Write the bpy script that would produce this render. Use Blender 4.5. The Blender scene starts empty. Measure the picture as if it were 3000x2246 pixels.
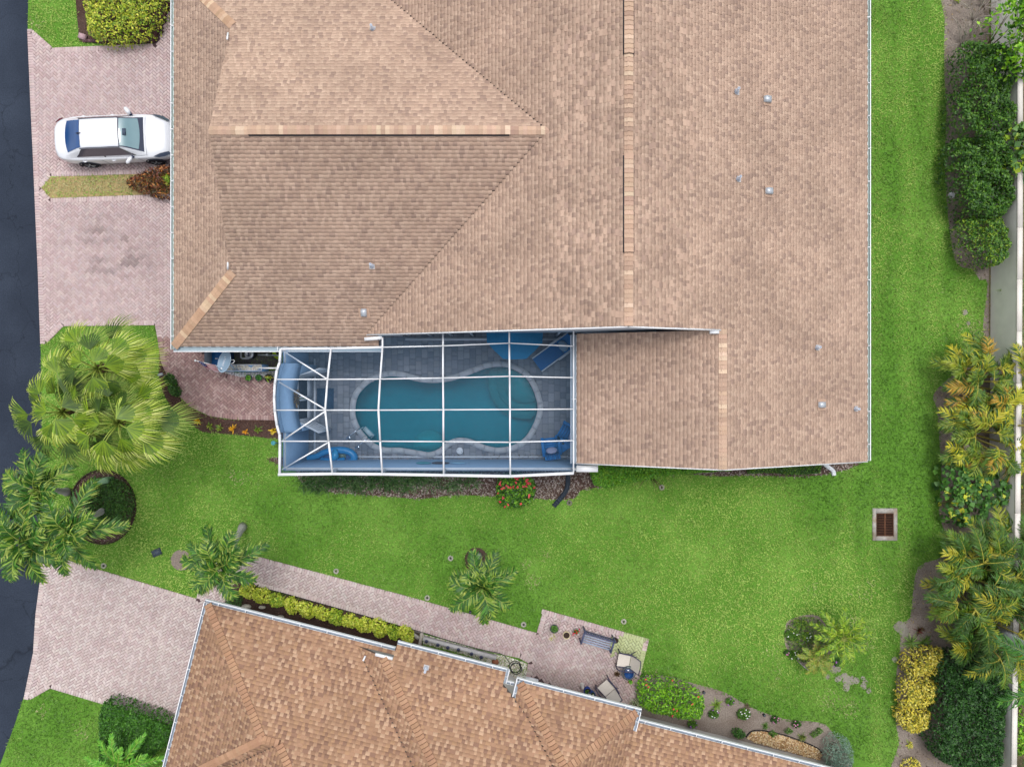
import bpy, math, random
import numpy as np
from mathutils import Vector, Matrix

random.seed(7)
rng = np.random.default_rng(7)
SC = bpy.context.scene
COL = SC.collection

# ------------------------------------------------------------------ camera
H, FPX, PCX, PCY = 29.0, 2088.0, 1500.0, 1123.0      # drone height, focal length in photo pixels
cam = bpy.data.cameras.new('camera')
cam.sensor_width = 36.0
cam.sensor_fit = 'HORIZONTAL'
cam.lens = 36.0 * FPX / 3000.0
cam.clip_start, cam.clip_end = 0.5, 400.0
camo = bpy.data.objects.new('camera', cam)
COL.objects.link(camo)
camo.location = (0, 0, H)
camo.rotation_euler = (0, 0, 0)
SC.camera = camo

# ------------------------------------------------------------------ light: bright overcast
SUN_EL, SUN_AZ = math.radians(75), math.radians(12)   # azimuth from +Y, clockwise
world = bpy.data.worlds.new('World')
SC.world = world
world.use_nodes = True
wn = world.node_tree
wn.nodes.clear()
sky = wn.nodes.new('ShaderNodeTexSky')
sky.sky_type = 'NISHITA'
sky.sun_disc = False
sky.sun_elevation, sky.sun_rotation = SUN_EL, SUN_AZ
sky.air_density, sky.dust_density, sky.ozone_density = 1.0, 4.0, 1.0
hs = wn.nodes.new('ShaderNodeHueSaturation')
hs.inputs['Saturation'].default_value = 0.22          # cloud cover greys the sky
bg = wn.nodes.new('ShaderNodeBackground')
bg.inputs['Strength'].default_value = 0.12
wo = wn.nodes.new('ShaderNodeOutputWorld')
wn.links.new(sky.outputs[0], hs.inputs['Color'])
wn.links.new(hs.outputs[0], bg.inputs['Color'])
wn.links.new(bg.outputs[0], wo.inputs['Surface'])
sun = bpy.data.lights.new('sun', 'SUN')
sun.energy = 0.55
sun.angle = math.radians(16)
sun.color = (1.0, 0.965, 0.92)
suno = bpy.data.objects.new('sun', sun)
COL.objects.link(suno)
sd = Vector((math.sin(SUN_AZ) * math.cos(SUN_EL), math.cos(SUN_AZ) * math.cos(SUN_EL), math.sin(SUN_EL)))
suno.rotation_euler = (-sd).to_track_quat('-Z', 'Y').to_euler()
suno.location = (0, 0, 60)
SC.view_settings.view_transform = 'Standard'
SC.view_settings.look = 'None'
SC.view_settings.gamma = 1.0
SC.view_settings.use_curve_mapping = False
SC.view_settings.exposure = 0.95
SC.render.engine = 'CYCLES'
SC.cycles.max_bounces = 6
SC.cycles.transparent_max_bounces = 12
SC.cycles.caustics_reflective = SC.cycles.caustics_refractive = False

# ------------------------------------------------------------------ helpers
def W(px, py, h=0.0):
    "a photo pixel and a real height -> the point in metres (the drone looks straight down)"
    s = (H - h) / FPX
    return ((px - PCX) * s, (PCY - py) * s, h)

def WP(pts, h=0.0):
    return [W(p[0], p[1], h)[:2] for p in pts]

def lin1(v):
    v /= 255.0
    return v / 12.92 if v <= 0.04045 else ((v + 0.055) / 1.055) ** 2.4

GAIN = 1.32      # what an upward-facing unit albedo shows under this sky
def S(r, g, b):
    "albedo of a surface seen as this sRGB value in open overcast light"
    return (lin1(r) / GAIN, lin1(g) / GAIN, lin1(b) / GAIN)

def jit(c, a=0.1, h=0.04):
    k = 1 + random.uniform(-a, a)
    return tuple(max(0.0, min(1.0, x * k * (1 + random.uniform(-h, h)))) for x in c)

MATS = {}
def mat(name, color=(0.5, 0.5, 0.5), rough=0.7, src='plain', metal=0.0, spec=0.3, noise=0.12, nscale=6.0, bump=0.0, bscale=40.0,
        noise2=0.0, n2scale=0.5, coat=0.0, tint2=None, sheen=0.0):
    """procedural material. src: plain / attr (colour attribute) / obj (object colour).
    noise = fine tone variation, noise2 = large blotches (towards tint2 when given)"""
    if name in MATS:
        return MATS[name]
    m = bpy.data.materials.new(name)
    m.use_nodes = True
    nt = m.node_tree
    b = nt.nodes['Principled BSDF']
    b.inputs['Roughness'].default_value = rough
    b.inputs['Metallic'].default_value = metal
    b.inputs['Specular IOR Level'].default_value = spec
    if coat:
        b.inputs['Coat Weight'].default_value = coat
        b.inputs['Coat Roughness'].default_value = 0.08
    geo = nt.nodes.new('ShaderNodeNewGeometry')
    if src == 'attr':
        a = nt.nodes.new('ShaderNodeAttribute'); a.attribute_name = 'Col'; cur = a.outputs['Color']
    elif src == 'obj':
        a = nt.nodes.new('ShaderNodeObjectInfo'); cur = a.outputs['Color']
    else:
        a = nt.nodes.new('ShaderNodeRGB'); a.outputs[0].default_value = (*color, 1); cur = a.outputs[0]
    def vary(cur, scale, amt, detail=4.0):
        n = nt.nodes.new('ShaderNodeTexNoise')
        n.inputs['Scale'].default_value = scale; n.inputs['Detail'].default_value = detail
        nt.links.new(geo.outputs['Position'], n.inputs['Vector'])
        mr = nt.nodes.new('ShaderNodeMapRange')
        mr.inputs['From Min'].default_value, mr.inputs['From Max'].default_value = 0.25, 0.75
        mr.inputs['To Min'].default_value, mr.inputs['To Max'].default_value = 1 - amt, 1 + amt
        nt.links.new(n.outputs['Fac'], mr.inputs['Value'])
        mx = nt.nodes.new('ShaderNodeMix'); mx.data_type = 'RGBA'; mx.blend_type = 'MULTIPLY'
        mx.inputs['Factor'].default_value = 1.0
        nt.links.new(cur, mx.inputs['A']); nt.links.new(mr.outputs[0], mx.inputs['B'])
        return mx.outputs['Result']
    if noise2:
        if tint2 is not None:
            n = nt.nodes.new('ShaderNodeTexNoise'); n.inputs['Scale'].default_value = n2scale; n.inputs['Detail'].default_value = 5
            nt.links.new(geo.outputs['Position'], n.inputs['Vector'])
            mr = nt.nodes.new('ShaderNodeMapRange')
            mr.inputs['From Min'].default_value, mr.inputs['From Max'].default_value = 0.45, 0.7
            mr.inputs['To Max'].default_value = noise2
            nt.links.new(n.outputs['Fac'], mr.inputs['Value'])
            mx = nt.nodes.new('ShaderNodeMix'); mx.data_type = 'RGBA'
            nt.links.new(mr.outputs[0], mx.inputs['Factor']); nt.links.new(cur, mx.inputs['A'])
            mx.inputs['B'].default_value = (*tint2, 1)
            cur = mx.outputs['Result']
        else:
            cur = vary(cur, n2scale, noise2)
    if noise:
        cur = vary(cur, nscale, noise)
    nt.links.new(cur, b.inputs['Base Color'])
    if bump:
        n = nt.nodes.new('ShaderNodeTexNoise'); n.inputs['Scale'].default_value = bscale; n.inputs['Detail'].default_value = 3
        nt.links.new(geo.outputs['Position'], n.inputs['Vector'])
        bp = nt.nodes.new('ShaderNodeBump'); bp.inputs['Strength'].default_value = bump; bp.inputs['Distance'].default_value = 0.02
        nt.links.new(n.outputs['Fac'], bp.inputs['Height']); nt.links.new(bp.outputs[0], b.inputs['Normal'])
    MATS[name] = m
    return m

def tag(o, label=None, cat=None, group=None, kind=None):
    if label: o['label'] = label
    if cat: o['category'] = cat
    if group: o['group'] = group
    if kind: o['kind'] = kind
    return o

def empty(name, loc, label=None, cat=None, group=None):
    o = bpy.data.objects.new(name, None)
    o.empty_display_size = 0.2
    COL.objects.link(o)
    o.location = loc
    return tag(o, label, cat, group)

def frame_from(d):
    d = np.asarray(d, float); d = d / (np.linalg.norm(d) + 1e-9)
    u = np.array([0, 0, 1.0]) if abs(d[2]) < 0.95 else np.array([1.0, 0, 0])
    a = np.cross(d, u); a /= np.linalg.norm(a)
    return d, a, np.cross(a, d)

class MB:
    "collects faces (world coordinates) and links them as ONE mesh object"
    def __init__(s):
        s.v, s.f, s.c = [], [], []
        s.big = []           # (verts Nx3, faces Mxk, cols Mx3) numpy chunks
        s.nv = 0
    def add(s, vs, fs, col=None):
        o = len(s.v)
        s.v.extend([tuple(map(float, v)) for v in vs])
        for f in fs:
            s.f.append(tuple(i + o for i in f)); s.c.append(col)
        return s
    def box(s, c, size, rz=0.0, col=None, mtx=None):
        x, y, z = size[0] / 2, size[1] / 2, size[2] / 2
        P = [(-x, -y, -z), (x, -y, -z), (x, y, -z), (-x, y, -z), (-x, -y, z), (x, -y, z), (x, y, z), (-x, y, z)]
        if mtx is not None:
            P = [tuple(mtx @ Vector(p)) for p in P]
        else:
            cs, sn = math.cos(rz), math.sin(rz)
            P = [(p[0] * cs - p[1] * sn + c[0], p[0] * sn + p[1] * cs + c[1], p[2] + c[2]) for p in P]
        return s.add(P, [(3, 2, 1, 0), (4, 5, 6, 7), (0, 1, 5, 4), (1, 2, 6, 5), (2, 3, 7, 6), (3, 0, 4, 7)], col)
    def beam(s, a, b, w, h, col=None, up=(0, 0, 1)):
        "a bar from a to b, w wide and h high"
        a, b = np.asarray(a, float), np.asarray(b, float)
        d = b - a; d /= np.linalg.norm(d) + 1e-9
        sd_ = np.cross(d, np.asarray(up, float))
        if np.linalg.norm(sd_) < 1e-6: sd_ = np.array([1.0, 0, 0])
        sd_ /= np.linalg.norm(sd_); u = np.cross(sd_, d)
        P = []
        for p in (a, b):
            for i, j in ((-1, -1), (1, -1), (1, 1), (-1, 1)):
                P.append(p + sd_ * i * w / 2 + u * j * h / 2)
        return s.add(P, [(0, 1, 2, 3), (7, 6, 5, 4), (0, 4, 5, 1), (1, 5, 6, 2), (2, 6, 7, 3), (3, 7, 4, 0)], col)
    def prism(s, poly, z0, z1, col=None, bottom=False, top=True):
        if sum(poly[i][0] * poly[(i + 1) % len(poly)][1] - poly[(i + 1) % len(poly)][0] * poly[i][1] for i in range(len(poly))) < 0:
            poly = poly[::-1]
        n = len(poly)
        P = [(p[0], p[1], z0) for p in poly] + [(p[0], p[1], z1) for p in poly]
        fs = [(i, (i + 1) % n, n + (i + 1) % n, n + i) for i in range(n)]
        if top: fs.append(tuple(range(n, 2 * n)))
        if bottom: fs.append(tuple(range(n - 1, -1, -1)))
        return s.add(P, fs, col)
    def sheet(s, poly, z, col=None):
        if sum(poly[i][0] * poly[(i + 1) % len(poly)][1] - poly[(i + 1) % len(poly)][0] * poly[i][1] for i in range(len(poly))) < 0:
            poly = poly[::-1]
        return s.add([(p[0], p[1], z) for p in poly], [tuple(range(len(poly)))], col)
    def tube(s, pts, r, n=8, col=None, closed=False, cap=True):
        pts = [np.asarray(p, float) for p in pts]
        m = len(pts)
        rs = [r] * m if np.isscalar(r) else list(r)
        P = []
        pu = None
        for i in range(m):
            if closed: d = pts[(i + 1) % m] - pts[i - 1]
            else: d = pts[min(i + 1, m - 1)] - pts[max(i - 1, 0)]
            d, a, b = frame_from(d)
            if pu is not None:
                a = pu - d * np.dot(pu, d); a /= np.linalg.norm(a) + 1e-9; b = np.cross(a, d)
            pu = a
            for k in range(n):
                t = 2 * math.pi * k / n
                P.append(pts[i] + (a * math.cos(t) + b * math.sin(t)) * rs[i])
        fs = []
        for i in range(m if closed else m - 1):
            j = (i + 1) % m
            for k in range(n):
                fs.append((i * n + k, i * n + (k + 1) % n, j * n + (k + 1) % n, j * n + k))
        if cap and not closed:
            fs.append(tuple(range(n - 1, -1, -1))); fs.append(tuple(range((m - 1) * n, m * n)))
        return s.add(P, fs, col)
    def lathe(s, prof, c, n=20, col=None, tilt=None):
        P = []
        for r, z in prof:
            for k in range(n):
                t = 2 * math.pi * k / n
                p = Vector((r * math.cos(t), r * math.sin(t), z))
                if tilt is not None: p = tilt @ p
                P.append((p.x + c[0], p.y + c[1], p.z + c[2]))
        fs = []
        for i in range(len(prof) - 1):
            for k in range(n):
                fs.append((i * n + k, i * n + (k + 1) % n, (i + 1) * n + (k + 1) % n, (i + 1) * n + k))
        fs.append(tuple(range((len(prof) - 1) * n, len(prof) * n)))
        return s.add(P, fs, col)
    def ball(s, c, r, n=10, m=6, col=None, sq=(1, 1, 1)):
        P, fs = [], []
        for i in range(m + 1):
            a = -math.pi / 2 + math.pi * i / m
            for k in range(n):
                t = 2 * math.pi * k / n
                P.append((c[0] + r * sq[0] * math.cos(a) * math.cos(t), c[1] + r * sq[1] * math.cos(a) * math.sin(t), c[2] + r * sq[2] * math.sin(a)))
        for i in range(m):
            for k in range(n):
                fs.append((i * n + k, i * n + (k + 1) % n, (i + 1) * n + (k + 1) % n, (i + 1) * n + k))
        return s.add(P, fs, col)
    def bulk(s, V, Fc, C):
        s.big.append((np.asarray(V, float), np.asarray(Fc, int), np.asarray(C, float)))
        return s
    def build(s, name, m, parent=None, smooth=False, origin=None, default=(0.5, 0.5, 0.5)):
        off = np.zeros(3)
        if parent is not None:
            off = np.array(parent.matrix_basis.translation if parent.parent is None else parent.matrix_basis.translation + parent.parent.matrix_basis.translation)
        elif origin is not None:
            off = np.array(origin, float)
        V = [np.asarray(s.v, float).reshape(-1, 3)]
        n0 = len(s.v)
        loops = [np.concatenate([np.asarray(f) for f in s.f]) if s.f else np.zeros(0, int)]
        tot = [np.asarray([len(f) for f in s.f], int)]
        hascol = any(c is not None for c in s.c) or s.big
        cols = [np.asarray([(c if c is not None else default) for c in s.c], float).reshape(-1, 3)]
        for (bv, bf, bc) in s.big:
            V.append(bv); loops.append((bf + n0).reshape(-1)); tot.append(np.full(len(bf), bf.shape[1])); cols.append(bc); n0 += len(bv)
        V = np.concatenate(V) - off
        loops, tot, cols = np.concatenate(loops), np.concatenate(tot), np.concatenate(cols)
        me = bpy.data.meshes.new(name)
        me.vertices.add(len(V)); me.vertices.foreach_set('co', V.astype(np.float32).ravel())
        me.loops.add(len(loops)); me.loops.foreach_set('vertex_index', loops.astype(np.int32))
        me.polygons.add(len(tot))
        st = np.concatenate([[0], np.cumsum(tot)[:-1]])
        me.polygons.foreach_set('loop_start', st.astype(np.int32))
        me.polygons.foreach_set('loop_total', tot.astype(np.int32))
        if smooth: me.polygons.foreach_set('use_smooth', np.ones(len(tot), bool))
        if hascol:
            at = me.color_attributes.new('Col', 'FLOAT_COLOR', 'CORNER')
            cc = np.repeat(np.hstack([cols, np.ones((len(cols), 1))]), tot, axis=0)
            at.data.foreach_set('color', cc.astype(np.float32).ravel())
        me.update(calc_edges=True)
        me.validate()
        me.materials.append(m)
        o = bpy.data.objects.new(name, me)
        COL.objects.link(o)
        if parent is not None: o.parent = parent
        elif origin is not None: o.location = origin
        return o

def copy_tree(o, parent=None):
    c = o.copy(); COL.objects.link(c); c.parent = parent
    for ch in o.children: copy_tree(ch, c)
    return c

def smooth_closed(pts, k=6):
    n = len(pts); out = []
    for i in range(n):
        p0, p1, p2, p3 = [np.asarray(pts[(i + j - 1) % n], float) for j in range(4)]
        for q in range(k):
            t = q / k
            out.append(0.5 * ((2 * p1) + (-p0 + p2) * t + (2 * p0 - 5 * p1 + 4 * p2 - p3) * t * t + (-p0 + 3 * p1 - 3 * p2 + p3) * t ** 3))
    return [tuple(p) for p in out]

def smooth_open(pts, k=6):
    n = len(pts); out = []
    for i in range(n - 1):
        p0, p1, p2, p3 = [np.asarray(pts[min(max(i + j - 1, 0), n - 1)], float) for j in range(4)]
        for q in range(k):
            t = q / k
            out.append(0.5 * ((2 * p1) + (-p0 + p2) * t + (2 * p0 - 5 * p1 + 4 * p2 - p3) * t * t + (-p0 + 3 * p1 - 3 * p2 + p3) * t ** 3))
    out.append(np.asarray(pts[-1], float))
    return [tuple(p) for p in out]

def inside(poly, X, Y):
    X = np.asarray(X, float); Y = np.asarray(Y, float)
    r = np.zeros(X.shape, bool); n = len(poly)
    for i in range(n):
        x1, y1 = poly[i][:2]; x2, y2 = poly[(i + 1) % n][:2]
        if y1 == y2: continue
        c = ((y1 > Y) != (y2 > Y)) & (X < (x2 - x1) * (Y - y1) / (y2 - y1) + x1)
        r ^= c
    return r

def edge_dist(poly, X, Y):
    d = np.full(np.shape(X), 1e9); n = len(poly)
    for i in range(n):
        x1, y1 = poly[i][:2]; x2, y2 = poly[(i + 1) % n][:2]
        dx, dy = x2 - x1, y2 - y1; L = dx * dx + dy * dy + 1e-12
        t = np.clip(((X - x1) * dx + (Y - y1) * dy) / L, 0, 1)
        d = np.minimum(d, np.hypot(X - x1 - t * dx, Y - y1 - t * dy))
    return d

def offset_poly(poly, d):
    "move a smooth closed outline inwards by d"
    n = len(poly); A = sum(poly[i][0] * poly[(i + 1) % n][1] - poly[(i + 1) % n][0] * poly[i][1] for i in range(n))
    sg = 1 if A > 0 else -1
    out = []
    for i in range(n):
        a, b = poly[i - 1], poly[(i + 1) % n]
        tx, ty = b[0] - a[0], b[1] - a[1]; L = math.hypot(tx, ty) + 1e-9
        out.append((poly[i][0] - sg * ty / L * d, poly[i][1] + sg * tx / L * d))
    return out

def sample_poly(poly, n, r=None):
    r = r or rng
    xs = [p[0] for p in poly]; ys = [p[1] for p in poly]
    X, Y = np.zeros(0), np.zeros(0)
    while len(X) < n:
        x = r.uniform(min(xs), max(xs), n * 2); y = r.uniform(min(ys), max(ys), n * 2)
        k = inside(poly, x, y); X = np.concatenate([X, x[k]]); Y = np.concatenate([Y, y[k]])
    return X[:n], Y[:n]

def vnoise(X, Y, sc, seed=0):
    "smooth value noise in 0..1"
    r = np.random.default_rng(seed); G = r.random((64, 64))
    x, y = np.asarray(X) * sc + 1000, np.asarray(Y) * sc + 1000
    i, j = np.floor(x).astype(int), np.floor(y).astype(int); fx, fy = x - i, y - j
    fx, fy = fx * fx * (3 - 2 * fx), fy * fy * (3 - 2 * fy)
    g = lambda a, b: G[a % 64, b % 64]
    return (g(i, j) * (1 - fx) + g(i + 1, j) * fx) * (1 - fy) + (g(i, j + 1) * (1 - fx) + g(i + 1, j + 1) * fx) * fy

def pick(pal, n, jitter=0.14):
    pal = np.asarray(pal, float)
    c = pal[rng.integers(0, len(pal), n)]
    return np.clip(c * rng.uniform(1 - jitter, 1 + jitter, (n, 1)) * rng.uniform(0.95, 1.05, (n, 3)), 0, 1)

def leaf_arrays(P, D, N, L, Wd, fold=0.15, widest=0.45):
    "one folded rhombic leaf per row: base P, direction D, normal N, length L, width Wd"
    D = D / (np.linalg.norm(D, axis=1, keepdims=True) + 1e-9)
    Sd = np.cross(D, N); Sd /= np.linalg.norm(Sd, axis=1, keepdims=True) + 1e-9
    Nn = np.cross(Sd, D)
    L = np.asarray(L).reshape(-1, 1); Wd = np.asarray(Wd).reshape(-1, 1)
    mid = P + D * L * widest
    tip = P + D * L
    a = mid + Sd * Wd / 2 + Nn * Wd * fold
    b = mid - Sd * Wd / 2 + Nn * Wd * fold
    V = np.stack([P, a, tip, b], 1).reshape(-1, 3)
    n = len(P); i = np.arange(n)[:, None] * 4
    Fc = np.concatenate([i + np.array([[0, 1, 2]]), i + np.array([[0, 2, 3]])], 1).reshape(-1, 3)
    return V, Fc

# ------------------------------------------------------------------ materials used all over
M_PAINT = mat('white_paint', S(246, 248, 252), 0.45, noise=0.04, nscale=3)
M_ATTR = mat('painted_parts', src='attr', rough=0.55, noise=0.07, nscale=9)
M_LEAF = mat('leaf', src='attr', rough=0.5, spec=0.35, noise=0.12, nscale=14)
M_MATT = mat('matt_parts', src='attr', rough=0.9, spec=0.15, noise=0.16, nscale=14)
M_METAL = mat('bare_metal', S(205, 210, 216), 0.35, metal=0.7, noise=0.08)
M_CHROME = mat('polished_steel', (0.6, 0.62, 0.65), 0.12, metal=1.0, noise=0.0)
M_STUCCO = mat('pale_stucco', S(226, 228, 228), 0.9, noise=0.06, nscale=5, bump=0.15, bscale=60)
M_BARK = mat('bark', src='attr', rough=0.95, spec=0.1, noise=0.25, nscale=18, bump=0.4, bscale=30)
M_SHING = mat('shingle_granules', src='attr', rough=0.95, spec=0.12, noise=0.08, nscale=26, noise2=0.10, n2scale=0.55)
M_SHING_O = mat('shingle_granules_piece', src='obj', rough=0.95, spec=0.12, noise=0.08, nscale=26, noise2=0.10, n2scale=0.55)
M_PAVE = mat('clay_paver', src='attr', rough=0.92, spec=0.15, noise=0.10, nscale=30, noise2=0.06, n2scale=0.8)
M_PAVE_O = mat('clay_paver_piece', src='obj', rough=0.92, spec=0.15, noise=0.10, nscale=30, noise2=0.06, n2scale=0.8)
# ================================================================== ground, road, paving
def structure(o): o['kind'] = 'structure'; return o

M_LAWN = mat('lawn_soil', S(94, 140, 50), 0.95, spec=0.1, noise=0.35, nscale=16, noise2=0.5, n2scale=0.5, tint2=S(128, 172, 74))
M_ROAD = mat('asphalt', S(48, 56, 70), 0.9, spec=0.12, noise=0.28, nscale=24, noise2=0.8, n2scale=0.4, tint2=S(60, 69, 84), bump=0.3, bscale=70)
def add_cracks(m, scale, dark, width):
    "hairline cracks: dark lines along distorted cell borders"
    nt = m.node_tree; b = nt.nodes['Principled BSDF']; ln = b.inputs['Base Color'].links[0]; cur = ln.from_socket
    g = nt.nodes.new('ShaderNodeNewGeometry'); nz = nt.nodes.new('ShaderNodeTexNoise'); nz.inputs['Scale'].default_value = 1.4; nz.inputs['Detail'].default_value = 6
    vm = nt.nodes.new('ShaderNodeVectorMath'); vm.operation = 'MULTIPLY_ADD'; vm.inputs[1].default_value = (1.6, 1.6, 0)
    nt.links.new(g.outputs['Position'], nz.inputs['Vector']); nt.links.new(nz.outputs['Color'], vm.inputs[0]); nt.links.new(g.outputs['Position'], vm.inputs[2])
    vo = nt.nodes.new('ShaderNodeTexVoronoi'); vo.feature = 'DISTANCE_TO_EDGE'; vo.inputs['Scale'].default_value = scale; nt.links.new(vm.outputs[0], vo.inputs['Vector'])
    mr = nt.nodes.new('ShaderNodeMapRange'); mr.inputs['From Max'].default_value = width; mr.inputs['To Min'].default_value = dark; nt.links.new(vo.outputs['Distance'], mr.inputs['Value'])
    mx = nt.nodes.new('ShaderNodeMix'); mx.data_type = 'RGBA'; mx.blend_type = 'MULTIPLY'; mx.inputs['Factor'].default_value = 1
    nt.links.new(cur, mx.inputs['A']); nt.links.new(mr.outputs[0], mx.inputs['B']); nt.links.new(mx.outputs['Result'], b.inputs['Base Color'])
add_cracks(M_ROAD, 0.42, 0.62, 0.012)
M_JOINT = mat('joint_sand', S(96, 78, 80), 0.95, spec=0.05, noise=0.2, nscale=20)
M_MULCH = mat('mulch', S(84, 66, 60), 0.95, spec=0.05, noise=0.4, nscale=22, noise2=0.5, n2scale=1.2, tint2=S(104, 88, 80), bump=0.6, bscale=50)
M_SOIL = mat('dry_soil', S(150, 139, 130), 0.95, spec=0.05, noise=0.35, nscale=20, noise2=0.6, n2scale=0.9, tint2=S(112, 96, 86), bump=0.5, bscale=40)
M_VERGE = mat('rough_verge', S(112, 104, 80), 0.95, spec=0.05, noise=0.35, nscale=12, noise2=0.6, n2scale=0.7, tint2=S(96, 112, 60), bump=0.5, bscale=40)

HX0, HX1, HY0, HY1 = -8.36, 2.9, -3.12, 3.3        # the sunken pool court is left open
lawn = structure(MB().sheet([(-90, -80), (HX0, -80), (HX0, 80), (-90, 80)], 0.0).sheet([(HX1, -80), (90, -80), (90, 80), (HX1, 80)], 0.0).sheet([(HX0, -80), (HX1, -80), (HX1, HY0), (HX0, HY0)], 0.0).sheet([(HX0, HY1), (HX1, HY1), (HX1, 80), (HX0, 80)], 0.0).build('lawn', M_LAWN))

road_px = [(60, -900), (80, -300), (83, 0), (81, 88), (90, 300), (97, 450), (105, 640), (112, 800), (119, 1008), (121, 1130), (125, 1350), (122, 1560), (118, 1700),
           (105, 1798), (98, 1910), (86, 1985), (68, 2046), (40, 2130), (0, 2239), (-150, 2640), (-340, 3200)]
road_e = [W(*p)[:2] for p in road_px]
M_road = MB().sheet(road_e + [(-60, road_e[-1][1]), (-60, road_e[0][1])], 0.006)
structure(M_road.build('road', M_ROAD))

# ---- outlines (photo pixels on the ground)
DRIVE_N = [(81, 89), (98, 89), (156, 141), (449, 129), (470, 85), (484, 40), (497, -10), (498, -60), (650, -60), (650, 1020), (605, 1032), (622, 1058), (640, 1078),
           (668, 1094), (705, 1102), (815, 1104), (815, 1231), (688, 1229), (616, 1219), (558, 1192), (518, 1152), (494, 1110), (472, 1060), (463, 1000), (455, 953), (187, 956), (140, 1004),
           (119, 1008), (112, 800), (105, 640), (97, 450), (90, 300)]
ISLAND = [(123, 552), (150, 519), (399, 511), (560, 506), (560, 566), (399, 572), (150, 581)]
DRIVE_S = [(121, 1648), (200, 1640), (271, 1661), (576, 1752), (588, 1700), (640, 1640), (738, 1624), (1213, 1750), (1572, 1852), (1592, 1783), (1902, 1870), (1852, 2080),
           (1700, 2060), (1541, 1978), (1546, 1940), (1520, 1926), (1416, 1904), (1236, 1850), (1100, 1811), (900, 1755), (756, 1720), (700, 1704), (676, 1770), (640, 1790), (700, 2190), (505, 2122), (292, 2058), (148, 2015),
           (90, 2048), (70, 2046), (98, 1910), (105, 1798), (118, 1700)]
drive_n, island, drive_s = WP(DRIVE_N), WP(ISLAND), WP(DRIVE_S)

def herring(poly, ang, w=0.102, org=(0, 0), holes=()):
    cs, sn = math.cos(ang), math.sin(ang)
    loc = [((x - org[0]) * cs + (y - org[1]) * sn, -(x - org[0]) * sn + (y - org[1]) * cs) for x, y in poly]
    x0, x1 = int(min(p[0] for p in loc) / w) - 2, int(max(p[0] for p in loc) / w) + 2
    y0, y1 = int(min(p[1] for p in loc) / w) - 2, int(max(p[1] for p in loc) / w) + 2
    gx, gy = np.meshgrid(np.arange(x0, x1), np.arange(y0, y1))
    gx, gy = gx.ravel(), gy.ravel()
    k = (gx - gy) % 4
    out = []
    for kk, dx, dy, rot in ((0, 1.0, 0.5, 0), (3, 0.5, 1.0, 1)):
        m = k == kk
        cx, cy = (gx[m] + dx) * w, (gy[m] + dy) * w
        X = cx * cs - cy * sn + org[0]; Y = cx * sn + cy * cs + org[1]
        ok = inside(poly, X, Y) & (edge_dist(poly, X, Y) > 0.125)
        for h in holes: ok &= ~inside(h, X, Y) & (edge_dist(h, X, Y) > 0.125)
        for x, y in zip(X[ok], Y[ok]):
            out.append([x, y, ang + rot * math.pi / 2, 2 * w - 0.011, w - 0.011])
    return out

def soldier(path, poly, depth=0.2, w=0.105, out_of=None):
    "pavers laid crossways along an edge, on the side that lies inside the outline"
    pts = [np.array(p[:2], float) for p in path]
    out = []; carry = w / 2
    for a, b in zip(pts[:-1], pts[1:]):
        d = b - a; L = np.linalg.norm(d)
        if L < 0.3: continue
        d /= L; n = np.array([-d[1], d[0]])
        q = (a + b) / 2 + n * 0.08
        if bool(inside(poly, q[:1], q[1:])[0]) == bool(out_of): n = -n
        s_ = carry
        while s_ < L:
            p = a + d * s_ + n * depth / 2
            out.append([p[0], p[1], math.atan2(n[1], n[0]), depth - 0.01, w - 0.011])
            s_ += w
        carry = s_ - L
    return out

def in_frame(x, y, h, mar=0):
    px, py = PCX + x * FPX / (H - h), PCY - y * FPX / (H - h)
    return -mar < px < 3000 + mar and -mar < py < 2246 + mar

UNITBOX = {}
def piece_mesh(key, m, hgt):
    k = (key, m.name, hgt)
    if k not in UNITBOX:
        lx, ly = key
        c = min(0.006, ly * 0.1)
        me = bpy.data.meshes.new('piece')
        x, y = lx / 2, ly / 2
        V = [(-x, -y, 0), (x, -y, 0), (x, y, 0), (-x, y, 0), (-x, -y, hgt - c), (x, -y, hgt - c), (x, y, hgt - c), (-x, y, hgt - c),
             (-x + c, -y + c, hgt), (x - c, -y + c, hgt), (x - c, y - c, hgt), (-x + c, y - c, hgt)]
        Fs = [(0, 1, 5, 4), (1, 2, 6, 5), (2, 3, 7, 6), (3, 0, 4, 7), (4, 5, 9, 8), (5, 6, 10, 9), (6, 7, 11, 10), (7, 4, 8, 11), (8, 9, 10, 11)]
        me.from_pydata(V, [], Fs); me.materials.append(m)
        UNITBOX[k] = me
    return UNITBOX[k]

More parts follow.
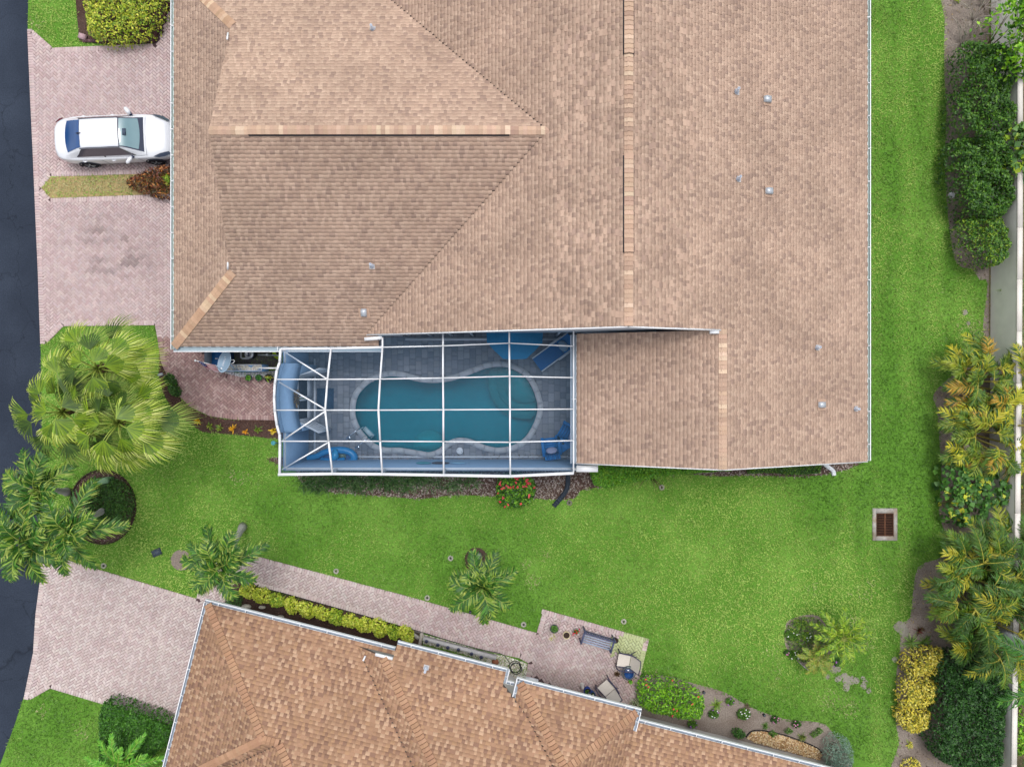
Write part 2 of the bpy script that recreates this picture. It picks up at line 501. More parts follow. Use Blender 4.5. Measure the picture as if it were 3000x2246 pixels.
def lay(parent, pieces, name, mass, mo, ma, z, hgt, ncap=300, avoid=None):
    "pieces: [x, y, rz, lx, ly, colour, dz]; the nearest 300 become objects, the others one joined part"
    vis = [i for i, p in enumerate(pieces) if in_frame(p[0], p[1], z, -15) and not (avoid and avoid(p[0], p[1]))]
    vis.sort(key=lambda i: -pieces[i][3] * pieces[i][4] * 1e3 + 0.05 * math.hypot(pieces[i][0], pieces[i][1]))
    single = set(vis[:ncap])
    off = Vector(parent.location)
    rest = [p for i, p in enumerate(pieces) if i not in single and in_frame(p[0], p[1], z, 200)]
    for i in single:
        x, y, rz, lx, ly, c, dz = pieces[i]
        o = bpy.data.objects.new(name, piece_mesh((round(lx, 3), round(ly, 3)), mo, hgt))
        COL.objects.link(o); o.parent = parent
        o.location = Vector((x, y, z + dz)) - off; o.rotation_euler = (0, 0, rz); o.color = (*c, 1)
    if rest:
        A = np.array([[p[0], p[1], p[2], p[3], p[4], p[6]] for p in rest]); Cc = np.array([p[5] for p in rest])
        n = len(A); c = np.minimum(0.006, A[:, 4] * 0.1)
        V = np.zeros((n, 12, 3))
        sx = [-1, 1, 1, -1]; sy = [-1, -1, 1, 1]
        for k in range(4):
            for lv, (ins, zz) in enumerate(((0, 0), (0, 1), (1, 2))):
                lx_ = sx[k] * (A[:, 3] / 2 - ins * c); ly_ = sy[k] * (A[:, 4] / 2 - ins * c)
                V[:, lv * 4 + k, 0] = A[:, 0] + lx_ * np.cos(A[:, 2]) - ly_ * np.sin(A[:, 2])
                V[:, lv * 4 + k, 1] = A[:, 1] + lx_ * np.sin(A[:, 2]) + ly_ * np.cos(A[:, 2])
                V[:, lv * 4 + k, 2] = z + A[:, 5] + (0 if zz == 0 else hgt - c if zz == 1 else hgt)
        fs = np.array([(0, 1, 5, 4), (1, 2, 6, 5), (2, 3, 7, 6), (3, 0, 4, 7), (4, 5, 9, 8), (5, 6, 10, 9), (6, 7, 11, 10), (7, 4, 8, 11), (8, 9, 10, 11)])
        Fc = (fs[None] + (np.arange(n) * 12)[:, None, None]).reshape(-1, 4)
        o = MB().bulk(V.reshape(-1, 3), Fc, np.repeat(Cc, 9, 0)).build(mass, ma, parent)
        o['kind'] = 'stuff'

PINK = [S(205, 184, 183), S(200, 178, 177), S(210, 190, 188), S(196, 173, 172), S(203, 184, 184)]
ROSE = [S(178, 150, 146), S(168, 138, 134), S(186, 160, 155), S(160, 130, 128)]
PALE = [S(208, 192, 189), S(202, 185, 182), S(212, 198, 195), S(197, 178, 176)]

def tint_n(x, y):
    px, py = PCX + x * 72, PCY - y * 72
    base = random.choice(ROSE if (py > 990 and px > 440) else PINK)
    c = jit(base, 0.045, 0.015)
    if 590 < py < 860 and px < 490:                       # tyre and oil stains in front of the lower garage door
        st = vnoise(np.array([x * .45]), np.array([y * 2.6]), 1.6, 3)[0] * vnoise(np.array([x]), np.array([y * 1.5]), 4.0, 5)[0]
        f = math.exp(-((px - 330) / 120) ** 2 - ((py - 735) / 95) ** 2)
        k = max(0.6, 1 - 1.1 * f * max(0, st - 0.14))
        c = tuple(v * k for v in c)
    return c

def tint_s(x, y):
    px, py = PCX + x * 72, PCY - y * 72
    c = jit(random.choice(PALE if px < 1150 else PALE + PINK), 0.045, 0.015)
    n = vnoise(np.array([x]), np.array([y]), 0.8, 11)[0]
    k = 1.0
    if px > 1500: k = 1 - 0.25 * max(0, n - 0.5)
    if px > 1540 and py > 1960: k *= 0.9; c = (c[0], c[1] * 0.98, c[2] * 0.95)
    if px > 1790 and py < 1960:                            # algae on the patio corner
        g = vnoise(np.array([x]), np.array([y]), 1.4, 21)[0]
        if g > 0.42: c = tuple(a * 0.35 + b * 0.65 for a, b in zip(c, S(176, 200, 120)))
    return tuple(v * k for v in c)

dn = structure(MB().sheet(drive_n, 0.008).build('driveway', M_JOINT))
pcs = herring(drive_n, math.radians(45), holes=[island])
for p in pcs: p += [tint_n(p[0], p[1]), random.uniform(-0.0015, 0.0015)]
edge = soldier(WP([(119, 1008), (112, 800), (105, 640), (97, 450), (90, 300), (81, 89)]), drive_n)
edge += soldier(WP([(81, 89), (98, 89), (156, 141), (449, 129)]), drive_n)
edge += soldier(WP([(560, 506), (399, 511), (150, 519), (123, 552), (150, 581), (399, 572), (560, 566)]), island, out_of=True)
edge += soldier(WP([(119, 1008), (140, 1004), (187, 956), (455, 953), (463, 1000), (472, 1060), (494, 1110), (518, 1152), (558, 1192), (616, 1219), (688, 1229), (815, 1231)]), drive_n)
edge += soldier(WP([(605, 1032), (622, 1058), (640, 1078), (668, 1094), (705, 1102), (815, 1104)]), drive_n)
for p in edge: p += [tint_n(p[0], p[1]), 0.004]
under_n = lambda x, y: (PCX + x * 72) > 500 and (PCY - y * 72) < 1035
pcs = [p for p in pcs + edge if not ((PCX + p[0] * 72) > 545 and (PCY - p[1] * 72) < 1000)]
lay(dn, pcs, 'paver', 'pavers', M_PAVE_O, M_PAVE, 0.008, 0.03, avoid=under_n)
structure(MB().sheet([p for p in island], 0.03).build('grass_island', mat('dry_lawn', S(176, 156, 112), 0.95, spec=0.05, noise=0.25, nscale=16, noise2=0.5, n2scale=1.6, tint2=S(140, 140, 84))))

ds = structure(MB().sheet(drive_s, 0.008).build('driveway', M_JOINT))
pcs = herring(drive_s, math.radians(45 - 14.2))
for p in pcs: p += [tint_s(p[0], p[1]), random.uniform(-0.0015, 0.0015)]
edge = soldier(WP([(70, 2046), (98, 1910), (105, 1798), (118, 1700), (121, 1648)]), drive_s)
edge += soldier(WP([(200, 1640), (271, 1661), (576, 1752), (588, 1700), (640, 1640), (738, 1624), (1213, 1750), (1572, 1852), (1592, 1783), (1902, 1870), (1852, 2080)]), drive_s)
edge += soldier(WP([(70, 2046), (90, 2048), (148, 2015), (292, 2058), (505, 2122)]), drive_s)
edge += soldier(WP([(756, 1720), (900, 1755), (1100, 1811), (1236, 1850), (1416, 1904), (1520, 1926), (1546, 1940), (1541, 1978)]), drive_s)
for p in edge: p += [tint_s(p[0], p[1]), 0.004]
def under_s(x, y):
    px, py = PCX + x * 72, PCY - y * 72
    return py > 1752 + (px - 600) * 0.252 and px > 500
lay(ds, pcs + edge, 'paver', 'pavers', M_PAVE_O, M_PAVE, 0.008, 0.03, avoid=under_s)

# ---- planting beds
BEDS = {
    'mulch_bed': (M_MULCH, [
        [(232, 122), (340, 135), (449, 127), (470, 83), (484, 38), (497, -12), (498, -80), (215, -80)],
        [(398, 513), (560, 508), (560, 565), (398, 571)],
        [(466, 1030), (472, 1060), (494, 1110), (518, 1152), (558, 1192), (616, 1219), (688, 1229), (830, 1231), (830, 1284), (737, 1277), (650, 1270), (594, 1264), (545, 1232), (500, 1190), (468, 1120)],
        [(868, 1380), (880, 1408), (905, 1428), (960, 1440), (1060, 1448), (1150, 1455), (1240, 1460), (1330, 1450), (1420, 1452), (1600, 1462), (1680, 1460), (1700, 1438), (1745, 1428), (1860, 1408), (1990, 1388), (2100, 1395), (2200, 1392), (2400, 1392), (2412, 1340), (900, 1330)],
        [(756, 1722), (900, 1757), (1100, 1813), (1230, 1850), (1245, 1900), (1120, 1960), (640, 1840), (676, 1772), (700, 1706)],
    ]),
    'soil_bed': (M_SOIL, [
        [(2778, -60), (2768, 60), (2766, 200), (2772, 330), (2768, 480), (2776, 620), (2790, 730), (2808, 778), (2850, 790), (2870, 820), (2893, 830), (2880, 950), (2885, 1040), (2860, 1060), (2790, 1100), (2735, 1155), (2745, 1200),
         (2752, 1300), (2758, 1400), (2750, 1500), (2770, 1570), (2760, 1630), (2690, 1660), (2672, 1760), (2665, 1810), (2640, 1830), (2636, 1900), (2624, 1990), (2628, 2060), (2622, 2100), (2634, 2180), (2640, 2300), (3100, 2400), (3100, -60)],
        [(1855, 2075), (1872, 1985), (1950, 1978), (2030, 2000), (2120, 2025), (2200, 2070), (2300, 2105), (2400, 2115), (2440, 2145), (2500, 2250), (2450, 2300), (1860, 2140)],
        [(2302, 1830), (2320, 1812), (2360, 1800), (2400, 1805), (2430, 1850), (2440, 1900), (2420, 1930), (2370, 1955), (2330, 1930), (2300, 1890)],
    ]),
}
bed_polys = []
for nm, (m_, polys) in BEDS.items():
    for k, pp in enumerate(polys):
        poly = smooth_closed(WP(pp), 3) if len(pp) > 9 else WP(pp)
        bed_polys.append(poly)
        structure(MB().sheet(poly, 0.0065 if nm == 'mulch_bed' else 0.0045).build(nm, m_))
ring = [(W(302, 1484)[0] + 1.34 * math.cos(t), W(302, 1484)[1] + 1.5 * math.sin(t)) for t in np.linspace(0, 2 * math.pi, 40, endpoint=False)]
ringp1 = [(W(1395, 1640)[0] + 0.48 * math.cos(t), W(1395, 1640)[1] + 0.52 * math.sin(t)) for t in np.linspace(0, 2 * math.pi, 24, endpoint=False)]
ringp2 = [(W(530, 1640)[0] + 0.42 * math.cos(t), W(530, 1640)[1] + 0.42 * math.sin(t)) for t in np.linspace(0, 2 * math.pi, 24, endpoint=False)]
for r_ in (ring, ringp1, ringp2):
    bed_polys.append(r_); structure(MB().sheet(r_, 0.0065).build('mulch_bed', M_SOIL if r_ is ringp2 else M_MULCH))

# verge and soil patches beyond / in the lawn
structure(MB().sheet([(19.4, -60), (60, -60), (60, 60), (19.4, 60)], 0.009).build('verge', M_VERGE))
patches = []
blobs = [(random.gauss(2448, 12), random.gauss(1962, 10), random.uniform(.06, .16)) for _ in range(9)] + [(random.gauss(2490, 16), random.gauss(1992, 9), random.uniform(.06, .17)) for _ in range(12)] + [(random.gauss(2524, 10), random.gauss(2004, 12), random.uniform(.05, .14)) for _ in range(8)]
for px, py, r in blobs + [ (2826, 915, .13), (2836, 947, .09), (2635, 1835, .25), (2648, 1850, .22), (2620, 1930, .12)]:
    c = W(px, py); n = 16; ph = random.uniform(0, 6)
    patches.append([(c[0] + r * (0.7 + 0.45 * vnoise(np.array([math.cos(t) * 2 + px]), np.array([math.sin(t) * 2 + py]), 1.0, 4)[0]) * math.cos(t + ph),
                     c[1] + r * (0.7 + 0.45 * vnoise(np.array([math.cos(t) * 2 + py]), np.array([math.sin(t) * 2 + px]), 1.0, 5)[0]) * math.sin(t + ph)) for t in np.linspace(0, 2 * math.pi, n, endpoint=False)])
M_SAND = mat('bare_sand', S(150, 146, 134), 0.95, spec=0.05, noise=0.2, nscale=14)
for pt in patches:
    structure(MB().sheet(pt, 0.007 + 0.0006 * patches.index(pt)).build('soil_patch', M_SAND))

# grass blades: dense, uncountable
def scatter_grass():
    n = 420000
    X = rng.uniform(-20.6, 19.4, n); Y = rng.uniform(-16.2, 16.2, n)
    ok = np.ones(n, bool)
    hx = ((X > -12.3) & (X < 13.0) & (Y > 1.4)) | ((X > -8.5) & (X < 12.9) & (Y > -3.1) & (Y < 2))
    ok &= ~hx
    uu, vv = SH_uv(X, Y)
    ok &= ~((uu > 0.2) & (vv > 0.75))
    ok &= X > np.interp(-Y, [-p[1] for p in road_e], [p[0] for p in road_e]) + 0.02
    dnm = inside(drive_n, X, Y) & ~(inside(island, X, Y) & (X < W(399, 0)[0]))
    ok &= ~dnm & ~inside(drive_s, X, Y)
    for b in bed_polys: ok &= ~(inside(b, X, Y) & (edge_dist(b, X, Y) > 0.05 * vnoise(X, Y, 3, 8)))
    for b in patches: ok &= ~(inside(b, X, Y) & (edge_dist(b, X, Y) + 0.12 * vnoise(X, Y, 5.0, 60) > 0.13) & (rng.random(n) < 0.85))
    ok &= ~((np.abs(X - W(2591, 0)[0]) < 0.5) & (np.abs(Y - W(0, 1535)[1]) < 0.65))
    isl = inside(island, X, Y)
    ed = edge_dist(island, X, Y)
    nn = vnoise(X, Y, 1.5, 30)
    dryi = isl & (ed > 0.08 + 0.22 * nn)
    X, Y, dryi = X[ok], Y[ok], dryi[ok]
    n = len(X)
    a = rng.uniform(0, 2 * math.pi, n); lean = rng.uniform(0.3, 1.25, n)
    D = np.stack([np.cos(a) * np.sin(lean), np.sin(a) * np.sin(lean), np.cos(lean)], 1)
    N = np.stack([-np.cos(a) * np.cos(lean), -np.sin(a) * np.cos(lean), np.sin(lean)], 1)
    L = rng.uniform(0.07, 0.15, n); Wd = rng.uniform(0.016, 0.034, n)
    P = np.stack([X, Y, np.where(inside(island, X, Y), 0.03, 0.002)], 1)
    V, Fc = leaf_arrays(P, D, N, L, Wd, 0.05)
    big = 0.6 * vnoise(X, Y, 0.22, 1) + 0.25 * vnoise(X, Y, 0.8, 2) + 0.15 * vnoise(X, Y, 3.2, 3)
    stripe = np.where(X > 13.1, 0.5 + 0.5 * np.sin(X * 5.2 + 0.6 * np.sin(Y * .7)), 0.5)
    k = np.clip((big - 0.31) * 2.5 + 0.22 * np.exp(-((X - 9) / 5) ** 2 - ((Y + 9) / 3.5) ** 2) + (stripe - 0.5) * 0.5 + rng.normal(0, 0.15, n), 0, 1)[:, None]
    dark, lt = np.array(S(88, 134, 42)), np.array(S(176, 204, 100))
    C = dark * (1 - k) + lt * k
    straw = np.array(S(206, 192, 150))
    dry = (vnoise(X, Y, 1.3, 40) * vnoise(X, Y, 0.35, 41) > 0.68) & (rng.random(n) < 0.22)
    dry |= dryi & (rng.random(n) < 0.86)
    for px, py, r in [(690, 1395, .35), (720, 1400, .3), (1540, 1655, .3), (1595, 1625, .25), (1560, 1700, .35), (2490, 1830, .5), (2520, 1870, .6), (2430, 2050, .5), (2480, 2070, .5), (95, 60, .25), (120, 75, .25), (1905, 1985, .4), (1845, 1965, .3), (2840, 960, .5), (2860, 1000, .5), (240, 2150, .3), (130, 2080, .3), (600, 1720, .25)]:
        c = W(px, py); dry |= (np.hypot(X - c[0], Y - c[1]) < r * rng.random(n) ** 0.5 * 1.2) & (rng.random(n) < 0.45)
    C[dry] = (straw * 0.7 + C[dry] * 0.3) * rng.uniform(0.8, 1.1, (dry.sum(), 1))
    C *= rng.uniform(0.84, 1.16, (n, 1))
    o = MB().bulk(V, Fc, np.repeat(np.clip(C, 0, 1), 2, 0)).build('grass', M_LEAF)
    tag(o, 'short mown green grass blades covering the lawns', 'grass', kind='stuff')

# chips of mulch and bark
def scatter_chips(poly, n, pal, name, label, size=(0.03, 0.09), z=0.012, cat='mulch', flat=0.35):
    X, Y = sample_poly(poly, n)
    a = rng.uniform(0, 2 * math.pi, n); t = rng.normal(0, flat, n)
    D = np.stack([np.cos(a) * np.cos(t), np.sin(a) * np.cos(t), np.abs(np.sin(t))], 1)
    N = np.stack([np.zeros(n) + rng.normal(0, .3, n), rng.normal(0, .3, n), np.ones(n)], 1)
    L = rng.uniform(*size, n)
    V, Fc = leaf_arrays(np.stack([X, Y, np.full(n, z)], 1), D, N, L, L * rng.uniform(0.25, 0.5, n), 0.1)
    o = MB().bulk(V, Fc, np.repeat(pick(pal, n, 0.25), 2, 0)).build(name, M_MATT)
    return tag(o, label, cat, kind='stuff')
def scatter_pebbles(poly, n, pal, name, label, r=(0.02, 0.04), z=0.03):
    X, Y = sample_poly(poly, n)
    base = np.array([(1, 0, 0), (0.3, 0.9, 0), (-0.8, 0.6, 0), (-0.8, -0.6, 0), (0.3, -0.9, 0), (0, 0, 0.75)])
    fs = np.array([(0, 1, 5), (1, 2, 5), (2, 3, 5), (3, 4, 5), (4, 0, 5)])
    a = rng.uniform(0, 6.28, n); R = rng.uniform(*r, n); st = rng.uniform(0.6, 1.0, n)
    V = np.zeros((n, 6, 3))
    for k in range(6):
        bx, by, bz = base[k]
        V[:, k, 0] = X + R * (bx * np.cos(a) - by * st * np.sin(a)); V[:, k, 1] = Y + R * (bx * np.sin(a) + by * st * np.cos(a)); V[:, k, 2] = z + R * bz
    Fc = (fs[None] + (np.arange(n) * 6)[:, None, None]).reshape(-1, 3)
    o = MB().bulk(V.reshape(-1, 3), Fc, np.repeat(pick(pal, n, 0.12), 5, 0)).build(name, M_MATT)
    return tag(o, label, 'pebbles', kind='stuff')

# ---- perimeter wall along the right edge
wx = W(2900, 0)[0]
pw = empty('perimeter_wall', (wx, 0, 0), 'long grey stucco perimeter wall with pale cap along the planting beds', 'wall')
m_wall = mat('wall_render', S(250, 246, 241), 0.92, noise=0.06, nscale=2.5, noise2=0.3, n2scale=0.5, tint2=S(214, 208, 196), bump=0.1)
wl = [(wx + 0.05, 17.0), (wx + 0.04, 6.0), (wx, 0.0), (wx - 0.05, -5.0), (wx - 0.13, -10.0), (wx - 0.22, -17.0)]
MB().prism(wl + [(x + 0.17, y) for x, y in wl[::-1]], 0, 1.5, top=False).build('wall_body', m_wall, pw)
m_cap = mat('wall_cap', S(236, 230, 222), 0.9, noise=0.06, nscale=3)
for a, b in zip(wl[:-1], wl[1:]):
    n_ = 3
    for k in range(n_):
        p, q = [tuple(np.array(a) + (np.array(b) - np.array(a)) * (k + e) / n_) for e in (0.0, 1.0)]
        MB().prism([(p[0] - 0.012, p[1] - 0.003), (q[0] - 0.012, q[1] + 0.003), (q[0] + 0.185, q[1] + 0.003), (p[0] + 0.185, p[1] - 0.003)], 1.5, 1.56, bottom=True).build('wall_cap', m_cap, pw)
# ================================================================== roofs
SL = 5.0 / 12.0
EXPO = 0.130
SH_O = W(607, 1766, 2.75)[:2]
SH_T = math.radians(-14.2)
SH_U = np.array([math.cos(SH_T), math.sin(SH_T)]); SH_V = np.array([SH_U[1], -SH_U[0]])
def SH(u, v, h=0.0):
    p = np.array(SH_O) + SH_U * u + SH_V * v
    return (p[0], p[1], h)
def SH_uv(X, Y):
    dx, dy = np.asarray(X) - SH_O[0], np.asarray(Y) - SH_O[1]
    return dx * SH_U[0] + dy * SH_U[1], dx * SH_V[0] + dy * SH_V[1]

class Plane:
    "z = a + s * (distance along the unit direction up)"
    def __init__(s, p0, z0, up, sl=SL):
        s.p0 = np.array(p0[:2], float); s.z0 = z0
        s.up = np.array(up, float) / np.linalg.norm(up); s.sl = sl
    def z(s, x, y): return s.z0 + s.sl * ((x - s.p0[0]) * s.up[0] + (y - s.p0[1]) * s.up[1])
    def at(s, px, py):
        x, y, h = W(px, py, 4.0)
        for _ in range(30):
            h = s.z(x, y); x, y, _h = W(px, py, h)
        return np.array((x, y, h))
    def nrm(s):
        n = np.array((-s.sl * s.up[0], -s.sl * s.up[1], 1.0)); return n / np.linalg.norm(n)

class Roof:
    def __init__(s, house, name, label, pal, light):
        s.house = house; s.pal = pal; s.light = light
        s.node = empty(name, house.location); s.node.parent = house; s.node.location = (0, 0, 0)
        if label: s.node['label'] = label
        s.tabs = []      # x,y centre..., for choosing singles
        s.deck = MB()
    def facet(s, poly, pl, seed):
        r = random.Random(seed)
        up2 = pl.up; e2 = np.array([up2[1], -up2[0]])
        c = 1 / math.sqrt(1 + pl.sl ** 2); dt = EXPO * c
        P = [np.array(p[:2], float) for p in poly]
        T = [p @ up2 for p in P]; Q = [p @ e2 for p in P]
        t = min(T); n = len(P); row = 0
        s.deck.add([(p[0], p[1], pl.z(p[0], p[1]) - 0.004) for p in P] + [(p[0], p[1], pl.z(p[0], p[1]) - 0.13) for p in P],
                   [tuple(range(n)) if sum(P[i][0] * P[(i + 1) % n][1] - P[(i + 1) % n][0] * P[i][1] for i in range(n)) > 0 else tuple(range(n - 1, -1, -1))] + [(i, (i + 1) % n, n + (i + 1) % n, n + i) for i in range(n)])
        e3 = np.array([e2[0], e2[1], 0.0]); u3 = np.array([up2[0], up2[1], pl.sl]) * c; nn = pl.nrm()
        while t < max(T):
            tm = t + dt / 2
            xs = []
            for i in range(n):
                a, b = T[i], T[(i + 1) % n]
                if (a > tm) != (b > tm): xs.append(Q[i] + (Q[(i + 1) % n] - Q[i]) * (tm - a) / (b - a))
            xs.sort()
            for q0, q1 in zip(xs[::2], xs[1::2]):
                q = q0 - r.uniform(0, 0.15); hi = r.random() < 0.5
                while q < q1:
                    w = r.choice((0.10, 0.12, 0.14, 0.16, 0.20)) if hi else r.choice((0.09, 0.11, 0.13, 0.16))
                    a, b = max(q, q0), min(q + w, q1)
                    if b - a > 0.015:
                        p2 = up2 * t + e2 * a
                        s.tabs.append((p2[0], p2[1], pl.z(p2[0], p2[1]), b - a, 0.020 if hi else 0.003, abs(b - a - w) < 1e-6, e3, u3, nn, s.tone(p2[0], p2[1], hi, r)))
                    q += w; hi = not hi
            t += dt; row += 1
    def tone(s, x, y, hi, r):
        k = r.random()
        c = s.pal[int(k * len(s.pal)) % len(s.pal)] if hi else s.light[int(k * len(s.light)) % len(s.light)]
        g = 1 + 0.12 * (float(vnoise(np.array([x]), np.array([y]), 1.1, 77)[0]) - 0.5)
        f = g * r.uniform(0.965, 1.035)
        return (c[0] * f, c[1] * f, c[2] * f)
    def finish(s, ncap=300):
        s.deck.build('roof_deck', mat('roof_felt', S(96, 84, 78), 0.95, noise=0.1), s.node)
        tabs = [t for t in s.tabs if in_frame(t[0], t[1], t[2], 160)]
        vis = [i for i, t in enumerate(tabs) if t[5] and t[4] > 0.01 and in_frame(t[0], t[1], t[2], -25)]
        vis.sort(key=lambda i: -(tabs[i][3] * (1 / (H - tabs[i][2])) ** 2))
        single = set(vis[:ncap])
        cache = {}
        lx = EXPO + 0.02
        off = np.array(s.house.location)
        for i in single:
            x, y, z, w, th, _, e3, u3, nn, c = tabs[i]
            key = round(w, 3)
            if key not in cache:
                me = bpy.data.meshes.new('shingle')
                me.from_pydata([(0, 0, th), (w, 0, th), (w, lx, 0.001), (0, lx, 0.001), (0, 0, 0), (w, 0, 0)], [], [(0, 1, 2, 3), (4, 5, 1, 0), (4, 0, 3), (5, 2, 1), (4, 3, 2, 5)])
                me.materials.append(M_SHING_O); cache[key] = me
            o = bpy.data.objects.new('shingle', cache[key]); COL.objects.link(o); o.parent = s.node
            m4 = Matrix(((e3[0], u3[0], nn[0], x - off[0]), (e3[1], u3[1], nn[1], y - off[1]), (e3[2], u3[2], nn[2], z - off[2]), (0, 0, 0, 1)))
            o.matrix_basis = m4; o.color = (*c, 1)
        T = [t for i, t in enumerate(tabs) if i not in single]
        P = np.array([t[:3] for t in T]); w = np.array([t[3] for t in T])[:, None]; th = np.array([t[4] for t in T])[:, None]
        E3 = np.array([t[6] for t in T]); U3 = np.array([t[7] for t in T]); NN = np.array([t[8] for t in T]); Cc = np.array([t[9] for t in T])
        V = np.stack([P + NN * th, P + E3 * w + NN * th, P + E3 * w + U3 * lx + NN * 0.001, P + U3 * lx + NN * 0.001, P, P + E3 * w], 1).reshape(-1, 3)
        n = len(T); i6 = (np.arange(n) * 6)[:, None]
        mb = MB()
        mb.bulk(V, np.concatenate([i6 + np.array([[0, 1, 2, 3]]), i6 + np.array([[4, 5, 1, 0]])], 1).reshape(-1, 4), np.repeat(Cc, 2, 0))
        mb.bulk(V, np.concatenate([i6 + np.array([[4, 0, 3]]), i6 + np.array([[5, 2, 1]])], 1).reshape(-1, 3), np.repeat(Cc, 2, 0))
        o = mb.build('shingles', M_SHING, s.node); o['kind'] = 'stuff'
    def caps(s, a, b, pal, expo=0.145, w=0.30, n1=None, n2=None, lift=0.055, skip=(), gap=0.0):
        "bent cap shingles along a ridge or hip from a (low end) to b"
        a, b = np.array(a, float), np.array(b, float)
        d = b - a; L = np.linalg.norm(d); d /= L
        if n1 is None:
            hz = np.cross(d, (0, 0, 1.0)); hz /= np.linalg.norm(hz)
            sl_ = SL * (0.95 if abs(d[2]) < 0.02 else 0.62); s1 = hz - np.array((0, 0, 1)) * sl_; s2 = -hz - np.array((0, 0, 1)) * sl_
        else:
            s1, s2 = np.array(n1, float), np.array(n2, float)
        s1 /= np.linalg.norm(s1); s2 /= np.linalg.norm(s2)
        up = np.array((0, 0, 1.0))
        key = ('cap', tuple(np.round(d, 3)), tuple(np.round(s1, 3)), w)
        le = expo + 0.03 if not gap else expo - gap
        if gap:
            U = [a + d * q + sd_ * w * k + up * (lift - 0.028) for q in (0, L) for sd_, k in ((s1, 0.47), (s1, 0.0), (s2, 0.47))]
            MB().add(U, [(0, 1, 4, 3), (1, 2, 5, 4)]).build('cap_shade_strip', mat('cap_joint_shade', S(104, 76, 60), 0.95, noise=0.1), s.node)  # added dark strip: shadow lines between overlapping caps, painted as colour
        V = []
        for q, zz in ((0, lift), (le, lift - 0.024)):
            for sd_, k in ((s1, 0.5), (s1, 0.0), (s2, 0.5)):
                V.append(d * q + sd_ * w * k + up * zz)
        V += [v - up * 0.04 for v in V[:3]]
        me = bpy.data.meshes.new('ridge_cap')
        me.from_pydata([tuple(v) for v in V], [], [(0, 1, 4, 3), (1, 2, 5, 4), (6, 7, 1, 0), (7, 8, 2, 1), (6, 0, 3), (8, 5, 2)])
        me.materials.append(M_SHING_O)
        off = np.array(s.house.location)
        q = 0.0
        while q < L - expo * 0.3:
            p = a + d * q
            if in_frame(p[0], p[1], p[2], 20) and not any(lo < p[ax] < hi for ax, lo, hi in skip):
                o = bpy.data.objects.new('ridge_cap', me); COL.objects.link(o); o.parent = s.node
                o.location = p - off; o.color = (*jit(random.choice(pal), 0.07, 0.02), 1)
            q += expo

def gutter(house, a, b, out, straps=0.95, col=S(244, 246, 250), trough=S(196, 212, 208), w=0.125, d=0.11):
    "open box gutter from a to b; out = unit vector away from the roof"
    a, b = np.array(a, float), np.array(b, float); o = np.array((out[0], out[1], 0.0)); up = np.array((0, 0, 1.0))
    prof = [(0.0, 0.0), (0.0, -d), (w, -d), (w, 0.012), (w - 0.03, 0.012), (w - 0.03, -0.004), (w - 0.012, -0.006), (w - 0.012, -d + 0.012), (0.012, -d + 0.012), (0.012, 0.0)]
    P = [p + o * x + up * z for p in (a, b) for x, z in prof]
    n = len(prof); g = MB()
    d3 = b - a
    flip = np.dot(np.cross(o, up), d3) > 0
    for i in range(n):
        j = (i + 1) % n
        f = (i, j, n + j, n + i) if flip else (n + i, n + j, j, i)
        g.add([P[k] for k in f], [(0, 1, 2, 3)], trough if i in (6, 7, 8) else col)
    g.add([P[k] for k in (0, 1, 2, 3)] + [P[n + k] for k in (0, 1, 2, 3)], [(0, 1, 2, 3), (7, 6, 5, 4)], col)
    go = g.build('gutter', M_ATTR, house)
    L = np.linalg.norm(d3); d3 /= L
    k = max(1, int(L / straps))
    for i in range(k):
        p = a + d3 * (i + 0.5) * L / k
        MB().beam(p + o * 0.002 + up * 0.012, p + o * (w - 0.006) + up * 0.018, 0.028, 0.010).build('gutter_strap', M_PAINT, go)
    return go

def on_roof_pipe(parent, pl, px, py, hgt=0.34, r=0.045):
    p = pl.at(px, py); n = pl.nrm()
    nd = empty('vent_pipe', (0, 0, 0)); nd.parent = parent; nd.location = Vector(p) - Vector(parent.location)
    mb = MB()
    mb.lathe([(r, -0.05), (r, hgt), (r * 0.72, hgt), (r * 0.72, hgt - 0.1)], p, 12, S(215, 222, 235))
    mb.build('pipe', M_ATTR, nd, smooth=False)
    up3 = np.array([pl.up[0], pl.up[1], pl.sl]); up3 /= np.linalg.norm(up3); e3 = np.cross(up3, n)
    fl = MB()
    c = p + n * 0.03
    fl.add([c + e3 * 0.10 + up3 * 0.05, c - e3 * 0.10 + up3 * 0.05, c - e3 * 0.10 - up3 * 0.12, c + e3 * 0.10 - up3 * 0.12], [(0, 1, 2, 3)], S(190, 186, 186))
    fl.lathe([(r * 1.9, 0.0), (r * 1.25, 0.1)], c - np.array((0, 0, 0.02)), 12, S(176, 184, 198))
    fl.build('flashing', M_ATTR, nd)

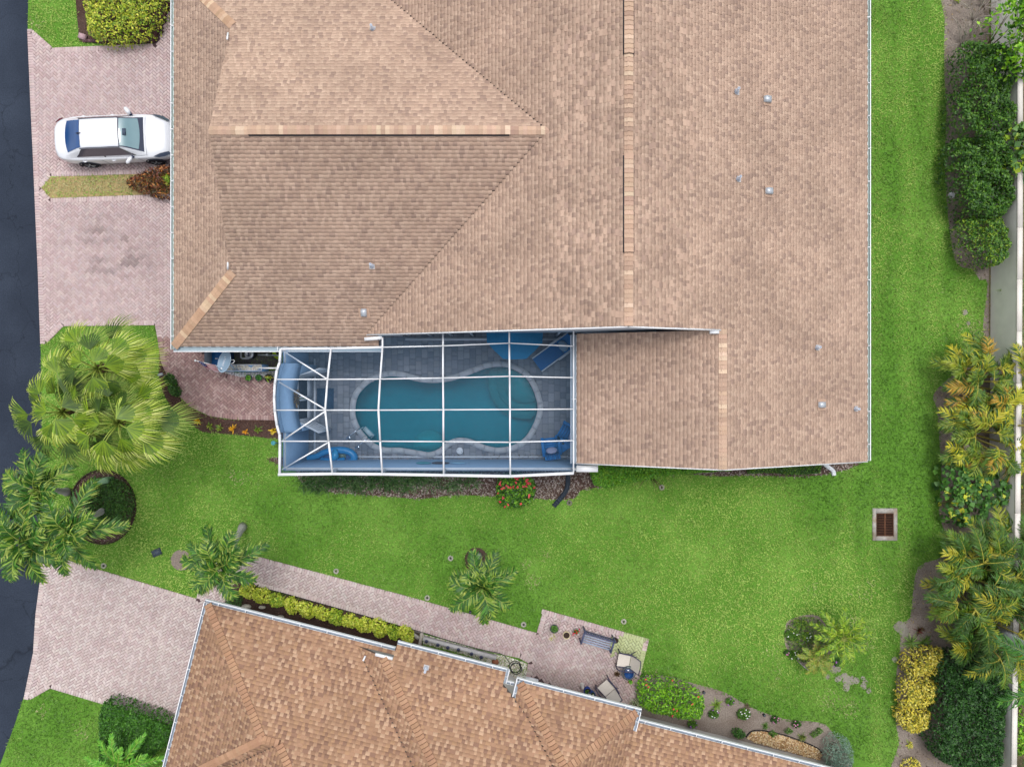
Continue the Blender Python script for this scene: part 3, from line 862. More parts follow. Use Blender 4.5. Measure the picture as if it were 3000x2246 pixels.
def on_roof_vent(parent, pl, px, py):
    p = pl.at(px, py) + np.array((0, 0, 0.02)); n = pl.nrm()
    nd = empty('roof_vent', (0, 0, 0)); nd.parent = parent; nd.location = Vector(p) - Vector(parent.location)
    up3 = np.array([pl.up[0], pl.up[1], pl.sl]); up3 /= np.linalg.norm(up3); e3 = np.cross(up3, n)
    w, hh = 0.10, 0.13
    prof = [(-0.15, 0.02), (-0.15, 0.07), (-0.09, 0.13), (0.0, hh), (0.09, 0.13), (0.14, 0.06), (0.15, 0.0)]
    P = [p + e3 * s_ * w + up3 * x + n * z for s_ in (1, -1) for x, z in prof]
    k = len(prof); mb = MB()
    mb.add(P, [(i, i + 1, k + i + 1, k + i) for i in range(k - 1)] + [tuple(range(k - 1, -1, -1)), tuple(range(k, 2 * k))])
    mb.build('hood', mat('galvanised_hood', S(196, 202, 210), 0.4, metal=0.35, noise=0.06), nd)
    MB().add([p + e3 * 0.2 + up3 * 0.16 + n * 0.012, p - e3 * 0.2 + up3 * 0.16 + n * 0.012, p - e3 * 0.2 - up3 * 0.2 + n * 0.012, p + e3 * 0.2 - up3 * 0.2 + n * 0.012], [(0, 1, 2, 3)]).build('flashing', mat('vent_flashing', S(190, 160, 140), 0.9, noise=0.08), nd)

# ------------------------------------------------------------------ the large house
EH = 2.75
XW, XE = -12.45, 13.09
YS, YG, YE = 1.36, 1.80, -2.86            # south eave of the left wing, main gable, gable of the right wing
XR, ZR = 3.657, EH + SL * (13.09 - 3.657)
YR = 8.29; ZW = EH + SL * (YR - YS)
YN = 2 * YR - YS
X2 = 7.02; Z2 = EH + SL * (XE - X2)
XC = 2.33                                   # west eave of the right wing
XV = XR - (ZR - ZW) / SL                    # where the wing ridge dies into the main slope
XG = -9.93; DG = XG - XW                    # dutch gable
house = empty('house', (0, 4, 0), 'large house with pinkish tan shingle roof, white gutters and screened pool', 'house')
TAN = [S(194, 166, 148), S(188, 160, 142), S(198, 170, 151), S(180, 153, 137), S(172, 146, 132), S(191, 163, 145)]
TANL = [S(202, 173, 154), S(210, 182, 162), S(196, 167, 148), S(204, 176, 157), S(186, 158, 141)]
CAPS = [S(200, 170, 148), S(195, 164, 143), S(205, 175, 153), S(200, 170, 148), S(197, 166, 145), S(218, 192, 168), S(182, 153, 135)]
roof = Roof(house, 'roof', None, TAN, TANL)
pE = Plane((XE, 0), EH, (-1, 0)); pW = Plane((XR, 0), ZR, (1, 0))
pW.z0 = ZR
pS = Plane((0, YS), EH, (0, 1)); pN = Plane((0, YN), EH, (0, -1)); pH = Plane((XW, 0), EH, (1, 0))
p2W = Plane((X2, 0), Z2, (1, 0))
YT = 16.5
XVL = XV - (YR - YG)                        # valley foot on the main gable line
roof.facet([(XE, YE), (XE, YT), (XR, YT), (XR, YG), (X2, YG), (X2, YE)], pE, 1)
roof.facet([(XR, YG), (XR, YT), (XV - (YT - YR), YT), (XV, YR), (XVL, YG)], pW, 2)
roof.facet([(XW, YS), (XVL - 0.4, YS), (XVL - 0.4, YG - 0.4), (XVL, YG), (XV, YR), (XG, YR), (XG, YS + DG)], pS, 3)
roof.facet([(-4.9, YS), (XVL - 0.4, YS), (XVL - 0.4, YG - 0.4), (XVL, YG), (-4.9, YG)], pS, 31)
roof.facet([(XG, YR), (XV, YR), (XV - (YT - YR), YT), (XW + (YN - YT), YT) if YT > YN - DG else (XG, YT), (XG, YN - DG)], pN, 4)
roof.facet([(XW, YS), (XG, YS + DG), (XG, YN - DG), (XW, YN)], pH, 5)
roof.facet([(XC, YE), (X2, YE), (X2, YG - 0.02), (XC, YG - 0.02)], p2W, 6)
roof.finish(300)
def rp(x, y, pl): return (x, y, pl.z(x, y))
VENT_Y = [(W(0, 739, ZR)[1], W(0, 455, ZR)[1]), (W(0, 158, ZR)[1], 14.6)]; VENT_X = (W(728, 0, ZW)[0], W(1492, 0, ZW)[0])
roof.caps((XR, YG, ZR), (XR, 15.8, ZR), CAPS, skip=[(1, lo - .1, hi) for lo, hi in VENT_Y])
roof.caps((XG, YR, ZW), (XV, YR, ZW), CAPS, skip=[(0, VENT_X[0] - .1, VENT_X[1])])
roof.caps((X2, YE, Z2), (X2, YG - 0.03, Z2), CAPS, w=0.3)
TANCAP = [S(192, 158, 132), S(197, 163, 138), S(188, 154, 128), S(195, 161, 135), S(214, 185, 157)]
roof.caps((XW, YS, EH), (XG + 0.05, YS + DG + 0.05, EH + SL * (DG + 0.05)), TANCAP, w=0.34)
roof.caps((XW, YN, EH), (XG + 0.05, YN - DG - 0.05, EH + SL * (DG + 0.05)), TANCAP, w=0.34)
# raised ridge vents: a low dark-edged hump under the caps
m_dark = mat('vent_baffle', S(60, 60, 66), 0.8, noise=0.05)
def ridge_vent(a, b):
    a, b = np.array(a), np.array(b); d = (b - a) / np.linalg.norm(b - a); hz = np.cross(d, (0, 0, 1.0))
    up = np.array((0, 0, 1.0)); V = []
    for p in (a, b):
        for k, z in ((-0.175, -0.055), (-0.17, 0.0), (0, 0.045), (0.17, 0.0), (0.175, -0.055)):
            V.append(p + hz * k + up * z)
    MB().add(V, [(i, i + 1, 6 + i, 5 + i) for i in range(4)] + [(4, 3, 2, 1, 0), (5, 6, 7, 8, 9)]).build('ridge_vent', m_dark, roof.node)
    q = 0.0; L = np.linalg.norm(b - a)
    s1 = np.array(hz) - up * SL * 0.8; s2 = -np.array(hz) - up * SL * 0.8
    roof.caps(a + up * 0.055, b + up * 0.055, CAPS, w=0.31, n1=s1, n2=s2)
ridge_vent((XR, W(0, 739, ZR)[1], ZR), (XR, W(0, 455, ZR)[1], ZR))
ridge_vent((XR, W(0, 158, ZR)[1], ZR), (XR, 14.6, ZR))
ridge_vent((W(728, 0, ZW)[0], YR, ZW), (W(1492, 0, ZW)[0], YR, ZW))

# walls, fascias, gables
m_wallh = mat('house_stucco', S(206, 214, 224), 0.9, noise=0.05, nscale=4, bump=0.1)
def wallbox(x0, x1, y0, y1, h=2.6, par=house):
    MB().prism([(x0, y0), (x1, y0), (x1, y1), (x0, y1)], 0, h).build('wall', m_wallh, par)
wallbox(XW + 0.6, XVL + 0.9, YS + 0.55, 16.5)
wallbox(XVL + 0.9, XE - 0.6, YG + 1.2, 16.5)
wallbox(XC + 0.45, XE - 0.6, YE + 0.35, YG + 1.2)
def board(a, b, hgt=0.2, t=0.035, name='fascia', z=-0.02, par=house):
    a, b = np.array(a), np.array(b)
    MB().beam(a + np.array((0, 0, z - hgt / 2)), b + np.array((0, 0, z - hgt / 2)), t, hgt).build(name, M_PAINT, par)
# gable end walls (triangles closing the roof) and rakes
MB().add([(XVL, YG + 0.08, 2.6), (XE, YG + 0.08, 2.6), (XE, YG + 0.08, EH), (XR, YG + 0.08, ZR - 0.14), (XVL, YG + 0.08, pW.z(XVL, 0) - 0.14)], [(0, 1, 2, 3, 4)]).build('gable_wall', m_wallh, house)
MB().add([(XC, YE + 0.3, 2.6), (XE, YE + 0.3, 2.6), (XE, YE + 0.3, EH - .14), (X2, YE + 0.3, Z2 - 0.14), (XC, YE + 0.3, p2W.z(XC, 0) - 0.14)], [(0, 1, 2, 3, 4)]).build('gable_wall', m_wallh, house)
MB().add([(XG, YS + DG, EH + SL * DG - 0.1), (XG, YN - DG, EH + SL * DG - 0.1), (XG, YR, ZW)], [(0, 1, 2)]).build('gable_wall', m_wallh, house)
board((XVL, YG - 0.02, pW.z(XVL, 0)), (XR, YG - 0.02, ZR), 0.22, 0.05)
board((XR, YG - 0.02, ZR), (X2 - 0.05, YG - 0.02, pE.z(X2, 0) + 0.03), 0.22, 0.05)
board((XE, YE - 0.02, EH), (X2, YE - 0.02, Z2), 0.2, 0.04)
board((XC, YE - 0.02, p2W.z(XC, 0)), (X2, YE - 0.02, Z2), 0.2, 0.04)
# white return boards showing on the roof
for a, b, pl in (((669, 790), (671, 770), pS), ((670, 99), (669, 120), pN)):
    MB().beam(pl.at(*a) + np.array((0, 0, .05)), pl.at(*b) + np.array((0, 0, .10)), 0.05, 0.05).build('fascia_return', M_PAINT, house)
MB().beam(pS.at(1070, 994) + np.array((0, 0, .10)), pS.at(1121, 990) + np.array((0, 0, .14)), 0.12, 0.10).build('fascia_return', M_PAINT, house)
MB().box(p2W.at(2090, 970) + np.array((0, 0, .1)), (0.30, 0.18, 0.12)).build('fascia_return', M_PAINT, house)
MB().box(p2W.at(1742, 958) + np.array((0, 0, .08)), (0.10, 0.16, 0.1)).build('fascia_return', M_PAINT, house)
# gutters
gutter(house, (XW, YS - 0.1, EH), (XW, 16.5, EH), (-1, 0))
gutter(house, (XE, YE + 0.02, EH), (XE, 16.5, EH), (1, 0), straps=1.15)
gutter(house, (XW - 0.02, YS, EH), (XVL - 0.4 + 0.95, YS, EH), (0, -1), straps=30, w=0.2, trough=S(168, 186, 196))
zc = p2W.z(XC, 0)
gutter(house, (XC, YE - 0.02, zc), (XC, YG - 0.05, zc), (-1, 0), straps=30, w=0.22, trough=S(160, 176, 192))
# wing corner box at the cage end
MB().box((W(1720, 0, 3.0)[0], W(0, 1372, 3.0)[1], 3.0), (0.78, 0.24, 0.1)).build('fascia_return', M_PAINT, house)
for p in ((1092, 87, pN), (1090, 778, pS), (2156, 270, pE), (2161, 525, pE), (2392, 1018, pE), (2505, 1197, pE)):
    on_roof_pipe(house, p[2], p[0], p[1])
for p in ((1067, 915, pS), (2246, 293, pE), (2251, 561, pE), (2405, 1185, pE)):
    on_roof_vent(house, p[2], p[0], p[1])

# ------------------------------------------------------------------ the neighbour's house (turned 14 degrees)
hs_ = empty('house', SH(8, 6), 'neighbouring house with orange brown shingle hip roof at the bottom edge', 'house')
BRN = [S(166, 131, 107), S(155, 121, 101), S(174, 138, 113), S(150, 117, 99), S(168, 133, 108)]
BRNL = [S(188, 152, 124), S(198, 163, 134), S(180, 143, 115), S(204, 170, 142), S(184, 147, 116)]
BCAP = [S(178, 140, 113), S(173, 135, 108), S(183, 145, 117)]
roof2 = Roof(hs_, 'roof', None, BRN, BRNL)
def uvp(h, u0, v0, du, dv):
    d = SH_U * du + SH_V * dv
    return Plane(SH(u0, v0), h, d)
E2, E3_, E4 = 3.04, 3.30, 2.75
def uvat(px, py, h):
    x, y, _ = W(px, py, h); u, v = SH_uv(x, y); return float(u), float(v)
v2 = uvat(1320, 1926, E2)[1]; v3 = uvat(1696, 2040, E3_)[1]; v4 = uvat(2100, 2175, E4)[1] - 0.02
u2a, u2b = uvat(1164, 1885, E2)[0], uvat(1480, 1975, E2)[0]
u3a, u3b = uvat(1522, 1996, E3_)[0], uvat(1868, 2086, E3_)[0]
qN1 = uvp(EH, 0, 0, 0, 1); qW1 = uvp(EH, 0, 0, 1, 0); qS1 = uvp(EH, 0, 7.06, 0, -1); qWM = uvp(EH, 0.58, 0, 1, 0)
qN2 = uvp(E2, 0, v2, 0, 1); qN3 = uvp(E3_, 0, v3, 0, 1); qW3 = uvp(E3_, u3a, 0, 1, 0); qE3 = uvp(E3_, u3b, 0, -1, 0); qN4 = uvp(E4, 0, v4, 0, 1)
d2 = (E2 - EH) / SL - v2                    # N2 lies this much higher (in run) than N1
uw = 5.60                                   # foot of the small west face of the second bay
def P2(*uv): return [SH(u, v)[:2] for u, v in uv]
VT = 8.6
hip2 = lambda v: v + d2 + uw                # W2 = N2
val2 = lambda v: v + uw                     # W2 = N1
qW2 = uvp(EH, uw, 0, 1, 0)
roof2.facet(P2((0, 0), (val2(0.55) , 0), (val2(0.55), 0.55), (val2(VT), VT), (0.58 + VT, VT), (4.11, 3.53), (3.53, 3.53)), qN1, 11)
roof2.facet(P2((val2(0.55), 0), (u2a, 0), (u2a, 0.14), (val2(0.55), 0.14)), qN1, 111)
roof2.facet(P2((0, 0), (3.53, 3.53), (0, 7.06)), qW1, 12)
roof2.facet(P2((3.53, 3.53), (4.11, 3.53), (0.58, 7.06), (0, 7.06)), qS1, 13)
roof2.facet(P2((4.11, 3.53), (0.58 + VT, VT), (0.58, VT), (0.58, 7.06)), qWM, 14)
roof2.facet(P2((val2(0.14), 0.14), (hip2(0.14), 0.14), (hip2(VT), VT), (val2(VT), VT)), qW2, 15)
val3 = lambda v: u3a - (E3_ - E2) / SL + (v - v2)     # W3 = N2
roof2.facet(P2((hip2(0.14), 0.14), (u2a, 0.14), (u2a, v2), (u2b, v2), (u2b, v2 + 0.42), (val3(v2 + 1.1), v2 + 1.1), (val3(VT), VT), (hip2(VT), VT)), qN2, 16)
ua = (u3a + u3b) / 2; va = v3 + (u3b - u3a) / 2
roof2.facet(P2((u3a, v3), (u3b, v3), (ua, va)), qN3, 17)
roof2.facet(P2((u3a, v3), (ua, va), (ua, VT), (val3(VT), VT), (val3(v2 + 1.1), v2 + 1.1), (u3a, v3 + 1.0)), qW3, 18)
roof2.facet(P2((u3b, v3), (u3b, v3 + 0.8), (u3b + 0.0, 6), (ua, 6), (ua, va)), qE3, 19)
valE = lambda v: u3b - ((v - v4) - (E3_ - E4) / SL)
roof2.facet(P2((u3b - 0.05, v4), (26, v4), (26, VT), (u3b - 0.05, VT)), qN4, 20)
roof2.finish(300)
def sp(u, v, pl):
    x, y, _ = SH(u, v); return (x, y, pl.z(x, y))
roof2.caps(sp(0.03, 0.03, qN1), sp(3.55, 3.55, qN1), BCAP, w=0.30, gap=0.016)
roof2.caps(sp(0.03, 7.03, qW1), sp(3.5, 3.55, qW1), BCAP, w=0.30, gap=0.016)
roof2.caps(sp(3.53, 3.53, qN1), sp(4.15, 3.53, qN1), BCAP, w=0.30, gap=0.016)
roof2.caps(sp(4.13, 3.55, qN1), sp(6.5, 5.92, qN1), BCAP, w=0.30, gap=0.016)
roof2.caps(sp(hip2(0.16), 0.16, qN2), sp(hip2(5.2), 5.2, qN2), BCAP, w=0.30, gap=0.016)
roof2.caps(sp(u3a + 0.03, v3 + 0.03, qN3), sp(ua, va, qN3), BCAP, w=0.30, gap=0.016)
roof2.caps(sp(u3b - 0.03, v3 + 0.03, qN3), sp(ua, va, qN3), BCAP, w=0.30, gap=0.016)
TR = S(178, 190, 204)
ou, ov = (-SH_U[0], -SH_U[1]), (-SH_V[0], -SH_V[1])
gutter(hs_, SH(0, -0.02, EH), SH(0, 7.06, EH), ou, trough=TR)
gutter(hs_, SH(-0.1, 0, EH), SH(u2a - 0.05, 0, EH), ov, trough=TR)
gutter(hs_, SH(u2a, v2, E2), SH(u2b, v2, E2), ov, trough=TR)
gutter(hs_, SH(u2b, v2 - 0.1, E2), SH(u2b, v2 + 0.42, E2), (SH_U[0], SH_U[1]), trough=TR, straps=9)
gutter(hs_, SH(u2b + 0.13, v2 + 0.42, E2), SH(u3a - 0.14, v2 + 0.42, E2), ov, trough=TR, straps=9)
gutter(hs_, SH(u3a, v3 - 0.1, E3_), SH(u3a, v3 + 0.95, E3_), ou, trough=TR, straps=0.6)
gutter(hs_, SH(u3a - 0.12, v3, E3_), SH(u3b + 0.12, v3, E3_), ov, trough=TR)
gutter(hs_, SH(u3b, v3, E3_), SH(u3b, v3 + 0.7, E3_), (SH_U[0], SH_U[1]), trough=TR, straps=0.5)
gutter(hs_, SH(u3b + 0.02, v4, E4), SH(25, v4, E4), ov, trough=TR)
m_w2 = mat('neighbour_stucco', S(224, 220, 214), 0.9, noise=0.05, nscale=4, bump=0.1)
MB().prism([SH(u, v)[:2] for u, v in ((0.5, 1.05), (7.6, 1.05), (7.6, 0.62), (11.0, 0.62), (12.3, 1.1), (12.3, 1.05), (16.0, 1.05), (16.0, 1.2), (26, 1.2), (26, 12), (0.5, 12))], 0, 2.62).build('wall', m_w2, hs_)
for u0, u1, v in ((8.6, 9.95, 0.62), (17.0, 17.6, 1.2), (19.2, 23.5, 1.2)):
    wn_ = MB().beam(SH(u0, v - 0.03, 1.75), SH(u1, v - 0.03, 1.75), 0.07, 1.15).build('window', M_PAINT, hs_)
    MB().beam(SH(u0 + .07, v - 0.072, 1.75), SH(u1 - .07, v - 0.072, 1.75), 0.012, 1.0).build('pane', mat('window_glass', S(90, 104, 120), 0.08, spec=0.7, noise=0.02), wn_)
    MB().beam(SH(u0 - .06, v - 0.1, 1.14), SH(u1 + .06, v - 0.1, 1.14), 0.2, 0.06).build('sill', M_PAINT, wn_)
MB().beam(sp(hip2(0.1) - 0.25, 0.1, qN2) - np.array((0, 0, .02)), sp(u2a - 0.02, 0.1, qN2) - np.array((0, 0, 0.02)), 0.09, 0.12).build('fascia_return', M_PAINT, hs_)
MB().beam(sp(val2(0.3) + .25, 0.35, qN1) + np.array((0, 0, .09)), sp(val2(0.3) + .22, 0.52, qN1) + np.array((0, 0, .09)), 0.06, 0.06).build('fascia_return', M_PAINT, hs_)
on_roof_pipe(hs_, qN2, 1248, 1957)
# ================================================================== pool court
POOL = [(1025, 1202), (1035, 1152), (1070, 1112), (1110, 1093), (1145, 1086), (1182, 1090), (1230, 1102), (1280, 1105), (1330, 1097), (1384, 1077), (1423, 1063), (1461, 1058), (1502, 1064), (1547, 1090), (1575, 1132),
        (1590, 1180), (1589, 1212), (1577, 1248), (1550, 1291), (1509, 1318), (1460, 1327), (1417, 1319), (1376, 1302), (1344, 1298), (1319, 1307), (1294, 1328), (1259, 1340), (1221, 1335), (1170, 1327), (1126, 1326), (1086, 1310), (1052, 1276), (1032, 1240)]
pool_o = smooth_closed(WP(POOL), 4)
pool_i = offset_poly(pool_o, 0.225)
ZD = 0.02
pool = empty('swimming_pool', (W(1310, 1200)[0], W(1310, 1200)[1], 0), 'kidney shaped swimming pool with teal water and grey coping', 'pool')
basin = MB()
n = len(pool_i)
basin.add([(x, y, -1.25) for x, y in pool_i] + [(x, y, 0.0) for x, y in pool_i], [tuple(range(n)) if sum(pool_i[i][0] * pool_i[(i + 1) % n][1] - pool_i[(i + 1) % n][0] * pool_i[i][1] for i in range(n)) > 0 else tuple(range(n - 1, -1, -1))] + [(i, (i + 1) % n, n + (i + 1) % n, n + i) for i in range(n)])
basin.build('basin', mat('pool_plaster', S(80, 186, 190), 0.8, noise=0.05, nscale=4), pool)
def star(c, r, z, a0=0, a1=2 * math.pi, m=40):
    out = []
    for a in np.linspace(a0, a1, m, endpoint=False):
        q = 0.0
        while q < r:
            if not inside(pool_i, [c[0] + (q + 0.04) * math.cos(a)], [c[1] + (q + 0.04) * math.sin(a)])[0]: break
            q += 0.03
        out.append((c[0] + q * math.cos(a), c[1] + q * math.sin(a)))
    return out
m_step = mat('step_plaster', S(104, 200, 196), 0.8, noise=0.06, nscale=5)
for k, (r, z) in enumerate(((1.55, -0.80), (1.2, -0.55), (0.85, -0.3))):
    MB().prism(star(W(1540, 1118), r, z), -1.25, z).build('step', m_step, pool)
MB().prism(star(W(1250, 1312), 0.66, -0.4), -1.25, -0.62).build('bench', m_step, pool)
m_wat = bpy.data.materials.new('pool_water'); m_wat.use_nodes = True
nt = m_wat.node_tree; nt.nodes.clear()
tr = nt.nodes.new('ShaderNodeBsdfTransparent'); tr.inputs[0].default_value = (0.20, 0.76, 0.85, 1)
gl = nt.nodes.new('ShaderNodeBsdfGlossy'); gl.inputs['Roughness'].default_value = 0.06
fr = nt.nodes.new('ShaderNodeFresnel'); fr.inputs['IOR'].default_value = 1.33
mxs = nt.nodes.new('ShaderNodeMixShader'); ou_ = nt.nodes.new('ShaderNodeOutputMaterial')
nz = nt.nodes.new('ShaderNodeTexNoise'); nz.inputs['Scale'].default_value = 9; nz.inputs['Detail'].default_value = 3
bp = nt.nodes.new('ShaderNodeBump'); bp.inputs['Strength'].default_value = 0.35; bp.inputs['Distance'].default_value = 0.03
g_ = nt.nodes.new('ShaderNodeNewGeometry'); nt.links.new(g_.outputs['Position'], nz.inputs['Vector'])
nt.links.new(nz.outputs['Fac'], bp.inputs['Height']); nt.links.new(bp.outputs[0], gl.inputs['Normal']); nt.links.new(bp.outputs[0], fr.inputs['Normal'])
nt.links.new(fr.outputs[0], mxs.inputs[0]); nt.links.new(tr.outputs[0], mxs.inputs[1]); nt.links.new(gl.outputs[0], mxs.inputs[2]); nt.links.new(mxs.outputs[0], ou_.inputs['Surface'])
MB().sheet(pool_i, -0.10).build('water', m_wat, pool)
m_cop = mat('coping_stone', src='attr', rough=0.85, spec=0.2, noise=0.06, nscale=12)
step_ = 3
for i in range(0, n, step_):
    idx = [(i + k) % n for k in range(step_ + 1)]
    po = [pool_o[k] for k in idx]; pi_ = [pool_i[k] for k in idx]
    sh = lambda L: [(np.array(L[0]) * 0.985 + np.array(L[1]) * 0.015)] + [np.array(p) for p in L[1:-1]] + [(np.array(L[-1]) * 0.985 + np.array(L[-2]) * 0.015)]
    MB().prism([tuple(p) for p in sh(po)] + [tuple(p) for p in sh(pi_)][::-1], -0.02, 0.062, col=jit(S(206, 206, 208), 0.03, 0.01)).build('coping_stone', m_cop, pool)

rect = [(HX0, HY0), (HX1, HY0), (HX1, HY1), (HX0, HY1)]
c0 = np.mean(pool_i, 0)
deck_mb = MB()
# ring of faces between the court edge and the pool
def to_rect(p):
    d = np.array(p) - c0; t = 1e9
    for k, lo, hi in ((0, HX0, HX1), (1, HY0, HY1)):
        if d[k] > 1e-9: t = min(t, (hi - c0[k]) / d[k])
        if d[k] < -1e-9: t = min(t, (lo - c0[k]) / d[k])
    return tuple(c0 + d * t)
base_in = offset_poly(pool_o, 0.1)
for i in range(n):
    j = (i + 1) % n
    a, b = to_rect(base_in[i]), to_rect(base_in[j])
    q = [base_in[i], a] + [r for r in rect if abs(a[0] - b[0]) > 1e-6 and abs(a[1] - b[1]) > 1e-6 and (abs(r[0] - a[0]) < 1e-6 or abs(r[1] - a[1]) < 1e-6) and (abs(r[0] - b[0]) < 1e-6 or abs(r[1] - b[1]) < 1e-6)] + [b, base_in[j]]
    deck_mb.sheet(q, ZD - 0.01)
deck = structure(deck_mb.build('pool_deck', mat('deck_base', S(120, 120, 124), 0.95, noise=0.1)))
pcs = []
r_ = random.Random(5)
x = HX0 + 0.03
while x < HX1 - 0.1:
    w_ = 0.245
    y = HY0 + r_.uniform(-0.2, 0.0)
    while y < 2.0:
        l_ = r_.choice((0.17, 0.25, 0.25, 0.37))
        cx, cy = x + w_ / 2, y + l_ / 2
        if (not inside(pool_o, [cx], [cy])[0]) or edge_dist(pool_o, np.array([cx]), np.array([cy]))[0] < 0.05:
            pcs.append([cx, cy, math.pi / 2, l_ - 0.012, w_ - 0.012, jit(r_.choice([S(150, 151, 158), S(142, 144, 151), S(160, 161, 166), S(134, 137, 145), S(152, 152, 156)]), 0.03, 0.01), r_.uniform(-.001, .001)])
        y += l_
    x += w_
lay(deck, pcs, 'paver', 'pavers', M_PAVE_O, M_PAVE, ZD - 0.01, 0.022, ncap=300)

# ------------------------------------------------------------------ court walls and door
WXW, WYS = -8.33, -3.08
cw = empty('courtyard_wall', (WXW, -1, 0), 'pale stucco courtyard wall with curved doorway beside the pool screen', 'wall')
m_cw = mat('court_stucco', S(158, 190, 222), 0.9, noise=0.05, nscale=5, bump=0.12)
MB().prism([(WXW - 0.1, 1.3), (WXW + 0.06, 1.3), (WXW + 0.06, 0.74), (WXW - 0.1, 0.74)], 0, 2.75).build('wall_panel', m_cw, cw)
MB().prism([(WXW - 0.1, -1.80), (WXW + 0.06, -1.80), (WXW + 0.06, WYS), (WXW - 0.1, WYS)], 0, 2.75).build('wall_panel', m_cw, cw)
MB().prism([(WXW - 0.1, WYS), (2.75, WYS), (2.75, WYS - 0.14), (WXW - 0.1, WYS - 0.14)], 0, 2.7).build('wall_panel', m_cw, cw)
yy = np.linspace(0.74, -1.80, 25)
bul = np.sin(np.linspace(0, math.pi, 25))
def arc(x0, k): return [(x0 - k * b, y) for y, b in zip(yy, bul)]
MB().prism(arc(-8.50, 0.16) + arc(-7.93, 0.20)[::-1], 2.06, 2.8, bottom=True).build('curved_header', m_cw, cw)
for lo, hi in ((0, 5), (21, 25)):
    a_, b_ = arc(-8.50, 0.16)[lo:hi], arc(-7.93, 0.20)[lo:hi]
    MB().prism(a_ + b_[::-1], 0, 2.058).build('door_jamb', m_cw, cw)
def door_leaf(hinge, tip):
    hx, hy = hinge; tx, ty = tip
    d = np.array((tx - hx, ty - hy)); L = np.linalg.norm(d); d /= L
    nd = empty('door', (0, 0, 0)); nd.parent = cw; nd.location = Vector((hx, hy, 0)) - Vector(cw.location)
    mb = MB()
    mb.beam((hx, hy, 1.02), (tx, ty, 1.02), 0.045, 1.96)
    mb.build('panel', M_PAINT, nd)
    for z in (0.4, 0.75, 1.1, 1.45, 1.8):
        MB().beam((hx + d[0] * .1, hy + d[1] * .1, z), (hx + d[0] * (L - .1), hy + d[1] * (L - .1), z), 0.065, 0.2).build('louvre', M_PAINT, nd)
    MB().ball((hx + d[0] * (L - .06), hy + d[1] * (L - .06), 1.0), 0.06, 8, 5).build('handle', M_METAL, nd)
door_leaf((-8.12, 0.29), (-7.29, 0.57)); door_leaf((-8.12, -1.45), (-7.32, -1.87))
m_mesh = mat('dark_mesh', S(58, 60, 70), 0.8, noise=0.1)
for y0, y1 in ((0.28, -0.56), (-0.60, -1.44)):
    fr_ = MB()
    fr_.beam((-8.14, y0, 1.0), (-8.14, y0 - 0.07, 1.0), 0.05, 1.96); fr_.beam((-8.14, y1, 1.0), (-8.14, y1 + 0.07, 1.0), 0.05, 1.96)
    fr_.beam((-8.14, y0 - .071, 1.94), (-8.14, y1 + .071, 1.94), 0.05, 0.08); fr_.beam((-8.14, y0 - .071, 0.35), (-8.14, y1 + .071, 0.35), 0.05, 0.66)
    f = fr_.build('screen_door', M_PAINT, cw)
    MB().beam((-8.14, y0 - .072, 1.28), (-8.14, y1 + .072, 1.28), 0.012, 1.2).build('mesh', m_mesh, f)
MB().beam((-8.02, 1.0, 0.03), (-8.02, -3.0, 0.03), 0.07, 0.05).build('floor_track', M_PAINT, cw)
MB().beam((-8.0, -2.98, 0.03), (2.7, -2.98, 0.03), 0.06, 0.04).build('floor_track', M_PAINT, cw)

# sliding doors under the gable (part of the house)
sdr = MB()
for k in range(9):
    xx = XVL + 1.2 + k * 0.85
    if xx < XC + 0.3: sdr.beam((xx, 1.95, 0.03), (xx, 1.95, 2.4), 0.07, 0.07, up=(0, 1, 0))
sdr.beam((XVL + 1.0, 1.95, 2.44), (XC + 0.4, 1.95, 2.44), 0.08, 0.08)
sdr.beam((XVL + 1.0, 1.80, 0.05), (XC + 0.4, 1.80, 0.05), 0.10, 0.05)
sdw = sdr.build('sliding_door', M_PAINT, house)
MB().beam((XVL + 1.0, 2.02, 1.25), (XC + 0.4, 2.02, 1.25), 0.02, 2.3).build('pane', mat('window_glass', S(90, 104, 120), 0.08, spec=0.7, noise=0.02), sdw)

# ------------------------------------------------------------------ screen enclosure
cage = empty('pool_enclosure', (-3, -1, 0), 'white aluminium frame screen enclosure over the pool court', 'enclosure')
m_scr = bpy.data.materials.new('insect_screen'); m_scr.use_nodes = True
nt = m_scr.node_tree; nt.nodes.clear()
tr = nt.nodes.new('ShaderNodeBsdfTransparent'); tr.inputs[0].default_value = (0.76, 0.81, 0.87, 1)
df = nt.nodes.new('ShaderNodeBsdfDiffuse'); df.inputs[0].default_value = (0.07, 0.13, 0.20, 1)  # blue in the mesh colour stands in for reflected sky
mxs = nt.nodes.new('ShaderNodeMixShader'); mxs.inputs[0].default_value = 0.15
ou_ = nt.nodes.new('ShaderNodeOutputMaterial')
nt.links.new(tr.outputs[0], mxs.inputs[1]); nt.links.new(df.outputs[0], mxs.inputs[2]); nt.links.new(mxs.outputs[0], ou_.inputs['Surface'])
HR, HM, HP = 3.4, 4.1, 3.75
G = {}     # grid nodes (station, row): rows n0 (house fascia), 0 north, 1, 2 ridge, 3, 4 south
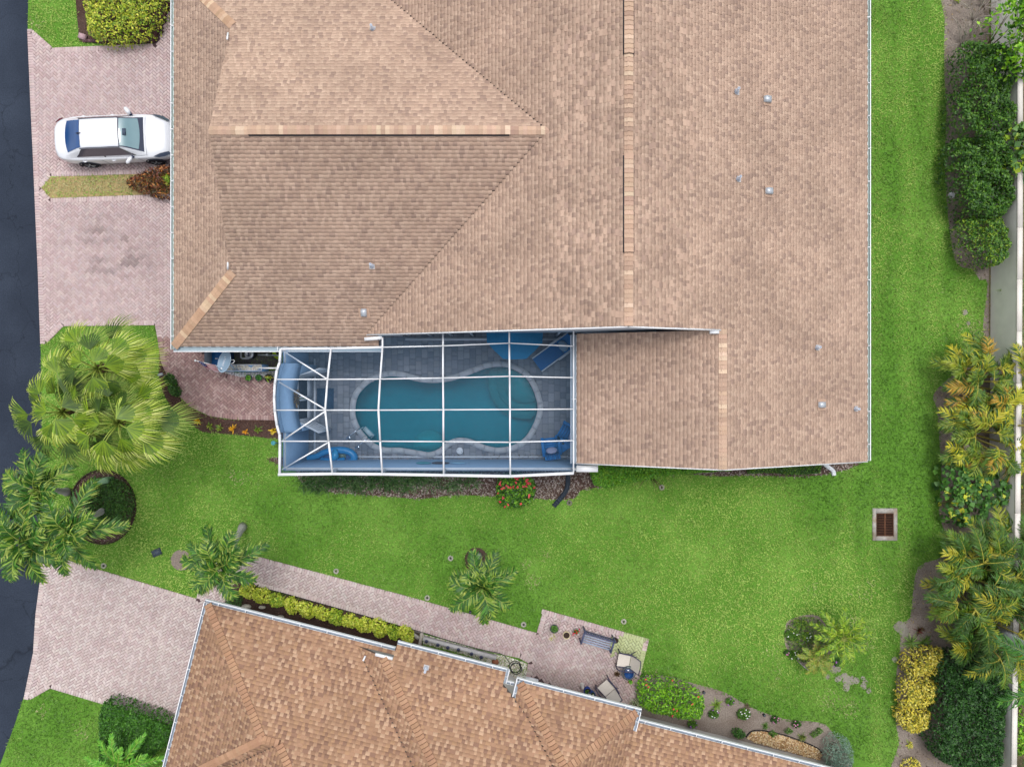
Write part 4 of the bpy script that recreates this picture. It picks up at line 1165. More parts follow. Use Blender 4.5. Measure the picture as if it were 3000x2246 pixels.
st = {
    1: [(970, 1021, HR), (960, 1111, HP), (953, 1201, HM), (963, 1292, HP), (974, 1383, HR)],
    2: [(1121, 1017, HR), (1114, 1110, HP), (1109, 1201, HM), (1114, 1292, HP), (1120, 1384, HR)],
    3: [(1298, 1013, HR), (1298, 1107, HP), (1299, 1200, HM), (1299, 1293, HP), (1300, 1387, HR)],
    4: [(1492, 1005, HR), (1493, 1102, HP), (1494, 1199, HM), (1494, 1295, HP), (1495, 1390, HR)],
    5: [(1680, 1014, HR), (1680, 1106, HR + .1), (1680, 1198, HR + .15), (1680, 1290, HR + .1), (1680, 1381, HR)],
}
for s_, L in st.items():
    for r, p in enumerate(L): G[s_, r] = np.array(W(*p))
top = {2: (1121, 990, 3.2), 3: (1298, 978, 3.25), 4: (1492, 967, 3.3), 5: (1680, 958, 3.3)}
for s_, p in top.items(): G[s_, -1] = np.array(W(*p))
rim = [np.array(W(*p)) for p in ((823, 1021, HR), (820, 1062, HR), (812, 1085, HR), (806, 1125, HR), (804, 1165, HR), (806, 1205, HR), (812, 1245, HR), (820, 1272, HR), (821, 1300, HR), (820, 1385, HR))]
RW = {0: np.array(W(824, 1022, HR)), 1: np.array(W(810, 1111, HR)), 2: np.array(W(808, 1201, HR)), 3: np.array(W(821, 1292, HR)), 4: np.array(W(821, 1385, HR))}
def cbeam(a, b, w=0.09, h=0.12, nm='beam'): MB().beam(a, b, w, h).build(nm, M_PAINT, cage)
for s_ in (1, 2, 3, 4, 5):
    lo = -1 if s_ >= 2 else 0
    for r in range(lo, 4): cbeam(G[s_, r], G[s_, r + 1], 0.055 if s_ < 5 else 0.045, 0.10)
for s_ in (1, 2, 3, 4):
    for r in (0, 1, 2, 3): cbeam(G[s_, r] - (0, 0, .01), G[s_ + 1, r] - (0, 0, .01), 0.04, 0.05, 'purlin')
for r in (1, 2, 3): cbeam(RW[r] - (0, 0, .01), G[1, r] - (0, 0, .01), 0.04, 0.05, 'purlin')
for a, b in (((828, 1027, HR), (958, 1110, HP)), ((819, 1120, HR + .02), (950, 1197, HM)), ((828, 1289, HR + .02), (950, 1206, HM)), ((826, 1375, HR), (959, 1297, HP))):
    cbeam(np.array(W(*a)) - (0, 0, .02), np.array(W(*b)) - (0, 0, .02), 0.045, 0.05, 'brace')
for a, b in zip(rim[:-1], rim[1:]): cbeam(a, b, 0.07, 0.14, 'rim')
for s_ in (1, 2, 3, 4): cbeam(G[s_, 4] - (0, .05, 0), G[s_ + 1, 4] - (0, .05, 0), 0.09, 0.16, 'rim')
cbeam(rim[-1] - (0.05, .05, 0), G[1, 4] - (0, .05, 0), 0.09, 0.16, 'rim')
cbeam(RW[0], G[1, 0], 0.08, 0.1, 'rim'); cbeam(G[1, 0], G[2, 0], 0.075, 0.1, 'rim')
def pane(*p): MB().add([tuple(q) for q in p], [tuple(range(len(p)))]).build('screen_panel', m_scr, cage)
for s_ in (1, 2, 3, 4):
    for r in range(4): pane(G[s_, r], G[s_, r + 1], G[s_ + 1, r + 1], G[s_ + 1, r])
for s_ in (2, 3, 4): pane(G[s_, -1], G[s_, 0], G[s_ + 1, 0], G[s_ + 1, -1])
pane(rim[0], rim[1], rim[2], RW[1], G[1, 1]); pane(rim[0], G[1, 1], G[1, 0])
pane(RW[1], rim[3], rim[4], RW[2], G[1, 2]); pane(RW[1], G[1, 2], G[1, 1])
pane(RW[2], rim[5], rim[6], rim[7], RW[3], G[1, 2]); pane(RW[3], G[1, 3], G[1, 2])
pane(RW[3], rim[8], rim[9], G[1, 3]); pane(rim[9], G[1, 4], G[1, 3])
# side screens between the wall top and the rim, with posts
dn_ = lambda p, z: (p[0], p[1], z)
S_in = [dn_(rim[-1], 0)] + [G[k, 4] for k in (1, 2, 3, 4, 5)]
for a, b in zip(S_in[:-1], S_in[1:]): pane(dn_(a, HR - .08), dn_(b, HR - .08), (b[0], WYS - .07, 2.72), (a[0], WYS - .07, 2.72))
for a, b in zip(rim[:-1], rim[1:]):
    pane(dn_(a, HR - .08), dn_(b, HR - .08), (max(b[0], -8.62), b[1], 2.78), (max(a[0], -8.62), a[1], 2.78))
for p in S_in[1:]: MB().beam((p[0], WYS - .07, 2.7), (p[0], p[1] - .05, HR - .08), 0.06, 0.06, up=(0, 1, 0)).build('post', M_PAINT, cage)
MB().beam((WXW, WYS - .07, 2.73), (2.6, WYS - .07, 2.73), 0.10, 0.05).build('sill_rail', M_PAINT, cage)
MB().beam((WXW - .02, -1.82, 2.78), (WXW - .02, WYS, 2.78), 0.06, 0.05).build('sill_rail', M_PAINT, cage)
MB().beam((WXW - .02, 1.28, 2.78), (WXW - .02, 0.76, 2.78), 0.06, 0.05).build('sill_rail', M_PAINT, cage)

# ------------------------------------------------------------------ things inside the court
zd = ZD + 0.013
def thing_mesh(mb, name, m, label, cat, group=None, at_=None, smooth=False):
    o = mb.build(name, m, origin=at_, smooth=smooth); return tag(o, label, cat, group)
thing_mesh(MB().box((W(954, 0)[0], W(0, 1168)[1], zd + .008), (0.68, 0.86, 0.015), col=S(60, 84, 110)), 'door_mat', M_MATT, 'dark blue rectangular mat on the deck before the double door', 'mat', at_=W(954, 1168, zd))
# wreath
wr = MB()
cx, cy, cz = -8.07, -0.56, 2.35
for k in range(40):
    a = 2 * math.pi * k / 40 + random.uniform(-.1, .1); d = np.array((random.uniform(0.0, 0.25), math.cos(a), math.sin(a)))
    wr.beam(np.array((cx, cy, cz)) + d * 0.12, np.array((cx, cy, cz)) + d * random.uniform(0.28, 0.4), 0.03, 0.02, col=jit(random.choice([S(150, 120, 80), S(170, 140, 96), S(110, 92, 70)])))
wr.lathe([(0.16, 0), (0.16, 0.03), (0.05, 0.05)], (cx, cy, cz), 16, S(140, 116, 84), tilt=Matrix.Rotation(math.pi / 2, 3, 'Y'))
thing_mesh(wr, 'wreath', M_MATT, 'twiggy brown wreath hanging over the courtyard double door', 'wreath', at_=(cx, cy, cz))
# wall ornaments
for px, lab, col in ((1240, 'turquoise fish ornament on the courtyard wall', S(90, 160, 170)), (1290, 'dark oval ornament on the courtyard wall between two fish', S(84, 76, 80)), (1342, 'pale blue slim fish ornament on the courtyard wall', S(150, 190, 214))):
    x0 = W(px, 0, 1.9)[0]; mb = MB()
    wd = 0.30 if px != 1290 else 0.36
    mb.ball((x0, WYS + 0.05, 1.8), 0.2, 12, 6, col, (wd / 0.2, 0.25, 0.55))
    mb.add([(x0 + wd, WYS + .05, 1.8), (x0 + wd + .15, WYS + .05, 1.92), (x0 + wd + .15, WYS + .05, 1.68)], [(0, 1, 2), (2, 1, 0)], col)
    thing_mesh(mb, 'wall_ornament', M_ATTR, lab, 'ornament', 'ornaments on the courtyard wall', at_=(x0, WYS, 1.8))
# inflatable
fl = empty('pool_float', W(965, 1342, zd), 'long blue inflatable float lying by the courtyard wall', 'pool float')
BL, BD = S(40, 150, 214), S(26, 96, 160)
pathf = smooth_closed([W(px, py, 0.2) for px, py in ((890, 1354), (902, 1342), (928, 1336), (952, 1324), (985, 1318), (1018, 1321), (1036, 1334), (1034, 1350), (1008, 1358), (958, 1361), (915, 1361))], 4)
rs_ = [0.11 + 0.04 * min(1, max(0, (p[0] + 8.4) / 1.5)) for p in pathf]
MB().tube(pathf, rs_, 10, BL, closed=True).build('ring', mat('float_vinyl', src='attr', rough=0.3, spec=0.5, noise=0.05, nscale=4), fl, smooth=True)
MB().sheet([(p[0], p[1]) for p in pathf], 0.12, BD).build('floor', MATS['float_vinyl'], fl)
MB().tube([W(940, 1345, .27), W(975, 1352, .3), W(1010, 1345, .27)], [0.09, 0.13, 0.09], 10, BL).build('seat', MATS['float_vinyl'], fl, smooth=True)
MB().tube([W(975, 1352, .36), W(982, 1334, .44), W(983, 1317, .36)], [0.10, 0.16, 0.10], 10, S(60, 170, 224)).build('backrest', MATS['float_vinyl'], fl, smooth=True)
MB().box((*W(1003, 1333)[:2], 0.14), (0.34, 0.2, 0.04), col=S(130, 150, 130)).build('window', MATS['float_vinyl'], fl)
# pool ladder
ld = empty('pool_ladder', W(1050, 1285, zd), 'steel pool ladder with curved handrails at the left pool edge', 'ladder')
for a, b in (((1024, 1282), (1064, 1252)), ((1050, 1309), (1090, 1278))):
    A, B = np.array(W(*a)), np.array(W(*b)); C_ = (A + B) / 2
    pts = [A + (0, 0, .03), A + (0, 0, .55), A * .8 + B * .2 + (0, 0, .78), C_ + (0, 0, .85), B + (0, 0, .7), B + (0, 0, -.5)]
    r0 = MB().tube(smooth_open(pts, 5), 0.024, 8).build('handrail', M_CHROME, ld, smooth=True)
    MB().lathe([(0.07, 0), (0.07, 0.02), (0.03, 0.035)], A + (0, 0, zd), 14).build('collar', M_CHROME, r0)
p, q = np.array(W(1064, 1252)), np.array(W(1090, 1278))
for z in (-0.06, -0.35):
    MB().beam(p + (0.02, -.02, z), q + (.02, -.02, z), 0.18, 0.035).build('tread', mat('ladder_tread', S(190, 214, 220), 0.4, noise=0.03), ld)
sk = empty('skimmer_lid', W(1347, 1320, zd), 'round white skimmer lid set in the deck below the pool', 'lid')
MB().lathe([(0.135, 0), (0.135, 0.012), (0.125, 0.02), (0.0, 0.022)], W(1347, 1320, zd), 24).build('disc', M_PAINT, sk)
for dx in (-.07, .07): MB().box((W(1347, 0)[0] + dx, W(0, 1320)[1] - dx * .6, zd + .022), (0.025, 0.025, 0.006), col=S(60, 60, 66)).build('finger_hole', M_ATTR, sk)

def oriented(c, a):
    "local (x along, y across, z) -> world"
    cs, sn = math.cos(a), math.sin(a)
    return lambda x, y, z: np.array((c[0] + x * cs - y * sn, c[1] + x * sn + y * cs, c[2] + z))
# sun lounger under the screen
m_sling = mat('sling_fabric', src='attr', rough=0.75, noise=0.06, nscale=20)
fo, he = np.array(W(1573, 1069, .35)), np.array(W(1640, 1020, .35))
ang = math.atan2(he[1] - fo[1], he[0] - fo[0])
L0 = empty('sun_lounger', (fo[0], fo[1], zd), 'white framed sun lounger with blue sling, right of the blue umbrella', 'sun lounger')
f = oriented((fo[0], fo[1], zd), ang)
BS = S(28, 108, 176)
MB().add([f(0, -.29, .33), f(1.15, -.29, .33), f(1.15, .29, .33), f(0, .29, .33)], [(0, 1, 2, 3)], BS).build('seat', m_sling, L0)
MB().add([f(1.17, -.29, .34), f(1.72, -.29, .68), f(1.72, .29, .68), f(1.17, .29, .34)], [(0, 1, 2, 3)], S(40, 124, 190)).build('backrest', m_sling, L0)
for s_ in (-.32, .32):
    MB().tube([f(0, s_, .34), f(1.15, s_, .34), f(1.74, s_, .70)], 0.026, 8).build('side_rail', M_PAINT, L0)
    MB().tube([f(.85, s_ * 1.12, .36), f(.95, s_ * 1.12, .56), f(1.45, s_ * 1.12, .58)], 0.026, 8).build('armrest', M_PAINT, L0)
    for x in (.12, 1.25): MB().tube([f(x, s_, .34), f(x, s_, .0)], 0.022, 6).build('leg', M_PAINT, L0)
cush = MB(); cush.ball((0, 0, 0), 1, 12, 8, S(150, 176, 196), (0.17, 0.24, 0.07))
c_ = f(1.28, 0.0, .50); cs, sn = math.cos(ang), math.sin(ang)
cush.v = [(c_[0] + v[0] * cs - v[1] * sn, c_[1] + v[0] * sn + v[1] * cs, c_[2] + v[2] + v[0] * .55) for v in cush.v]
thing_mesh(cush, 'cushion', m_sling, 'pale blue patterned cushion on the blue sun lounger', 'cushion', at_=tuple(c_), smooth=True)
# umbrella
uc = W(1508, 968, 2.3); um = empty('umbrella', (uc[0], uc[1], zd), 'open blue patio umbrella half under the gable eave', 'umbrella')
R_, hc, he_ = 1.14, 2.45, 2.0
m_can = mat('canopy_cloth', src='attr', rough=0.8, noise=0.05, nscale=8)
for k in range(8):
    a, b = math.radians(22.5 + 45 * k), math.radians(67.5 + 45 * k); m_ = (a + b) / 2
    MB().add([(uc[0], uc[1], hc), (uc[0] + R_ * math.cos(a), uc[1] + R_ * math.sin(a), he_), (uc[0] + R_ * .94 * math.cos(m_), uc[1] + R_ * .94 * math.sin(m_), he_ + .05), (uc[0] + R_ * math.cos(b), uc[1] + R_ * math.sin(b), he_)], [(0, 1, 2), (0, 2, 3)], S(24, 128, 176)).build('canopy_panel', m_can, um)
MB().tube([(uc[0], uc[1], zd), (uc[0], uc[1], hc + .06)], 0.025, 8).build('pole', M_METAL, um)
MB().lathe([(0.25, 0), (0.25, 0.06), (0.06, 0.12)], (uc[0], uc[1], zd), 18, S(90, 94, 100)).build('base', M_ATTR, um)
# joined pair of adirondack chairs
AB, AB2 = S(34, 128, 200), S(24, 110, 182)
ad = empty('double_chair', W(1640, 1290, zd), 'blue joined adirondack chairs with a small table between, beside the pool', 'chair')
m_ad = mat('chair_lumber', src='attr', rough=0.5, spec=0.4, noise=0.05, nscale=10)
def adir(c, a, par):
    f = oriented((c[0], c[1], zd), a)          # x points to the front
    nd = par
    for k in range(6):
        x = -0.2 + k * 0.105
        MB().beam(f(x, -.27, .30 + .02 * k), f(x, .27, .30 + .02 * k), 0.095, 0.022, AB).build('seat_slat', m_ad, nd)
    for k in range(7):
        y = -.27 + k * .09; tp = 0.88 - 0.9 * y * y
        MB().beam(f(-.22, y, .27), f(-.42 - 0.04, y, tp), 0.082, 0.022, AB2 if k % 2 else AB, up=(math.cos(a), math.sin(a), .3)).build('back_slat', m_ad, nd)
    for s_ in (-1, 1):
        MB().beam(f(-.34, s_ * .33, .56), f(.42, s_ * .33, .56), 0.12, 0.026, AB).build('armrest', m_ad, nd)
        MB().beam(f(.34, s_ * .31, 0), f(.34, s_ * .31, .56), 0.09, 0.03, AB, up=(1, 0, 0)).build('leg', m_ad, nd)
        MB().beam(f(-.5, s_ * .27, .05), f(.34, s_ * .27, .33), 0.03, 0.1, AB).build('side_board', m_ad, nd)
a1, a2 = math.radians(97), math.radians(150)
ch1, ch2 = W(1613, 1306), W(1662, 1268)
adir(ch1, a1, ad); adir(ch2, a2, ad)
tb = MB().prism([W(*p)[:2] for p in ((1637, 1283), (1672, 1290), (1678, 1300), (1641, 1325))], 0.52, 0.55, AB, bottom=True).build('table_top', m_ad, ad)
MB().lathe([(0.055, 0.0), (0.055, 0.012), (0.035, 0.012)], W(1650, 1298, .551), 14, S(40, 54, 66)).build('cup_ring', M_ATTR, tb)
def pillow(c, a, lab, col=S(176, 178, 206), tilt=0.4):
    mb = MB(); mb.ball((0, 0, 0), 1, 14, 8, col, (0.13, 0.23, 0.07))
    cs, sn = math.cos(a), math.sin(a)
    mb.v = [(c[0] + v[0] * cs - v[1] * sn, c[1] + v[0] * sn + v[1] * cs, c[2] + v[2] - v[0] * tilt) for v in mb.v]
    thing_mesh(mb, 'cushion', m_sling, lab, 'cushion', at_=tuple(c), smooth=True)
f1, f2 = oriented((ch1[0], ch1[1], zd), a1), oriented((ch2[0], ch2[1], zd), a2)
pillow(f1(-.14, 0, .42), a1, 'lilac cushion on the lower blue chair by the pool')
pillow(f2(-.20, 0, .42), a2, 'lilac cushion on the upper blue chair beside the gutter')
# ================================================================== vegetation
def base_of(poly): return (sum(p[0] for p in poly) / len(poly), sum(p[1] for p in poly) / len(poly), 0.0)

def stems(parent, c, n, r, h, col=S(110, 92, 72), th=0.02):
    mb = MB()
    for k in range(n):
        a = random.uniform(0, 6.28); q = r * random.random() ** 0.5
        x, y = c[0] + q * math.cos(a), c[1] + q * math.sin(a)
        mb.tube([(c[0] + (x - c[0]) * .35, c[1] + (y - c[1]) * .35, 0), ((x + c[0]) / 2 + random.uniform(-.05, .05), (y + c[1]) / 2, h * .5), (x, y, h)], [th, th * .7, th * .35], 5, jit(col, .2))
    o = mb.build('stem', M_BARK, parent); o['kind'] = 'stuff'
    return o

def shrub(name, poly_px, h, n, L, Wd, pal, label, cat='shrub', group=None, hpx=None, lump=0.25, lsc=2.5, edge=0.35, up=0.55, seed=1, flowers=None, flat=False, side=True, nst=14):
    "leaves over a lumpy height field inside an outline; outline read at the height hpx"
    poly = WP(poly_px, h * 0.7 if hpx is None else hpx)
    if len(poly) > 4 and not flat: poly = smooth_closed(poly, 3)
    c = base_of(poly)
    t = empty(name, c, label, cat, group)
    X, Y = sample_poly(poly, n)
    d = edge_dist(poly, X, Y)
    f = np.clip(d / edge, 0, 1); f = np.sqrt(1 - (1 - f) ** 2)
    lum = vnoise(X, Y, lsc, seed) * 0.6 + vnoise(X, Y, lsc * 2.7, seed + 9) * 0.4
    top = h * (0.45 + 0.55 * f) * (1 - lump + 2 * lump * lum * 0.9)
    Z = top - h * 0.16 * rng.random(n) ** 2
    if side:
        sd_ = (d < edge * 0.5) & (rng.random(n) < 0.5)
        Z = np.where(sd_, top * rng.uniform(0.1, 1, n), Z)
    a = rng.uniform(0, 2 * math.pi, n); el = rng.normal(0.35, 0.5, n)
    D = np.stack([np.cos(a) * np.cos(el), np.sin(a) * np.cos(el), np.sin(el)], 1)
    N = np.stack([rng.normal(0, up, n), rng.normal(0, up, n), np.ones(n)], 1)
    ll = L * rng.uniform(0.7, 1.25, n)
    V, Fc = leaf_arrays(np.stack([X, Y, Z], 1) - D * ll[:, None] * 0.4, D, N, ll, Wd * ll / L, 0.18)
    C = pick(pal, n, 0.2)
    o = MB().bulk(V, Fc, np.repeat(C, 2, 0)).build('foliage', M_LEAF, t)
    o['kind'] = 'stuff'
    r = math.sqrt(abs(sum(poly[i][0] * poly[(i + 1) % len(poly)][1] - poly[(i + 1) % len(poly)][0] * poly[i][1] for i in range(len(poly)))) / 2 / math.pi)
    stems(t, c, nst, r * 0.85, h * 0.75)
    if flowers:
        nf, fp, fr = flowers
        i = rng.choice(n, nf, replace=False)
        for k in i:
            mb = MB(); col = jit(random.choice(fp), .1)
            for q in range(5):
                mb.ball((X[k] + random.uniform(-fr, fr) * .7, Y[k] + random.uniform(-fr, fr) * .7, top[k] + fr * .4), fr * .55, 6, 4, col)
            mb.build('flower_head', M_LEAF, t)
    return t

def rosette(name, c, n, L, Wd, pal, label, cat='plant', group=None, el=(0.5, 1.2), droop=0.6, z0=0.02, parent=None, pname='foliage', seg=3, spread=0.03):
    "strap leaves arching out from one point"
    t = parent if parent is not None else empty(name, (c[0], c[1], 0), label, cat, group)
    mb = MB()
    for k in range(n):
        a = random.uniform(0, 2 * math.pi); e = random.uniform(*el); ll = L * random.uniform(0.65, 1.1); w = Wd * random.uniform(.8, 1.15)
        d = np.array((math.cos(a) * math.cos(e), math.sin(a) * math.cos(e), math.sin(e))); sdv = np.array((-math.sin(a), math.cos(a), 0))
        p = np.array((c[0] + random.uniform(-spread, spread), c[1] + random.uniform(-spread, spread), z0)); V = []
        for q in range(seg + 1):
            s_ = q / seg; ww = w * (0.55 + 0.9 * s_) * (1 - s_ ** 3) if q else w * .5
            pos = p + d * ll * s_ - np.array((0, 0, 1)) * droop * ll * s_ * s_ * math.cos(e)
            pos[2] = max(pos[2], 0.015)
            V += [pos - sdv * ww / 2, pos + sdv * ww / 2]
        mb.add(V, [(2 * i, 2 * i + 1, 2 * i + 3, 2 * i + 2) for i in range(seg)], jit(random.choice(pal), .15))
    mb.build(pname, M_LEAF, t)
    return t

# ---------------------------------------------------------------- palms
def feather_frond(base, az, el, L, nl, ll, wl, pal, droop=0.9, vee=0.35, tipcol=None, curl=0.0, rach=S(150, 160, 80)):
    "returns an MB holding rachis and leaflets of one arching frond"
    mb = MB()
    d0 = np.array((math.cos(az), math.sin(az), 0.0)); up = np.array((0, 0, 1.0))
    sdv = np.array((-math.sin(az), math.cos(az), 0.0))
    def pos(s): return np.asarray(base) + d0 * L * (s * math.cos(el) + 0.12 * s * s) + up * L * (math.sin(el) * s - droop * 0.55 * s * s) + sdv * curl * L * s * s
    pts = [pos(q / 10) for q in range(11)]
    mb.tube(pts, [0.022 - 0.0018 * q for q in range(11)], 5, rach)
    P, D, N, LL = [], [], [], []
    for i in range(nl):
        s = 0.14 + 0.86 * (i + 0.5) / nl
        p = pos(s); tg = pos(min(1, s + .03)) - pos(s - .03); tg /= np.linalg.norm(tg)
        sd2 = np.cross(tg, up); sd2 /= np.linalg.norm(sd2) + 1e-9; nn = np.cross(sd2, tg)
        k = math.sin(math.pi * (0.15 + 0.8 * s)) ** 0.7
        for sg in (-1, 1):
            fw = 0.6 + 0.6 * s + random.uniform(-.3, .3)
            dd = sd2 * sg + tg * fw + nn * (vee + random.uniform(-.4, .4))
            P.append(p); D.append(dd); N.append(nn + sd2 * sg * random.uniform(-.5, .5)); LL.append(ll * k * random.uniform(.7, 1.2))
    P, D, N, LL = map(np.array, (P, D, N, LL))
    n = len(P)
    # each leaflet: two bent segments so the tips hang
    D = D / np.linalg.norm(D, axis=1, keepdims=True)
    Sd = np.cross(D, N); Sd /= np.linalg.norm(Sd, axis=1, keepdims=True) + 1e-9
    l_ = LL[:, None]; w_ = np.full((n, 1), wl)
    m1 = P + D * l_ * .5; tp = P + D * l_ * .95 - up * l_ * rng.uniform(.1, .5, (n, 1))
    V = np.stack([P - Sd * w_ * .25, P + Sd * w_ * .25, m1 - Sd * w_ * .5, m1 + Sd * w_ * .5, tp], 1).reshape(-1, 3)
    i5 = (np.arange(n) * 5)[:, None]
    C = pick(pal, n, .22)
    if tipcol is not None:
        br = rng.random((n, 1)) < .24
        C = np.where(br, C * .5 + pick(tipcol, n, .12) * .5, C * .8)
        Ct = np.where(rng.random((n, 1)) < .3, C * .5 + pick(tipcol, n, .12) * .5, C)
    else:
        Ct = C
    mb.bulk(V, (i5 + np.array([[0, 1, 3, 2]])).reshape(-1, 4), C)
    mb.bulk(V, (i5 + np.array([[2, 3, 4]])).reshape(-1, 3), Ct)
    return mb

def trunk(parent, a, b, r0, r1, col, bend=(0, 0), flare=1.5, name='trunk', rings=True):
    a, b = np.array(a, float), np.array(b, float); pts, rs, m_ = [], [], 12
    for q in range(m_ + 1):
        s = q / m_; p = a + (b - a) * s + np.array((bend[0], bend[1], 0)) * math.sin(math.pi * s)
        pts.append(p); rs.append((r0 + (r1 - r0) * s) * (1 + (flare - 1) * max(0, 1 - s * 7)) * (1 + (.03 if q % 2 else -.03)))
    MB().tube(pts, rs, 10, col).build(name, M_BARK, parent, smooth=True)

def feather_palm(name, foot, crown, nf, L, ll, wl, pal, label, tip=None, group=None, r=0.11, tcol=S(186, 184, 178), nl=42, els=(0.1, 1.1), droop=0.95, a0=None, cshaft=True, azs=None):
    t = empty(name, (foot[0], foot[1], 0), label, 'palm tree', group)
    trunk(t, (foot[0], foot[1], 0), crown, r * 1.15, r * 0.8, tcol)
    cr = np.array(crown)
    if cshaft:
        MB().tube([cr - (0, 0, .05), cr + (0, 0, .35), cr + (0, 0, .55)], [r * .95, r * .7, r * .3], 9, S(120, 150, 70)).build('crownshaft', M_BARK, t, smooth=True)
    a0 = random.uniform(0, 6) if a0 is None else a0
    for k in range(nf):
        az = (a0 + k * 2.39996 if azs is None else azs[k % len(azs)] + random.uniform(-.15, .15))
        el = els[0] + (els[1] - els[0]) * (k / max(1, nf - 1)) + random.uniform(-.08, .08)
        mb = feather_frond(cr + (0, 0, .25), az, el, L * random.uniform(.88, 1.08) * (1 - .25 * (k / nf) ** 2), nl, ll, wl, pal, droop=droop * random.uniform(.8, 1.2), tipcol=tip, curl=random.uniform(-.15, .15))
        mb.build('frond', M_LEAF, t)
    return t

GREEN_P = [S(60, 112, 28), S(46, 94, 24), S(76, 132, 34), S(52, 102, 32)]
TIP_P = [S(168, 186, 70), S(146, 172, 58), S(186, 198, 96)]
feather_palm('christmas_palm', W(712, 1541), W(652, 1655, 4.0), 14, 1.35, .52, .058, GREEN_P, 'small palm with grey leaning trunk by the corner of the neighbouring house', TIP_P, 'christmas palms on the lawn', azs=[2.0, 0.35, 3.1, 4.2, 5.9, 1.2, 2.7, 5.2, 3.7, 0.8])
feather_palm('christmas_palm', W(1400, 1628), W(1413, 1720, 3.4), 14, 1.28, .5, .058, GREEN_P, 'small palm in a round mulch ring on the middle lawn', TIP_P, 'christmas palms on the lawn', azs=[1.9, 1.2, 0.3, 5.85, 4.8, 3.6, 2.6, 3.1, 5.3, 0.9, 2.2])
feather_palm('christmas_palm', W(196, 1440), W(116, 1432, 4.6), 11, 1.3, .52, .052, GREEN_P, 'upper palm of the dark clump overhanging the road', TIP_P, 'christmas palms beside the road', azs=[0.6, 2.1, 3.3, 1.4, 2.8, 4.2, 5.2, 3.8, 0.1, 1.0, 4.8])
feather_palm('christmas_palm', W(307, 1493), W(206, 1548, 4.8), 12, 1.45, .55, .055, GREEN_P, 'palm leaning out of the round shrub bed, long fronds over the mulch ring', TIP_P, 'christmas palms beside the road', azs=[6.1, 1.3, 5.3, 4.5, 2.2, 3.2, 3.9, 0.6, 2.8, 4.9, 5.8, 1.8])
feather_palm('christmas_palm', W(150, 1545), W(78, 1580, 5.0), 12, 1.4, .55, .055, GREEN_P, 'lowest palm of the dark clump, fronds over road and drive', TIP_P, 'christmas palms beside the road', azs=[2.4, 3.3, 4.1, 5.0, 5.7, 1.2, 2.9, 4.6, 3.7, 0.2, 2.0, 5.4])

# fan palms
def fan_frond(base, az, el, Lp, R, pal, seg=22, spread=1.95, droop=0.65, roll=0.0):
    mb = MB(); base = np.asarray(base, float)
    d0 = np.array((math.cos(az) * math.cos(el), math.sin(az) * math.cos(el), math.sin(el))); up = np.array((0, 0, 1.0))
    hub = base + d0 * Lp - up * 0.10 * Lp
    mb.tube([base, base + d0 * Lp * .55 + up * .03, hub], [.028, .02, .014], 5, S(150, 170, 70))
    dh = np.array((math.cos(az), math.sin(az), -0.25)); dh /= np.linalg.norm(dh)
    sdv = np.array((-math.sin(az), math.cos(az), roll)); sdv /= np.linalg.norm(sdv)
    nn = np.cross(dh, sdv)
    for k in range(seg):
        t = (k + .5) / seg * 2 - 1; a = t * spread / 2
        dr = dh * math.cos(a) + sdv * math.sin(a) + nn * (0.10 * abs(t))
        dr /= np.linalg.norm(dr); perp = np.cross(nn, dr)
        r_ = R * (1 - .22 * abs(t) ** 2) * random.uniform(.93, 1.06)
        c1, c2 = jit(random.choice(pal[0]), .14), jit(random.choice(pal[1]), .16)
        if k % 2: c1 = tuple(v * .62 for v in c1); c2 = tuple(v * .75 for v in c2)  # every other segment darkened: pleat shading painted into the leaf colour
        z1 = -up * 0.10 * r_; dr2 = -up * r_ * droop * random.uniform(.6, 1.3)
        sg = 1 if k % 2 else -1
        w0, w1 = 0.012, r_ * .55 * spread / seg * .5
        p0, p1 = hub, hub + dr * r_ * .55 + z1 + nn * sg * .03
        p2 = hub + dr * r_ * .8 + z1 * 1.6 + dr2 * .22; p3 = hub + dr * r_ * 1.0 + z1 * 2.0 + dr2 * .75 + perp * random.uniform(-.05, .05)
        V = [p0 - perp * w0, p0 + perp * w0, p1 - perp * w1, p1 + perp * w1, p2 - perp * w1 * .66, p2 + perp * w1 * .66, p3]
        mb.add(V, [(0, 1, 3, 2)], c1); mb.add(V[2:], [(0, 1, 3, 2), (2, 3, 4)], c2)
    return mb
FANP = ([S(136, 172, 28), S(116, 154, 28), S(152, 186, 36), S(100, 138, 30)], [S(170, 192, 66), S(186, 204, 90), S(150, 176, 60), S(202, 214, 120)])
FAND = ([S(78, 112, 30), S(64, 98, 28), S(94, 124, 36)], [S(132, 156, 66), S(112, 140, 56), S(152, 172, 84)])
def fan_palm(foot, crown, nf, Lp, R, label, az0):
    t = empty('fan_palm', (foot[0], foot[1], 0), label, 'palm tree', 'fan palms by the drive')
    trunk(t, (foot[0], foot[1], 0), crown, .2, .16, S(120, 100, 80), flare=1.3)
    for k in range(nf):
        az = az0 + k * 2.39996; s = k / (nf - 1)
        el = -0.30 + 1.5 * s
        fan_frond(np.array(crown) + (0, 0, .12 * s), az, el, Lp * (1.08 - .35 * s) * random.uniform(.7, 1.25), R * random.uniform(.88, 1.08) * (1 - .15 * s), FANP if random.random() < .35 + .55 * s else FAND, droop=.6 - .25 * s, roll=random.uniform(-.6, .6)).build('frond', M_LEAF, t)
fan_palm(W(330, 1075), W(292, 1080, 4.9), 18, 1.0, 1.08, 'upper of three big fan palms, pale green fans next to the drive', 0.4)
fan_palm(W(375, 1190), W(352, 1238, 5.0), 20, 1.1, 1.15, 'lower right of three big fan palms, fans reaching over the lawn', 1.5)
